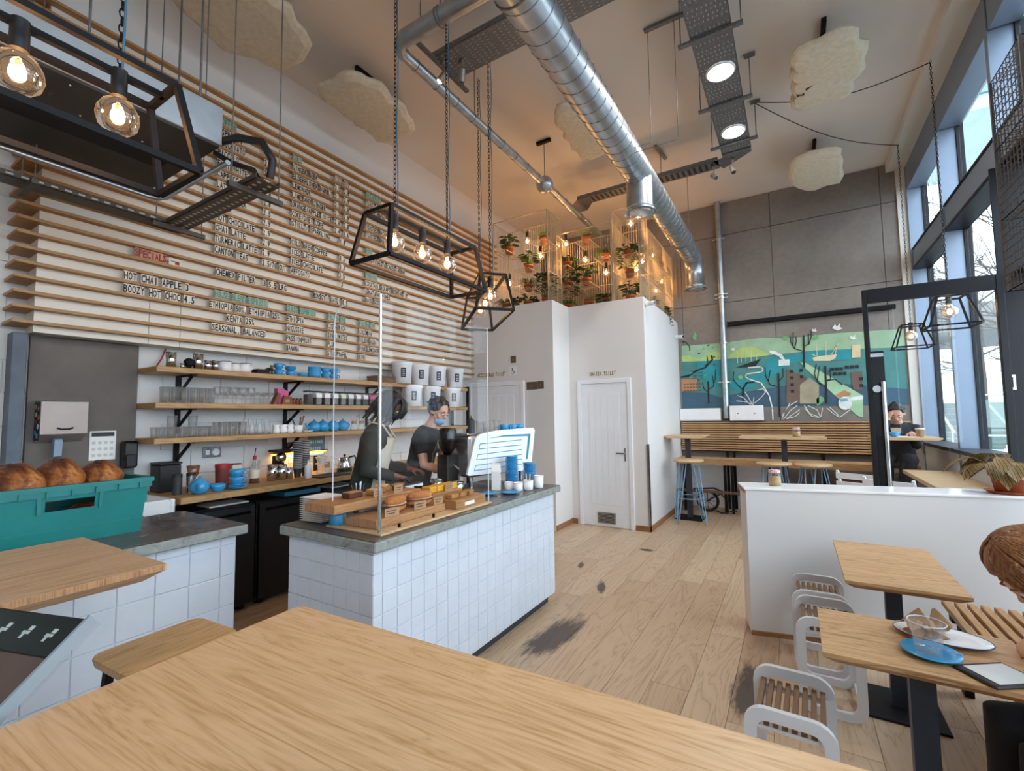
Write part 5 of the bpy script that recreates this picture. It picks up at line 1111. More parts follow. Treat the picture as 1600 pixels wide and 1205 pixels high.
# worktop items
def at(y, x=-3.95): return (x, y, ZW)
t = thing('knock_box', 'black bin at the left end of the oak worktop', 'bin', at(1.66, -4.2)); MB().box((-.08, -.075, 0), (.08, .075, .21), .008).build('body', 'black_plastic', t); MB().box((-.085, -.08, .21), (.085, .08, .225), .004).build('lid', 'black_plastic', t)
for y, lab in ((1.63, 'dark steel canister beside the sink'), (1.72, 'steel canister with dark lid beside amber glass')): 
    t = thing('canister', lab, 'canister', at(y, -3.93)); MB().cyl((0, 0, 0), .03, .13, 16).build('body', 'steel' if y > 1.7 else 'charcoal', t); MB().cyl((0, 0, .13), .031, .02, 16).build('lid', 'black_plastic', t)
t = thing('brew_glass', 'amber tinted glass dripper on a black stand', 'dripper', at(1.80, -4.08)); MB().lathe([(.015, .09), (.035, .12), (.048, .19), (.046, .19), (.03, .118)], n=18).build('glass', 'amber_glass', t); MB().lathe([(.028, 0), (.012, .04), (.02, .09), (.016, .09)], n=14).build('stand', 'black_metal', t)
teapot(at(1.73, -3.82), 'round blue teapot nearest the sink on the worktop', 2.6, 1.0)
cup(at(1.86, -3.82), 'blue_glaze', 'blue bowl with cream inside on the worktop', 'bowl', None, .056, .055, 0, False)
for i in range(3): solo('saucer', saucer_me(.075, 'blue_glaze'), (-3.82, 2.0, ZW+.011*i), 'blue worktop saucer under two cups, %s of three upwards' % NTH[i], 'saucer', 'saucers on the worktop')
cup((-3.82, 2.0, ZW+.036), 'blue_glaze', 'lower blue cup stacked on saucers on the worktop', 'cup', None, .056, .06, 1.0); cup((-3.82, 2.0, ZW+.092), 'blue_glaze', 'upper blue cup stacked on saucers on the worktop', 'cup', None, .056, .06, 1.0)
plain('red_plastic', '#b02228', .4); plain('berry', '#7a3b33', .5); plain('label_cream', '#dfd4be', .7); plain('whisky', '#6e3312', .3)
t = thing('storage_tub', 'clear tub with red lid behind the blue cups', 'tub', at(2.03, -4.1)); MB().cyl((0, 0, 0), .05, .15, 18, r2=.055).build('tub', 'berry', t); MB().cyl((0, 0, .15), .058, .03, 18).build('lid', 'red_plastic', t)
t = thing('storage_tub', 'narrow cream carton right of the red lidded tub', 'carton', at(2.16, -4.15)); MB().box((-.03, -.04, 0), (.03, .04, .16), .003).build('body', 'label_cream', t); MB().box((-.031, -.041, .16), (.031, .041, .17), .003).build('lid', 'charcoal', t)
t = thing('spirit_bottle', 'square amber spirit bottle with long pourer on the worktop', 'bottle', at(2.24, -4.0)); MB().lathe([(0, 0), (.042, 0), (.042, .12), (.036, .14), (.014, .165), (.014, .205)], n=16).build('glass', 'clear_glass', t); MB().cyl((0, 0, .004), .038, .055, 16).build('spirit', 'whisky', t)
MB().lathe([(.0425, .045), (.0425, .115)], n=16).build('label', 'label_cream', t); MB().cyl((0, 0, .2), .015, .035, 12).build('cap', 'red_plastic', t); MB().tube([(0, 0, .235), (0, .004, .27), (0, .01, .30)], .004, 6).build('pourer', 'black_metal', t)
t = thing('menu_papers', 'white papers propped behind the spirit bottle', 'papers', at(2.36, -4.22)); MB().bar((0, 0, .002), (-.05, .02, .19), .10, .004, (0, 1, 0)).build('sheet', 'paper', t); MB().bar((.012, .03, .002), (-.03, .06, .17), .06, .003, (0, 1, 0)).build('sheet', 'paper', t)
for y, h, r, lab in ((2.40, .14, .045, 'steel milk pitcher left of the chrome grinder'), (2.49, .13, .045, 'second steel milk pitcher left of the grinder'), (2.56, .10, .035, 'smallest steel pitcher beside the chrome grinder')): steel_cup(y, r, h, lab, ZW, -4.0)
t = thing('coffee_grinder', 'black and chrome coffee grinder on the oak worktop', 'grinder', at(2.58, -4.18)); MB().box((-.06, -.06, 0), (.06, .06, .06), .006).box((-.05, -.05, .06), (0, .05, .2), .006).build('body', 'black_plastic', t); MB().ball((.02, 0, .185), .05, 14, 8).build('chrome_dome', 'chrome', t); MB().box((-.07, -.075, .235), (.07, .075, .26), .006).build('hopper_lid', 'black_plastic', t); MB().box((.061, -.03, .005), (.07, .03, .05)).build('badge', 'steel', t)
plain('cup_dark', '#33363f', .6); plain('cup_stripe', '#c9c6c2', .6)
def cupstack(loc, n, lab):
    t = thing('takeaway_cup_stack', lab, 'cup stack', loc, 0, 'dark takeaway cup stacks on the worktop')
    for i in range(n):
        link('paper_cup', mesh('pcup', lambda: MB().lathe([(.027, 0), (.040, .085), (.042, .088), (.042, .092), (.038, .09)], n=16), 'cup_dark'), t, (0, 0, .0165*i)); link('cup_rim', mesh('pcupr', lambda: MB().lathe([(.0425, .086), (.0425, .091)], n=16), 'cup_stripe'), t, (0, 0, .0165*i))
cupstack(at(2.66, -4.02), 16, 'left tall stack of dark takeaway cups'); cupstack(at(2.765, -4.06), 16, 'right tall stack of dark takeaway cups')
t = thing('squeeze_bottle', 'white squeeze bottle in front of the takeaway cups', 'bottle', at(2.66, -3.86)); MB().lathe([(0, 0), (.030, 0), (.032, .01), (.032, .10), (.026, .12), (.012, .125)], n=16).build('body', 'white_plastic', t); MB().lathe([(.014, .124), (.01, .14), (.004, .165), (0, .165)], n=12).build('nozzle', 'white_plastic', t)
t = thing('serving_tray', 'dark slate tray on the oak worktop', 'tray', at(2.66, -3.83)); t.location.z = ZW; t.location.x = -3.80; t.location.y = 2.86; MB().box((-.09, -.17, 0), (.09, .17, .010), .003).build('board', 'charcoal', t); MB().box((-.09, -.17, .010), (-.085, .17, .016)).build('lip', 'charcoal', t)
t = thing('coffee_dripper', 'white cone dripper on a glass server', 'dripper', at(2.90, -4.0)); MB().lathe([(.02, .10), (.055, .165), (.058, .17), (.052, .168), (.015, .105)], n=18).build('cone', 'enamel_white', t); MB().lathe([(0, 0), (.04, 0), (.045, .03), (.03, .085), (.032, .1)], n=16).build('server', 'clear_glass', t); MB().tube([(.056*math.cos(2*PI*i/18), .056*math.sin(2*PI*i/18), .104) for i in range(18)], .004, 5, closed=True).build('base_ring', 'enamel_white', t)
t = thing('coffee_bag', 'cream paper coffee bag left of the kettle', 'bag', at(3.02, -4.1)); MB().prism([(-.05, 0), (.05, 0), (.045, .16), (-.04, .17)], -.03, .03, 'X').build('bag', 'label_cream', t); MB().box((.031, -.03, .05), (.032, .03, .11)).build('label', 'kraft', t)
t = thing('gooseneck_kettle', 'silver gooseneck kettle on a black base', 'kettle', at(3.16, -3.98), .6); MB().cyl((0, 0, 0), .075, .03, 20).build('base', 'black_plastic', t); MB().lathe([(0, .031), (.07, .031), (.072, .05), (.05, .14), (.045, .145), (0, .15)], n=20).build('body', 'chrome', t); MB().tube([(-.06, 0, .06), (-.10, 0, .07), (-.11, 0, .12), (-.14, 0, .16)], .007, 8).build('spout', 'chrome', t); MB().tube([(.045, 0, .145), (.10, 0, .16), (.12, 0, .12), (.10, 0, .06)], .009, 8).build('handle', 'black_plastic', t); MB().ball((0, 0, .165), .014, 8, 6).build('knob', 'black_plastic', t)
plain('sign_teal', '#5d7f88', .6)
t = thing('counter_sign', 'grey blue sign board with two lines of white letters', 'sign', (-4.325, 3.07, 1.16)); MB().box((0, -.1, 0), (.012, .1, .2), .002).build('board', 'sign_teal', t)
m = MB(); lettering(m, 'BREWED', (.0135, -.08, .13), (0, 1, 0), (0, 0, 1), .03, .026, .6); lettering(m, 'BOOZE', (.0135, -.08, .06), (0, 1, 0), (0, 0, 1), .03, .026, .6); tag(m.build('lettering', 'paper', t), kind='stuff'); MB().box((-.01, -.02, -.16), (0, .02, .03)).build('stand', 'black_metal', t)
for y, z, lab in ((2.05, 1.27, 'double steel socket above the red lidded tub'), (2.82, 1.27, 'black wall switch panel right of the takeaway cups')):
    t = thing('wall_socket', lab, 'socket', (WL+.013, y, z)); MB().box((0, -.075, -.045), (.012, .075, .045), .003).build('plate', 'steel' if y < 2.5 else 'black_plastic', t); MB().cyl((.012, .03, 0), .03, .008, 14, 'X').build('dial', 'white_plastic', t); MB().box((.012, -.05, -.02), (.016, -.02, .02)).build('rocker', 'white_plastic', t)
t = tag(MB().tube([(WL+.02, 1.68, 2.13), (WL+.03, 1.65, 2.05), (WL+.03, 1.62, 1.99), (WL+.03, 1.625, 1.97)], .006, 6).build('red_cable', 'red_wire'), 'red cable hanging from the board onto the top shelf', 'cable')
# wall by the sink
t = thing('towel_dispenser', 'pale steel paper towel dispenser with stickers on its side', 'dispenser', (-4.31, 1.04, 1.41)); MB().box((0, -.10, 0), (.13, .135, .28), .008).build('case', 'steel_pink', t) if False else None
plain('steel_pink', '#9c8d85', .4, .4); plain('sticker_dark', '#27303f', .5)
MB().box((.0, -.10, .03), (.12, .135, .28), .008).prism([(-.0, 0), (.0, .0)], 0, 0) if False else None
MB().prism([(0, .0), (.13, .06), (.13, .275), (.02, .285), (0, .285)], -.10, .135, 'Y').build('case', 'steel_pink', t); MB().box((.01, -.103, .02), (.125, -.1002, .27)).build('sticker_sheet', 'sticker_dark', t)
for i, (x, z, c) in enumerate(((.03, .24, '#c9b94a'), (.09, .23, '#b06a8c'), (.05, .19, '#d9d9d9'), (.10, .17, '#c8862f'), (.04, .14, '#b03a3a'), (.09, .11, '#dfe6ea'), (.04, .07, '#5aa7cf'), (.08, .05, '#7fc0dd'))):
    plain('sticker_%d' % i, c, .5); MB().cyl((x, -.1045, z), .017, .0012, 12, 'Y').build('sticker', 'sticker_%d' % i, t)
MB().tube([(.133, -.02, .10), (.14, 0, .092), (.14, .04, .092), (.133, .06, .10)], .006, 6).build('sight_slot', 'black_metal', t); plain('towel_blue', '#8ea2b5', .8); MB().prism([(.05, -.10), (.09, -.09), (.10, .02), (.06, .03)], -.02, .02, 'Y').build('paper_towel', 'towel_blue', t)
t = thing('hygiene_poster', 'white hand washing poster with rows of little pictures', 'poster', (-4.309, 1.30, 1.27)); MB().box((0, -.075, 0), (.003, .075, .21)).build('sheet', 'paper', t); MB().box((.003, -.065, .17), (.0036, .065, .20)).build('heading', 'black_plastic', t)
m = MB()
for i in range(4):
    for j in range(3): m.cyl((.0031, -.051+.034*i, .035+.045*j), .012, .0006, 10, 'X')
tag(m.build('picture_grid', 'cup_stripe', t), kind='stuff')
t = thing('soap_dispenser', 'black soap dispenser right of the hand washing poster', 'dispenser', (-4.309, 1.445, 1.20)); MB().box((0, -.045, 0), (.08, .045, .20), .012).build('body', 'black_gloss', t); MB().box((.08, -.03, .01), (.09, .03, .10), .004).build('lever', 'black_plastic', t)
t = thing('thermostat', 'white and grey control box on the far left wall', 'control box', (WL+.013, .60, 1.93)); MB().box((0, -.11, 0), (.05, .11, .075), .004).build('front_plate', 'white_plastic', t); MB().box((0, -.11, .076), (.055, .11, .12), .004).build('cover', 'charcoal', t)
for i in range(4): MB().box((.05, .02, .012+i*.014), (.052, .09, .019+i*.014)).build('slot', 'charcoal', t)
# ---------------------------------------------------------------- on the main counter
CT = .9598
plate_me = MB().lathe([(0, 0), (.055, 0), (.125, .008), (.128, .011), (.055, .005), (0, .004)], n=4, smooth=False).data('square_plate', 'enamel_white')
for i in range(12): solo('square_plate', plate_me, (-2.37, 1.735, CT+.0115*i), 'square white plate, number %s up in the stack at the counter corner' % ('one two three four five six seven eight nine ten eleven twelve'.split()[i]), 'plate', 'stacked square plates', PI/4+.06)
tag(MB().box((-2.20, 1.627, CT), (-1.77, 2.61, CT+.012), .003).build('screen_base_board', 'plywood'), 'thin pale plywood base under the acrylic screen', 'base board')
zb = CT+.0122
t = thing('serving_board', 'thick low oak board with wrapped sandwiches', 'board', (0, 0, zb)); MB().box((-2.12, 1.675, 0), (-1.86, 2.23, .045), .005).build('board', 'board_wood', t); MB().prism([(-2.121, .004), (-1.859, .004), (-1.859, .041), (-2.121, .041)], 1.6735, 1.6749, 'Y').build('end_grain', 'oak_end', t)
t = thing('serving_board', 'raised oak board with brownies at the counter corner', 'board', (0, 0, 1.052)); MB().box((-2.27, 1.55, 0), (-2.03, 2.20, .047), .005).build('board', 'board_wood', t); MB().prism([(-2.271, .004), (-2.029, .004), (-2.029, .043), (-2.271, .043)], 1.5485, 1.5499, 'Y').build('end_grain', 'oak_end', t)
for y, lab in ((1.68, 'blue cup upside down propping the raised board'), (2.13, 'blue upturned cup under the far end of raised board')):
    t = thing('cup', lab, 'cup', (-2.165, y, 1.0515)); t.rotation_euler = (PI, 0, 0); MB().lathe([(0, 0), (.028, 0), (.044, .03), (.050, .078), (.047, .078), (.04, .03), (0, .01)], n=18).build('bowl', 'blue_glaze', t); link('handle', mesh('cup_handle_blue_glaze_0.042_0.060', lambda: handle(.042*.9, .018, .05, .026), 'blue_glaze'), t)
# brownies and slices
plain('brownie', '#5a3018', .8, var=.25, nscale=40, bump=.4); plain('crust', '#b9753a', .75, var=.35, nscale=25, bump=.5); plain('filling', '#8e3b2a', .7, var=.4, nscale=40); plain('cheese', '#e0a52a', .5, var=.15); plain('flapjack', '#a9793f', .9, var=.4, nscale=60, bump=.6); plain('bun_pale', '#d6b083', .8, var=.25, nscale=30, bump=.3)
for i, (x, y, w, l, h, m_, lab) in enumerate(((-2.16, 1.77, .07, .10, .028, 'brownie', 'dark brownie slice nearest on the raised board'), (-2.12, 1.89, .06, .08, .03, 'flapjack', 'seeded flapjack slice behind the brownie'), (-2.17, 2.0, .07, .09, .035, 'flapjack', 'oat slice in the middle of the raised board'), (-2.13, 2.1, .07, .08, .03, 'brownie', 'dark brownie at the far end of the raised board'))):
    t = thing('cake_slice', lab, 'cake', (x, y, 1.0993), .2*i); MB().box((-w/2, -l/2, 0), (w/2, l/2, h), .006).build('sponge', m_, t); MB().box((-w/2+.004, -l/2+.004, h), (w/2-.004, l/2-.004, h+.006), .003).build('topping', 'flapjack' if m_ == 'brownie' else 'bun_pale', t)
def sandwich(x, y, z, rz, lab, s=1.0):
    t = thing('sandwich', lab, 'sandwich', (x, y, z), rz); t.scale = (s, s, s)
    r = random.Random(lab)
    MB().ball((0, 0, .022), .05, 16, 8, (1.0, 1.7, .42), .03, r).build('bottom_bun', 'crust', t); MB().ball((0, 0, .04), .051, 16, 6, (1.02, 1.7, .22), .1, r).build('filling', 'filling', t); MB().ball((0, 0, .062), .05, 16, 8, (1.0, 1.7, .55), .03, r).build('top_bun', 'crust', t)
    MB().ball((0, 0, .046), .053, 14, 4, (1.0, 1.65, .10), .12, r).build('cheese_slice', 'bun_pale', t)
zt = zb+.0455
sandwich(-1.95, 1.90, zt, .3, 'filled baguette roll nearest the screen post'); sandwich(-1.95, 2.10, zt, -.2, 'filled baguette roll behind the nearest one'); sandwich(-2.03, 2.04, zt, 0, 'sandwich roll half hidden at the back of low board', .8)
t = thing('cake_box', 'kraft box with a white tag holding flapjacks', 'box', (0, 0, zb)); MB().box((-1.97, 2.27, 0), (-1.81, 2.59, .055), .003).build('box', 'board_wood', t); MB().box((-1.8099, 2.36, .012), (-1.808, 2.46, .034)).build('price_tag', 'paper', t)
for i in range(3): solo('cake_slice', mesh('flap', lambda: MB().box((-.03, -.04, 0), (.03, .04, .03), .006), 'flapjack'), (-1.89, 2.33+.085*i, zb+.0556), ['flapjack at the left end of the kraft box', 'flapjack in the middle of the kraft box', 'flapjack at the right end of the kraft box'][i], 'cake', 'flapjacks on the kraft box', .15*i)
t = thing('cake_stand_block', 'raised wooden block carrying yellow polenta cakes', 'block', (0, 0, zb)); MB().box((-2.18, 2.27, 0), (-2.0, 2.58, .08), .004).build('block', 'board_wood', t); MB().box((-1.9995, 2.30, .02), (-1.998, 2.40, .06)).build('card', 'kraft', t)
for i in range(4): solo('cake_slice', mesh('polenta', lambda: MB().box((-.04, -.033, 0), (.04, .033, .04), .005), 'cheese'), (-2.07, 2.315+.072*i, zb+.0806), 'yellow polenta cake slice, %s from the left on the block' % ('first second third last'.split()[i]), 'cake', 'yellow cake slices')
plain('loaf_tin', '#8b6a45', .8, var=.3, nscale=30)
t = thing('banana_loaf', 'sliced banana loaf at the back of the food display', 'cake', (-2.36, 2.12, CT), .1); MB().box((-.06, -.16, 0), (.06, .16, .03), .004).build('tray', 'powder_white', t); MB().box((-.05, -.14, .0305), (.05, .13, .10), .02).build('loaf', 'loaf_tin', t)
t = thing('card_box', 'grey white cardboard box behind the raised board', 'box', (-2.40, 2.42, CT), .1); MB().box((-.07, -.13, 0), (.07, .13, .11), .003).build('box', 'paper', t); MB().box((-.072, -.132, .11), (.072, .132, .118), .002).build('lid', 'charcoal', t)
def price_card(x, y, z, rz, lab, w=.07):
    t = thing('price_card', lab, 'price card', (x, y, z), rz); MB().box((-.001, -w/2, 0), (.001, w/2, .045)).build('card', 'kraft', t)
    m = MB()
    for q in range(2): m.box((.0011, -w*.36, .028-.014*q), (.0016, w*(.3-.12*q), .032-.014*q))
    tag(m.build('handwriting', 'letter_black', t), kind='stuff')
price_card(-2.05, 1.86, 1.0996, .1, 'kraft price card beside the brownie'); price_card(-2.05, 2.02, 1.0996, 0, 'kraft price card before the oat slice'); price_card(-1.875, 1.80, zt, -.2, 'kraft price card before the nearest roll', .09); price_card(-1.875, 2.02, zt, -.1, 'kraft price card between the two rolls', .09); price_card(-1.875, 2.18, zt, 0, 'kraft price card at the far end of the low board', .08); price_card(-2.012, 2.45, zb+.0806, 0, 'kraft price card on the yellow cake block', .08)
# acrylic screen
t = thing('acrylic_screen', 'clear acrylic sneeze screen with a steel corner post', 'screen', (0, 0, zb))
MB().box((-1.795, 1.65, 0), (-1.789, 2.60, 1.19)).build('front_pane', 'acrylic', t)
pl = [(-1.815, 0), (-1.815, 1.20), (-2.10, 1.20), (-2.14, 1.185), (-2.16, 1.15), (-2.165, 1.1), (-2.165, 0)]
plain('acrylic_edge', '#dfe6e8', .3)
MB().prism(pl, 1.640, 1.646, 'Y').build('side_pane', 'acrylic', t); MB().cyl((-1.80, 1.643, 0), .009, 1.22, 12).build('corner_post', 'steel', t)
MB().tube([(-2.165, 1.643, 0), (-2.165, 1.643, 1.1), (-2.16, 1.643, 1.15), (-2.14, 1.643, 1.185), (-2.10, 1.643, 1.20)], .0035, 5).build('pane_edge', 'acrylic_edge', t); MB().tube([(-1.792, 2.60, 0), (-1.792, 2.60, 1.19)], .0035, 5).build('pane_edge', 'acrylic_edge', t)

for y in (1.78, 2.05): MB().cyl((-1.80, y, 0), .008, .02, 8).build('pane_foot', 'black_metal', t)
# espresso machine
em = thing('espresso_machine', 'white espresso machine with teal lined back panel', 'coffee machine', (-2.15, 3.34, CT), math.radians(-12)); plain('machine_white', '#edf0f3', .25); plain('machine_teal', '#1d7f97', .3)
o = [(-.42, .13), (-.40, .12), (.30, .10), (.345, .12), (.405, .455), (.385, .478), (.20, .477), (-.10, .468), (-.28, .445), (-.33, .41)]
MB().prism(o, .0, .02, 'X').build('back_panel', 'machine_white', em)
def pline(pts, w, nm, mt='machine_teal', x=.0215):
    m = MB()
    for a, b in zip(pts, pts[1:]):
        a, b = Vector((0, a[0], a[1])), Vector((0, b[0], b[1])); d = (b-a).normalized(); n = Vector((0, -d.z, d.y))*w/2; e = d*w*.45
        m._add([(x, q.y, q.z) for q in (a-e-n, b+e-n, b+e+n, a-e+n)]+[(x-.001, q.y, q.z) for q in (a-e-n, b+e-n, b+e+n, a-e+n)], [(0, 1, 2, 3), (7, 6, 5, 4), (0, 4, 5, 1), (1, 5, 6, 2), (2, 6, 7, 3), (3, 7, 4, 0)])
    return m.build(nm, mt, em)
MB().prism([(-.20, .405), (.0, .425), (.345, .425), (.30, .20), (.275, .20), (.31, .405), (.0, .412)], .0205, .0215, 'X').build('teal_flash', 'machine_teal', em)
for q in range(3): pline([(.22, .375-.085*q), (-.28-.025*q, .365-.085*q), (-.295-.025*q, .325-.085*q), (.22, .33-.085*q)], .006, 'panel_line')
MB().box((-.36, -.38, .10), (-.0005, .33, .43), .02).build('body', 'steel', em); MB().box((-.40, -.38, .44), (-.02, .36, .452), .004).build('cup_rail', 'chrome', em)
for s in (-.32, .28):
    for x in (-.33, -.05): MB().cyl((x, s, 0), .02, .10, 12).build('foot', 'chrome', em)
for s in (-.2, .12): MB().cyl((-.42, s, .25), .035, .07, 16).build('group_head', 'chrome', em); MB().tube([(-.42, s, .24), (-.55, s, .22)], .013, 8).build('portafilter_handle', 'black_plastic', em)
MB().box((-.5, -.37, .10), (-.36, .32, .14), .006).build('drip_tray', 'steel', em); MB().tube([(-.44, -.36, .36), (-.48, -.38, .28), (-.5, -.38, .16)], .006, 6).build('steam_wand', 'chrome', em); MB().ball((-.30, -.42, .36), .05, 14, 8).build('steam_valve', 'chrome', em)
def em_at(x, y, z=.4525):
    a = math.radians(-12); return (-2.15+x*math.cos(a)-y*math.sin(a), 3.34+x*math.sin(a)+y*math.cos(a), CT+z)
for i, (x, y) in enumerate(((-.09, .12), (-.09, .22), (-.09, .315), (-.2, .2))): cup(em_at(x, y), 'blue_glaze', ['blue cup left of three on top of the espresso machine', 'blue cup in the middle on top of the espresso machine', 'blue cup at the right end on top of espresso machine', 'blue cup at the back on the espresso machine'][i], 'cup', 'blue cups on the espresso machine', .042, .06, 1.0*i)
for i, y in enumerate((-.18, -.10, -.03, .03)): solo('tumbler', tumbler_me(.032, .10), em_at(-.10, y), 'clear glass, %s from the left on the espresso machine' % ('first second third fourth'.split()[i]), 'glass', 'glasses on the espresso machine')
t = thing('cocoa_shaker', 'grey shaker bottle with black spout on the espresso machine', 'shaker', em_at(-.10, -.27)); MB().cyl((0, 0, 0), .03, .10, 14).build('body', 'charcoal', t); MB().lathe([(.03, .1), (.02, .115), (.005, .125), (.004, .145), (0, .145)], n=12).build('spout', 'black_plastic', t)
# right end of the counter
GS = 'blue saucers stacked by the espresso machine'
for (x, y, n, lab) in ((-2.03, 3.29, 20, 'taller left stack'), (-1.93, 3.41, 15, 'shorter right stack')):
    for i in range(n): solo('saucer', saucer_me(.055, 'blue_glaze'), (x+random.uniform(-.002, .002), y+random.uniform(-.002, .002), CT+.0125*i+.0002), 'blue saucer, %s from the bottom of the %s' % (NTH[i], lab), 'saucer', GS+', '+lab)
plain('milk_print', '#3c4148', .6)
t = thing('milk_carton', 'white gable top milk carton in front of the espresso machine', 'carton', (-2.06, 3.10, CT), .5); MB().box((-.035, -.035, 0), (.035, .035, .15), .002).build('body', 'paper', t); MB().prism([(-.035, .15), (.035, .15), (.004, .20), (-.004, .20)], -.035, .035, 'X').box((-.035, -.004, .2), (.035, .004, .215)).build('gable', 'paper', t)
m = MB(); m.box((.0352, -.026, .122), (.0356, .026, .136))
for q in range(5): m.box((.0352, -.022, .105-.011*q), (.0356, .018-.006*(q % 3), .109-.011*q))
m.box((.0352, -.02, .015), (.0356, -.002, .04)); tag(m.build('print', 'milk_print', t), kind='stuff')
for i, (x, y, h, r, lab) in enumerate(((-1.965, 3.137, .062, .036, 'shorter white ramekin next to the milk carton'), (-1.875, 3.13, .066, .038, 'white ribbed ramekin second from the carton'), (-1.83, 3.215, .075, .04, 'white pot holding sugar sachets'), (-1.80, 3.335, .10, .04, 'tall white beaker at the end of the counter'))):
    t = thing('white_pot', lab, 'pot', (x, y, CT)); MB().lathe([(0, 0), (r*.8, 0), (r*.95, .008), (r, h), (r-.004, h), (r*.88, .012), (0, .012)], n=20).build('pot', 'enamel_white', t); MB().tube([(r*.99*math.cos(2*PI*k/18), r*.99*math.sin(2*PI*k/18), h) for k in range(18)], .0025, 5, closed=True).build('rim', 'enamel_white', t)
    if i == 2:
        for k in range(4): MB().bar((-.01+.01*k, .0, .02), (-.025+.018*k, .01, h+.05), .012, .003).build('sachet', 'brass' if k % 2 else 'paper', t)
solo('saucer', saucer_me(.075, 'blue_glaze'), (-1.99, 2.88, CT+.0003), 'blue saucer lying nearest the acrylic screen end', 'saucer', 'loose blue saucers on the counter')
solo('saucer', saucer_me(.075, 'blue_glaze'), (-1.87, 3.0, CT+.0003), 'blue saucer lying beside the white ramekin', 'saucer', 'loose blue saucers on the counter')
steel_cup(2.75, .045, .11, 'steel milk pitcher at the back of the main counter', CT, -2.38); steel_cup(2.86, .05, .08, 'wide steel pitcher beside the espresso machine', CT, -2.26)
t = thing('espresso_grinder', 'tall black espresso grinder behind the acrylic screen', 'grinder', (-2.42, 2.93, CT)); MB().box((-.06, -.07, 0), (.06, .07, .28), .01).build('body', 'black_plastic', t); MB().lathe([(.03, .28), (.07, .35), (.075, .48), (.06, .50), (0, .50)], n=18).build('hopper', 'black_gloss', t); MB().tube([(.06, 0, .2), (.12, 0, .17)], .012, 8).build('fork', 'chrome', t)
t = thing('till_tablet', 'dark till tablet on a stand facing the baristas', 'tablet', (-2.42, 2.55, CT), .25); MB().bar((.05, -.12, .10), (.05, .12, .10), .17, .012, (.6, 0, .8)).build('screen', 'black_gloss', t); MB().box((-.04, -.05, 0), (.06, .05, .012), .003).bar((.02, 0, .01), (.05, 0, .10), .03, .02, (0, 1, 0)).build('stand', 'black_plastic', t)
t = thing('utensil_pot', 'small steel pot of tongs behind the screen post', 'pot', (-2.36, 1.98, CT)); MB().lathe([(0, 0), (.035, 0), (.04, .09), (.037, .09), (.032, .005), (0, .005)], n=16).build('pot', 'chrome', t)
for k in range(4): MB().bar((0, 0, .02), (-.03+.02*k, .02*k-.03, .17+.01*k), .01, .004).build('tongs', 'chrome', t)
plain('bronze', '#6d5f4d', .4, .6)
# signs on the toilet block
def wall_sign(text, x0, y, z, cw, h, lab):
    t = thing('letter_sign', lab, 'sign', (x0, y, z)); c = MB(); m = MB()
    for i, ch in enumerate(text):
        if ch != ' ': c.box((i*cw+.001, -.003, -.008), ((i+1)*cw-.001, 0, h+.008))
    lettering(m, text, (0, -.0035, 0), (1, 0, 0), (0, 0, 1), h, cw, .6); tag(c.build('letter_cards', 'card_cream', t), kind='stuff'); tag(m.build('lettering', 'letter_black', t), kind='stuff')
wall_sign('UNISEX TOILET', -2.47, 6.17, 2.105, .030, .055, 'UNISEX TOILET letter cards above the boarded door'); wall_sign('ACCESSIBLE TOILET', -4.06, 5.63, 2.14, .030, .055, 'ACCESSIBLE TOILET letter cards above the far door')
t = thing('access_sign', 'grey wheelchair symbol plate beside the toilet letters', 'sign', (-3.43, 5.63, 2.20)); MB().box((-.055, -.004, -.065), (.055, 0, .065), .002).build('plate', 'powder_white', t)
m = MB(); m.cyl((-.008, -.006, .035), .009, .002, 10, 'Y'); m.bar((-.008, -.005, .022), (-.006, -.005, -.005), .008, .002, (0, 1, 0)).bar((-.006, -.005, -.005), (.018, -.005, -.008), .008, .002, (0, 1, 0)).bar((.018, -.005, -.008), (.028, -.005, -.035), .008, .002, (0, 1, 0)).bar((-.007, -.005, .012), (.012, -.005, .010), .006, .002, (0, 1, 0))
m.tube([(-.004+.026*math.cos(a), -.005, -.018+.026*math.sin(a)) for a in [math.radians(130+260*i/14) for i in range(15)]], .0032, 4); m.build('symbol', 'letter_black', t)
for (x, z, w, h, lab) in ((-3.42, 2.365, .045, .05, 'square bronze plate above the wheelchair sign'), (-3.12, 1.97, .085, .055, 'wide bronze switch plate on the toilet block'), (-2.98, 1.975, .05, .055, 'square bronze switch plate right of the wide one')):
    t = thing('switch_plate', lab, 'switch', (x, 5.63, z)); MB().box((-w, -.008, -h), (w, 0, h), .002).build('plate', 'bronze', t); MB().box((-.012, -.011, -.015), (.0, -.008, .015)).build('rocker', 'brass', t)
# ---------------------------------------------------------------- right hand seats
def bevel_top(t, w, d, z, th, mat, ch=.035, nm='table_top'):
    """board with an undercut chamfer, centred on the thing"""
    m = MB(); a = [(-w/2, -d/2), (w/2, -d/2), (w/2, d/2), (-w/2, d/2)]; b = [(-w/2+ch, -d/2+ch), (w/2-ch, -d/2+ch), (w/2-ch, d/2-ch), (-w/2+ch, d/2-ch)]
    e = th*.38
    vs = [(x, y, z) for x, y in a]+[(x, y, z-e) for x, y in a]+[(x, y, z-th) for x, y in b]
    m._add(vs, [(0, 1, 2, 3)]+[(i, 4+i, 4+(i+1) % 4, (i+1) % 4) for i in range(4)]+[(4+i, 8+i, 8+(i+1) % 4, 4+(i+1) % 4) for i in range(4)]+[(11, 10, 9, 8)])
    return m.build(nm, mat, t)
wood('oak_small', '#caa070', '#8d6743', 'X', 1.3, .45)
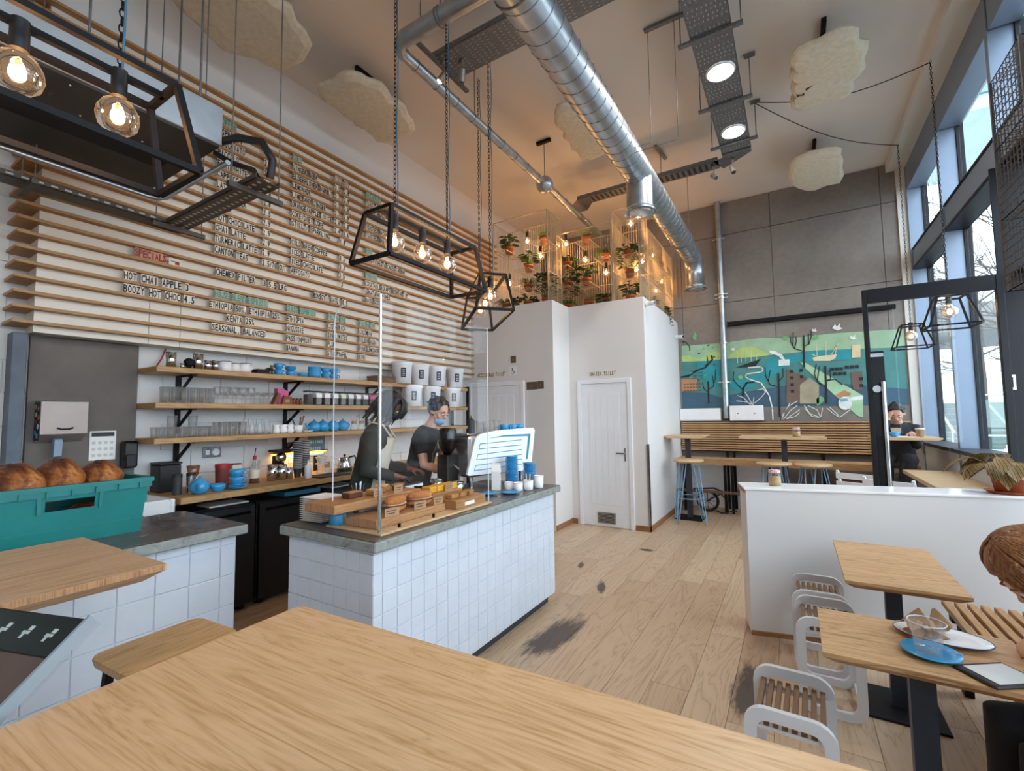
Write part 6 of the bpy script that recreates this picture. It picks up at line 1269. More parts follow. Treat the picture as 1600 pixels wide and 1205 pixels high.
def cafe_table(x, y, w, d, z, lab, px_, py_):
    t = thing('cafe_table', lab, 'table', (x, y, 0), 0, 'small oak cafe tables'); bevel_top(t, w, d, z, .04, 'oak_small')
    MB().box((px_-.035, py_-.025, .012), (px_+.035, py_+.025, z-.04)).build('post', 'blue_black', t); MB().box((px_-.17, py_-.17, 0), (px_+.17, py_+.17, .012), .003).build('base_plate', 'black_metal', t); MB().box((px_-.10, py_-.07, z-.046), (px_+.10, py_+.07, z-.0402)).build('fixing_plate', 'black_metal', t)
plain('blue_black', '#39414c', .45, .3)
cafe_table(.405, 3.21, .455, .83, .73, 'small oak cafe table pushed against the low white wall', 0, -.03)
cafe_table(.335, 2.145, .575, .42, .73, 'small oak cafe table with plate and glass in front of reader', 0, 0)
def slat_stool(x, y, rz, lab):
    t = thing('slat_stool', lab, 'stool', (x, y, 0), rz, 'white framed slatted stools'); w, h, r, b = .29, .48, .07, .042
    def rr(w_, z0, z1, r_, n=5):
        o = []
        for cx, cz, a0 in ((w_/2-r_, z0+r_, -PI/2), (w_/2-r_, z1-r_, 0), (-w_/2+r_, z1-r_, PI/2), (-w_/2+r_, z0+r_, PI)):
            for i in range(n+1): a = a0+PI/2*i/n; o.append((cx+r_*math.cos(a), cz+r_*math.sin(a)))
        return o
    for s in (-1, 1):
        y0 = s*.165; O, I = rr(w, 0, h, r), rr(w-2*b, b, h-b, r-b*.75); k = len(O); m = MB(); ya, yb = y0-.011, y0+.011
        vs = [(p[0], ya, p[1]) for p in O]+[(p[0], ya, p[1]) for p in I]+[(p[0], yb, p[1]) for p in O]+[(p[0], yb, p[1]) for p in I]; fs = []
        for i in range(k):
            j = (i+1) % k; fs += [(i, j, k+j, k+i), (2*k+i, 3*k+i, 3*k+j, 2*k+j), (i, 2*k+i, 2*k+j, j), (k+i, k+j, 3*k+j, 3*k+i)]
        m._add(vs, fs); m.build('loop_frame', 'powder_white', t)
    s_ = MB().box((-.009, -.154, 0), (.009, .154, .022), .002).data('seat_slat', 'walnut_slat')
    for i in range(8): link('seat_slat', s_, t, (-.103+i*.0295, 0, h-.072))
    for s in (-1, 1): MB().box((-.12, s*.142-.012, h-.085), (.12, s*.142+.012, h-.0725)).build('cross_rail', 'powder_white', t); MB().box((s*.1275-.0075, -.154, .03), (s*.1275+.0075, .154, .045)).build('stretcher', 'powder_white', t)
wood('walnut_slat', '#8f6d4f', '#5f452f', 'Y', 1.6, .6)
slat_stool(-.06, 2.12, -.03, 'white framed slatted stool nearest the camera'); slat_stool(.10, 3.08, .02, 'white framed slatted stool tucked under the far table'); slat_stool(.08, 3.50, .02, 'white framed slatted stool closest to the low wall')
sb = thing('window_bench', 'low slatted oak bench along the windows by the reader', 'bench')
s_ = MB().box((-.018, .3, .42), (.018, 3.64, .45), .003).data('seat_slat', 'oak_slat')
for i in range(12): link('seat_slat', s_, sb, (.70+i*.055, 0, 0))
for y in (.6, 1.6, 2.6, 3.5): MB().box((.69, y-.03, .38), (1.33, y+.03, .42)).box((.72, y-.03, 0), (.76, y+.03, .38)).box((1.26, y-.03, 0), (1.30, y+.03, .38)).build('leg_frame', 'black_metal', sb)
# on the reader's table
TZ_ = .7304
plain('rim_navy', '#27406b', .35)
t = thing('oval_plate', 'white oval enamel plate with navy rim holding a napkin', 'plate', (.415, 2.245, TZ_), -.15); MB().lathe([(0, 0), (.6, 0), (.75, .004), (1.0, .014), (.99, .017), (.72, .008), (0, .004)], n=28).xf(Matrix.Diagonal((.135, .085, 1, 1))).build('plate', 'enamel_white', t)
MB().tube([(.134*math.cos(2*PI*i/28), .0845*math.sin(2*PI*i/28), .0155) for i in range(28)], .0022, 5, closed=True).build('rim', 'rim_navy', t)
t = thing('paper_napkin', 'crumpled brown paper napkin on the oval plate', 'napkin', (.365, 2.25, TZ_+.0085), .4); r_ = random.Random(4)
m = MB(); g = [[(-.06+.024*i+r_.uniform(-.006, .006), -.045+.022*j+r_.uniform(-.006, .006), .02+.06*math.exp(-((i-2)**2+(j-2)**2)/4)*(.6 if (i+j) % 2 else 1.1)+r_.uniform(-.006, .006)) for j in range(5)] for i in range(6)]
vs = [p for row in g for p in row]; m._add(vs, [(i*5+j, (i+1)*5+j, (i+1)*5+j+1, i*5+j+1) for i in range(5) for j in range(4)], False)
vs2 = [(x, y, max(.0, z-.03)*.35) for x, y, z in vs]; m._add(vs2, [(i*5+j, i*5+j+1, (i+1)*5+j+1, (i+1)*5+j) for i in range(5) for j in range(4)], False); m.build('folded_sheet', 'kraft', t)
MB().tube([(.04, .0, .02), (.06, .01, .06), (.075, .0, .03), (.085, .02, .012)], [.02, .028, .022, .012], 7).build('twisted_end', 'kraft', t)
solo('saucer', mesh('saucer_big', lambda: MB().lathe([(0, 0), (.04, 0), (.05, .003), (.08, .014), (.079, .017), (.048, .007), (0, .006)], n=28), 'blue_glaze'), (.355, 2.085, TZ_), 'blue saucer under the empty latte glass', 'saucer')
t = thing('latte_glass', 'empty faceted latte glass on the blue saucer', 'glass', (.35, 2.085, TZ_+.007)); MB().lathe([(0, .001), (.028, 0), (.034, .05), (.044, .088), (.0415, .088), (.031, .05), (.024, .009), (0, .009)], n=12, smooth=False).build('glass', 'clear_glass', t); t.scale = (1.2, 1.2, 1.15); MB().tube([(.0425*math.cos(2*PI*i/16), .0425*math.sin(2*PI*i/16), .088) for i in range(16)], .0014, 5, closed=True).build('rim', 'acrylic_edge', t)
t = thing('teaspoon', 'small steel teaspoon lying on the blue saucer', 'spoon', (.37, 2.085, TZ_+.018), .2); MB().bar((-.02, .03, 0), (.07, -.01, .002), .005, .002).build('handle', 'chrome', t); MB().ball((-.03, .035, 0), .012, 10, 6, (1.3, .8, .25)).build('bowl', 'chrome', t)
plain('screen_pale', '#cfd2cf', .25)
t = thing('e_reader', 'black e-reader with a pale page at the table edge', 'e-reader', (.50, 2.02, TZ_+.0005), -.95); MB().box((-.065, -.085, 0), (.065, .085, .009), .004).build('case', 'black_plastic', t); MB().box((-.052, -.06, .009), (.052, .075, .0096)).build('page', 'screen_pale', t); MB().cyl((0, -.072, .009), .005, .0008, 10).build('button', 'charcoal', t)
# plant on the low wall
t = thing('prayer_plant', 'patterned prayer plant in a terracotta pot on the low wall', 'potted plant', (1.15, 4.17, 1.0165)); t.scale = (1.25, 1.25, 1.25)
def two_tone():
    m_, t_, b = _new('leaf_prayer'); w = t_.nodes.new('ShaderNodeTexWave'); t_.links.new(_coords(t_, (1, 1, 1)), w.inputs['Vector']); w.inputs['Scale'].default_value = 26; w.inputs['Distortion'].default_value = 3
    t_.links.new(_ramp(t_, w.outputs['Fac'], [(.3, srgb('#3a4a22')), (.55, srgb('#a9a455')), (.8, srgb('#8d4a3a'))]), b.inputs['Base Color']); b.inputs['Roughness'].default_value = .45
two_tone()
# ---------------------------------------------------------------- wire plant cages on the toilet block
plain('cage_wire', '#b9ab92', .45, .3, var=.1); plain('leaf_dark', '#3d5a2e', .6, var=.3, nscale=12); plain('leaf_mid', '#5b7a3f', .6, var=.3, nscale=12); plain('leaf_pale', '#7f9a5c', .6, var=.25, nscale=12); plain('soil', '#3a2d22', .95)
def wire_panel(t, o, u, h, gap=.038):
    o, u = Vector(o), Vector(u); n = max(2, int(u.length/gap)); m = MB()
    for i in range(n+1): m.bar(o+u*i/n, o+u*i/n+Vector((0, 0, h)), .005)
    for z in (0, h/3, 2*h/3, h): m.bar(o+Vector((0, 0, z)), o+u+Vector((0, 0, z)), .008)
    m.build('wire_panel', 'cage_wire', t)
def plant_cage(x0, x1, y0, y1, h, lab, shelves, front=True):
    t = thing('plant_cage', lab, 'plant cage', (x0, y0, 3.151), 0, 'wire plant cages on the toilet block'); w, d = x1-x0, y1-y0
    wire_panel(t, (0, d, 0), (w, 0, 0), h); wire_panel(t, (0, 0, 0), (0, d, 0), h); wire_panel(t, (w, 0, 0), (0, d, 0), h)
    for x in (0, w):
        for y in (0, d): MB().bar((x, y, 0), (x, y, h), .012).build('corner_post', 'cage_wire', t)
    MB().bar((0, 0, h), (w, 0, h), .010).build('front_rail', 'cage_wire', t); MB().bar((0, 0, .004), (w, 0, .004), .008).build('front_rail', 'cage_wire', t)
    for (xa, xb, z) in shelves:
        m = MB(); a, b = xa-x0, xb-x0
        for i in range(int(d/.045)+1): m.bar((a, i*.045, z-3.151-.006), (b, i*.045, z-3.151-.006), .004)
        m.bar((a, .0, z-3.151-.006), (a, d, z-3.151-.006), .007).bar((b, 0, z-3.151-.006), (b, d, z-3.151-.006), .007); m.build('wire_shelf', 'cage_wire', t)
    return t
def leaf(m, p, d, L, w, droop=.3):
    """one folded leaf blade"""
    p, d = Vector(p), Vector(d).normalized(); s = d.cross(Vector((0, 0, 1)))
    s = s.normalized() if s.length > .01 else Vector((1, 0, 0)); q = [p, p+d*L*.35+Vector((0, 0, -droop*L*.05)), p+d*L*.7+Vector((0, 0, -droop*L*.25)), p+d*L+Vector((0, 0, -droop*L*.6))]
    m._add([q[0], q[1]-s*w*.5, q[1], q[1]+s*w*.5, q[2]-s*w*.42, q[2], q[2]+s*w*.42, q[3]], [(0, 2, 1), (0, 3, 2), (1, 2, 5, 4), (2, 3, 6, 5), (4, 5, 7), (5, 6, 7)], True)
POT = MB().lathe([(0, 0), (.052, 0), (.068, .085), (.075, .085), (.075, .112), (.066, .112), (.066, .09), (0, .088)], n=16)
pot_me = POT.data('terracotta_pot', 'terracotta'); soil_me = MB().lathe([(.064, .0965), (0, .0985)], n=14).data('soil', 'soil')
KINDS = {0: 'grassy spider plant', 1: 'trailing ivy', 2: 'broad leaved plant', 3: 'feathery fern'}
def potted(x, y, z, kind, lab, sd, s=1.0, pot=True):
    r = random.Random(sd); t = thing('potted_plant', lab, 'potted plant', (x, y, z), 0, 'potted plants in the wire cages'); t.scale = (s, s, s)
    link('pot', pot_me, t); link('soil', soil_me, t); m = MB(); z0 = .10
    if kind == 0:
        for i in range(60):
            a = r.uniform(0, 6.28); leaf(m, (.02*math.cos(a), .02*math.sin(a), z0), (math.cos(a), math.sin(a), r.uniform(.5, 2.2)), r.uniform(.18, .32), .018, 1.3)
    elif kind == 1:
        for i in range(15):
            a = r.uniform(0, 6.28); p = Vector((.03*math.cos(a), .03*math.sin(a), z0+.01)); d = Vector((math.cos(a), math.sin(a), .9))
            for k in range(11):
                d = (d+Vector((r.uniform(-.3, .3), r.uniform(-.3, .3), -.28))).normalized(); q = p+d*.045
                hl = math.hypot(q.x, q.y)
                if hl > .15: q.x *= .15/hl; q.y *= .15/hl
                if q.z < .012 and Vector((q.x, q.y)).length < .12: q.z = .012
                m.bar(p, q, .003); leaf(m, q, Vector((r.uniform(-1, 1), r.uniform(-1, 1), .3)), r.uniform(.05, .085), .05, .5); p = q
    elif kind == 2:
        for i in range(34):
            a = r.uniform(0, 6.28); q = Vector((r.uniform(.02, .1)*math.cos(a), r.uniform(.02, .1)*math.sin(a), z0+r.uniform(.05, .2))); m.bar((0, 0, z0-.01), q, .004); leaf(m, q, (math.cos(a), math.sin(a), .2), r.uniform(.09, .14), .08, .6)
    else:
        for i in range(28):
            a = r.uniform(0, 6.28); e = r.uniform(.6, 1.6); L = r.uniform(.16, .28)
            for k in range(1, 7):
                p = Vector((math.cos(a), math.sin(a), e)).normalized()*L*k/6+Vector((0, 0, z0-.0012*k*k)); 
                for sgn in (-1, 1): leaf(m, p, Vector((math.cos(a+sgn*1.2), math.sin(a+sgn*1.2), .2)), .05*(1-k/9), .014, .3)
    tag(m.build('foliage', ('leaf_mid', 'leaf_dark', 'leaf_dark', 'leaf_pale')[kind], t), kind='stuff')
def cage_bulb(x, y, z, lab):
    t = thing('bare_bulb_lamp', lab, 'bulb lamp', (x, y, z), 0, 'warm bulbs among the plants'); b = bulb(t, 0, 0, 0, 8, .85)
    MB().cyl((0, 0, .12), .004, .05, 5).build('lamp_cord', 'black_plastic', t)
plant_cage(-3.78, -2.86, 5.68, 6.12, 1.33, 'widest wire plant cage next to the menu board', [(-3.72, -3.55, 4.04), (-3.15, -2.90, 4.07), (-3.42, -3.17, 3.70), (-3.12, -2.88, 3.45), (-3.42, -3.18, 3.41)])
plant_cage(-3.01+.03, -2.12, 6.22, 6.66, 1.16, 'middle wire plant cage above the unisex door', [(-2.97, -2.8, 3.82), (-2.68, -2.45, 4.15), (-2.38, -2.15, 3.84), (-2.97, -2.8, 3.51), (-2.70, -2.46, 3.51)])
plant_cage(-2.10, -1.72, 6.22, 6.66, 1.32, 'tall wire plant cage at the front corner of block', [(-2.06, -1.76, 3.80), (-2.06, -1.76, 3.52)])
plant_cage(-2.10, -1.72, 6.70, 8.25, 1.15, 'long wire plant cage along the side of toilet block', [(-2.06, -1.76, 3.62), (-2.06, -1.76, 3.95)])
PL = [(-3.635, 5.9, 4.04, 2), (-3.03, 5.9, 4.07, 3), (-2.885, 6.42, 3.82, 1), (-2.57, 6.42, 4.15, 3), (-2.27, 6.42, 3.84, 0), (-3.29, 5.9, 3.70, 2), (-3.0, 5.9, 3.45, 1), (-3.30, 5.9, 3.41, 0), (-2.885, 6.42, 3.51, 1), (-2.58, 6.42, 3.51, 2), (-2.29, 6.42, 3.152, 1), (-2.56, 6.42, 3.152, 3), (-2.885, 6.42, 3.152, 0), (-3.31, 5.9, 3.152, 1), (-1.92, 6.40, 3.80, 1), (-1.92, 6.43, 3.52, 3), (-1.90, 7.32, 3.62, 0), (-1.90, 7.9, 3.95, 1), (-1.90, 7.0, 3.95, 3), (-1.90, 7.6, 3.62, 2), (-1.88, 8.0, 3.62, 0), (-1.92, 6.44, 3.152, 2), (-1.9, 7.5, 3.95, 0), (-3.66, 5.86, 3.152, 1), (-3.0, 5.9, 3.152, 3), (-1.9, 8.05, 3.152, 2), (-1.9, 7.2, 3.152, 1), (-1.80, 7.72, 3.152, 1), (-1.80, 6.95, 3.152, 0)]
ORD = 'first second third fourth fifth sixth seventh eighth ninth tenth'.split()
cnt = {}
for i, (x, y, z, k) in enumerate(PL):
    where = 'the widest cage' if y < 6.1 else 'the middle cage' if x < -2.2 else 'the tall corner cage' if y < 6.6 else 'the long side cage'
    lvl = 'low' if z < 3.3 else 'top' if z > 3.9 else 'middle'; key = (k, where, lvl); cnt[key] = cnt.get(key, 0)+1
    potted(x, y, z+.0005, k, '%s in terracotta pot, %s level of %s%s' % (KINDS[k], lvl, where, '' if cnt[key] == 1 else ', %s one' % ORD[cnt[key]-1]), 100+i, .95)
for i, b in enumerate([(-3.31, 5.9, 4.18), (-3.06, 5.85, 3.89), (-2.91, 6.42, 4.22), (-2.59, 6.42, 3.90), (-2.27, 6.42, 3.65), (-1.86, 6.34, 4.27), (-1.86, 7.55, 4.15), (-1.86, 6.90, 3.88), (-1.86, 6.55, 3.66), (-1.86, 8.1, 3.86), (-1.86, 7.67, 3.60), (-3.63, 5.9, 3.58)]):
    cage_bulb(*b, 'warm filament bulb, %s along the plant cages from the left' % ['second', 'third', 'fourth', 'fifth', 'sixth', 'ninth', 'eleventh', 'tenth', 'seventh', 'last', 'twelfth', 'first'][i])
# ---------------------------------------------------------------- prayer plant leaves (pot placed earlier)
pp = bpy.data.objects['prayer_plant']; link('pot', pot_me, pp); link('soil', soil_me, pp); MB().lathe([(0, 0), (.075, 0), (.095, .014), (.092, .014), (.07, .003)], n=20).build('pot_saucer', 'terracotta', pp)
r_ = random.Random(21)
for i in range(15):
    a = r_.uniform(1.5, 5.2) if i < 11 else r_.uniform(0, 6.28); L = r_.uniform(.10, .15); q = Vector((r_.uniform(.05, .15)*math.cos(a), r_.uniform(.05, .15)*math.sin(a), .115+r_.uniform(.0, .10)))
    m = MB(); m.bar((0, 0, .1), q, .004); d = Vector((math.cos(a), math.sin(a), -.15)).normalized(); s = d.cross(Vector((0, 0, 1))).normalized(); w = L*.32
    pts = [(0, 0), (.25, .75), (.5, 1), (.75, .8), (1, 0)]; base = len(m.v); vs = []
    for u, v in pts: c = q+d*L*u+Vector((0, 0, -L*.55*u*u)); vs += [c-s*w*v+Vector((0, 0, .012*v)), c, c+s*w*v+Vector((0, 0, .012*v))]
    m._add(vs, [f for k in range(4) for f in ((3*k, 3*k+1, 3*k+4, 3*k+3), (3*k+1, 3*k+2, 3*k+5, 3*k+4))], True); m.build('leaf', 'leaf_prayer', pp)
# ---------------------------------------------------------------- foreground
wood('oak_big', '#dfb587', '#bd8f5e', 'X', 1.7, .36, fig=.7); wood('oak_grey', '#c4a684', '#a1825f', 'Y', 1.4, .55, fig=.7)
t = thing('high_table', 'large pale oak high table filling the foreground', 'table', (-.17, .44, 0), math.radians(2.4))
TW, TD, TZ0 = 1.94, .76, 1.05
o = []
for cx, cy, a0 in ((TW/2-.03, TD/2-.03, 0), (-TW/2+.03, TD/2-.03, PI/2), (-TW/2+.03, -TD/2+.03, PI), (TW/2-.03, -TD/2+.03, 1.5*PI)):
    for i in range(5): a = a0+PI/2*i/4; o.append((cx+.03*math.cos(a), cy+.03*math.sin(a)))
m = MB(); k = len(o); ins = [(x*.965, y*.93) for x, y in o]
vs = [(x*.998, y*.997, TZ0) for x, y in o]+[(x, y, TZ0-.003) for x, y in o]+[(x, y, TZ0-.016) for x, y in o]+[(x, y, TZ0-.04) for x, y in ins]
m._add(vs, [tuple(range(k))]+[(j*k+i, (j+1)*k+i, (j+1)*k+(i+1) % k, j*k+(i+1) % k) for j in range(3) for i in range(k)]+[tuple(range(4*k-1, 3*k-1, -1))]); m.build('table_top', 'oak_big', t)
for x in (-.6, .6): MB().box((x-.04, -.04, .012), (x+.04, .04, TZ0-.04)).build('post', 'charcoal', t); MB().box((x-.22, -.22, 0), (x+.22, .22, .012), .003).build('base_plate', 'black_metal', t)
t = thing('high_table', 'grey oak high table corner at the left edge', 'table', (-2.27, .365, 0), .02); bevel_top(t, .76, .78, 1.05, .055, 'oak_grey', .05)
MB().prism([(.381, 1.0295), (.381, 1.0495), (.3805, 1.0495), (.3805, 1.0295)], -.385, .385, 'Y').build('end_grain', 'oak_end', t)
MB().box((-.04, -.04, .012), (.04, .04, .995)).build('post', 'charcoal', t); MB().box((-.2, -.2, 0), (.2, .2, .012), .003).build('base_plate', 'black_metal', t)
t = thing('bar_stool', 'oak topped bar stool between high table and tiled counter', 'stool', (-1.955, .80, 0), .06)
o = []
for cx, cy, a0 in ((.10, .13, 0), (-.10, .13, PI/2), (-.10, -.13, PI), (.10, -.13, 1.5*PI)):
    for i in range(5): a = a0+PI/2*i/4; o.append((cx+.045*math.cos(a), cy+.045*math.sin(a)))
m = MB(); k = len(o); m._add([(x, y, .75) for x, y in o]+[(x*1.01, y*1.01, .743) for x, y in o]+[(x*.98, y*.98, .722) for x, y in o], [tuple(range(k))]+[(j*k+i, (j+1)*k+i, (j+1)*k+(i+1) % k, j*k+(i+1) % k) for j in range(2) for i in range(k)]+[tuple(range(3*k-1, 2*k-1, -1))]); m.build('seat', 'oak_table_y', t)
for sx in (-1, 1):
    for sy in (-1, 1): MB().bar((sx*.10, sy*.13, .722), (sx*.15, sy*.17, 0), .025).build('leg', 'black_metal', t)
for sy in (-1, 1): MB().bar((-.135, sy*.157, .25), (.135, sy*.157, .25), .02).build('stretcher', 'black_metal', t)
# bread crate
cr = thing('bread_crate', 'teal plastic crate full of sourdough loaves on the side counter', 'crate', (-3.215, .80, .9602), 0)
W_, L_, H_ = .20, .31, .285
def ring_wall(m, z0, z1, a, b, th):
    """tapered open box wall; a, b scale at bottom and top"""
    def q(s, z, ins): return [(-W_*s+ins, -L_*s+ins, z), (W_*s-ins, -L_*s+ins, z), (W_*s-ins, L_*s-ins, z), (-W_*s+ins, L_*s-ins, z)]
    v = q(a, z0, 0)+q(b, z1, 0)+q(b, z1, th)+q(a, z0, th)
    m._add(v, [(i, (i+1) % 4, 4+(i+1) % 4, 4+i) for i in range(4)]+[(4+i, 4+(i+1) % 4, 8+(i+1) % 4, 8+i) for i in range(4)]+[(8+i, 8+(i+1) % 4, 12+(i+1) % 4, 12+i) for i in range(4)]+[(12+i, 12+(i+1) % 4, (i+1) % 4, i) for i in range(4)])
m = MB(); ring_wall(m, 0, .07, .93, .95, .006); ring_wall(m, .07, .075, .97, .97, .014); ring_wall(m, .075, .15, .95, .97, .006); m.box((-W_*.93, -L_*.93, 0), (W_*.93, L_*.93, .006)); m.build('lower_wall', 'teal_plastic', cr)
# handle band with a slot on the long sides
m = MB(); s0, s1 = .97, 1.0
for sx in (-1, 1):
    x0, x1 = sx*W_*s0, sx*W_*s1
    for (ya, yb, za, zb_) in ((-L_*.98, -.09, .15, .235), (.09, L_*.98, .15, .235), (-.09, .09, .15, .165), (-.09, .09, .215, .235)):
        fa, fb = (za-.15)/.085, (zb_-.15)/.085; xa, xb = x0+(x1-x0)*fa, x0+(x1-x0)*fb; th = -sx*.006
        v = [(xa, ya, za), (xa, yb, za), (xb, yb, zb_), (xb, ya, zb_), (xa+th, ya, za), (xa+th, yb, za), (xb+th, yb, zb_), (xb+th, ya, zb_)]; m._add(v, [(0, 1, 2, 3), (7, 6, 5, 4), (0, 4, 5, 1), (1, 5, 6, 2), (2, 6, 7, 3), (3, 7, 4, 0)])
    m.box((x1, -.12, .158), (x1+sx*.006, -.105, .25)).box((x1, .105, .158), (x1+sx*.006, .12, .25))
for sy in (-1, 1): m.box((-W_*.985, sy*L_*.985-.003, .15), (W_*.985, sy*L_*.985+.003, .235))
m.build('handle_band', 'teal_plastic', cr)
m = MB(); ring_wall(m, .235, .262, 1.05, 1.05, .006); m.build('rim_skirt', 'teal_plastic', cr)
m = MB(); ring_wall(m, .262, .285, 1.075, 1.075, .03); m.build('rim', 'teal_plastic', cr)
rb = MB().box((-.002, -.003, 0), (.010, .003, .03)).data('rim_rib', 'teal_plastic')
for i in range(7): link('rim_rib', rb, cr, (W_*1.05, -.27+i*.09, .234))
def bread():
    m_, t_, b = _new('sourdough'); v = _coords(t_, (1, 1, 1), 'Object'); n = _noise(t_, v, 12, 6, .65, .8); n2 = _noise(t_, v, 80, 3, .6)
    ma = t_.nodes.new('ShaderNodeMath'); ma.operation = 'MULTIPLY_ADD'; ma.inputs[1].default_value = .3; t_.links.new(n2, ma.inputs[0]); t_.links.new(n, ma.inputs[2])
    t_.links.new(_ramp(t_, ma.outputs[0], [(.42, srgb('#351708')), (.58, srgb('#71391a')), (.74, srgb('#a4662f')), (.9, srgb('#d2a670'))]), b.inputs['Base Color']); b.inputs['Roughness'].default_value = .7; _bump(t_, b, ma.outputs[0], .6, .006)
bread()
def loaf(x, y, z, rz, s, lab, tilt=0):
    t = thing('sourdough_loaf', lab, 'bread', (x, y, z), rz); t.rotation_euler = (tilt, 0, rz); t.scale = s
    r = random.Random(lab); m = MB(); n, mm = 24, 14
    m.ball((0, 0, 0), .1, n, mm); ph = r.uniform(0, 6); m.v = [(x_*(1+.06*math.sin(45*y_+ph)+.04*math.sin(70*z_)), y_*(1+.05*math.sin(50*x_+ph)), z_*(1 if z_ > 0 else .6)+.007*math.sin(x_*55+ph)*math.cos(y_*45)) for x_, y_, z_ in m.v]; m.build('crumb_crust', 'sourdough', t)
    e = MB().tube([(-.015+.012*math.sin(q*2), -.075+.15*q/6, .0965-.35*((q-3)/6)**2*.25) for q in range(7)], [.002, .006, .009, .010, .008, .006, .002], 6); e.build('split_ridge', 'crust_dark', t)
plain('crust_dark', '#5f3416', .8, var=.2, nscale=40, bump=.4)
LZ = .9602+.008
for (x, y, zc, rz, s, lab, tl) in ((-3.20, .64, .27, 1.75, (1.05, 1.7, 1.12), 'dark crusted loaf at the left of the crate', 0), (-3.20, .80, .275, 1.55, (1.0, 1.75, 1.18), 'flour dusted loaf in the middle of the crate', 0), (-3.21, .965, .27, 1.4, (.95, 1.65, 1.0), 'pale split loaf at the right end of the crate', 0)): loaf(x, y, LZ+zc, rz, s, lab, tl)
for (x, y, lab) in ((-3.21, .68, 'loaf at the bottom of crate seen behind the left rim'), (-3.20, .91, 'loaf at the bottom of crate seen through the handle slot')): loaf(x, y, LZ+.062, 1.57, (1.0, 1.6, .95), lab, 0)
# tablet kiosk
TR, BR = Vector((-1.235, .364, 1.15)), Vector((-1.2, .24, 1.05)); ux = Vector((.955, .295, 0)).normalized(); uy = (TR-BR).normalized(); un = ux.cross(uy).normalized()
kt = thing('tablet_kiosk', 'tilted black tablet in an acrylic holder at the left edge', 'tablet', (-1.40, .25, 0)); b0 = Vector((-1.40, .25, 0)); Wk, Hk = .36, .30
def kp(u, v, n): return tuple(TR-ux*(Wk*(1-u))-uy*(Hk*(1-v))+un*n-b0)
def slabq(u0, u1, v0, v1, n0, n1):
    m = MB(); v = [kp(u0, v0, n0), kp(u1, v0, n0), kp(u1, v1, n0), kp(u0, v1, n0), kp(u0, v0, n1), kp(u1, v0, n1), kp(u1, v1, n1), kp(u0, v1, n1)]; return m._add(v, [(0, 3, 2, 1), (4, 5, 6, 7), (0, 1, 5, 4), (1, 2, 6, 5), (2, 3, 7, 6), (3, 0, 4, 7)])
plain('holder_grey', '#8d969c', .3); plain('screen_brown', '#5d4a41', .25, var=.06); plain('screen_dark', '#1c2724', .25); plain('icon_pale', '#b9c2bd', .5)
slabq(0, 1, 0, 1, -.012, 0).build('tablet_body', 'black_plastic', kt); slabq(.02, .985, .02, .74, 0, .0006).build('screen', 'screen_brown', kt); slabq(.02, .985, .75, .985, 0, .0006).build('status_bar', 'screen_dark', kt)
slabq(-.02, 1.03, -.02, 1.01, -.020, -.0125).build('acrylic_holder', 'acrylic', kt); slabq(1.012, 1.03, -.02, 1.01, -.0125, .012).build('holder_edge', 'holder_grey', kt)
for i, u in enumerate((.30, .48, .66, .84)):
    for du, dv, w, h in ((0, 0, .055, .02), (.012, .03, .03, .03), (-.008, -.02, .02, .04)): slabq(u+du-w/2, u+du+w/2, .87+dv-h/2, .87+dv+h/2, .0006, .001).build('icon', 'icon_pale', kt)
c_ = Vector(kp(.5, .45, -.02)); MB().cyl((c_.x, c_.y, .012), .02, c_.z-.012, 12).build('pole', 'black_metal', kt); MB().cyl((c_.x, c_.y, 0), .17, .012, 24).build('floor_base', 'black_metal', kt)
# ---------------------------------------------------------------- people
def loft(m, rings, n=16, smooth=True):
    """rings: (centre, side vector, depth vector)"""
    vs = []
    for c, a, b in rings:
        c, a, b = Vector(c), Vector(a), Vector(b); vs += [c+a*math.cos(2*PI*j/n)+b*math.sin(2*PI*j/n) for j in range(n)]
    k = len(rings); fs = [(i*n+j, i*n+(j+1) % n, (i+1)*n+(j+1) % n, (i+1)*n+j) for i in range(k-1) for j in range(n)]
    m._add(vs, fs+[tuple(range(n-1, -1, -1)), tuple(range((k-1)*n, k*n))], smooth); return m
def weld(o, voxel, it=4):
    r = o.modifiers.new('weld', 'REMESH'); r.mode = 'VOXEL'; r.voxel_size = voxel; r.use_smooth_shade = True
    s = o.modifiers.new('relax', 'SMOOTH'); s.iterations = it; s.factor = .5; return o
def frame(fwd, up=(0, 0, 1)):
    f = Vector(fwd).normalized(); l = Vector(up).cross(f).normalized(); u = f.cross(l); return f, l, u
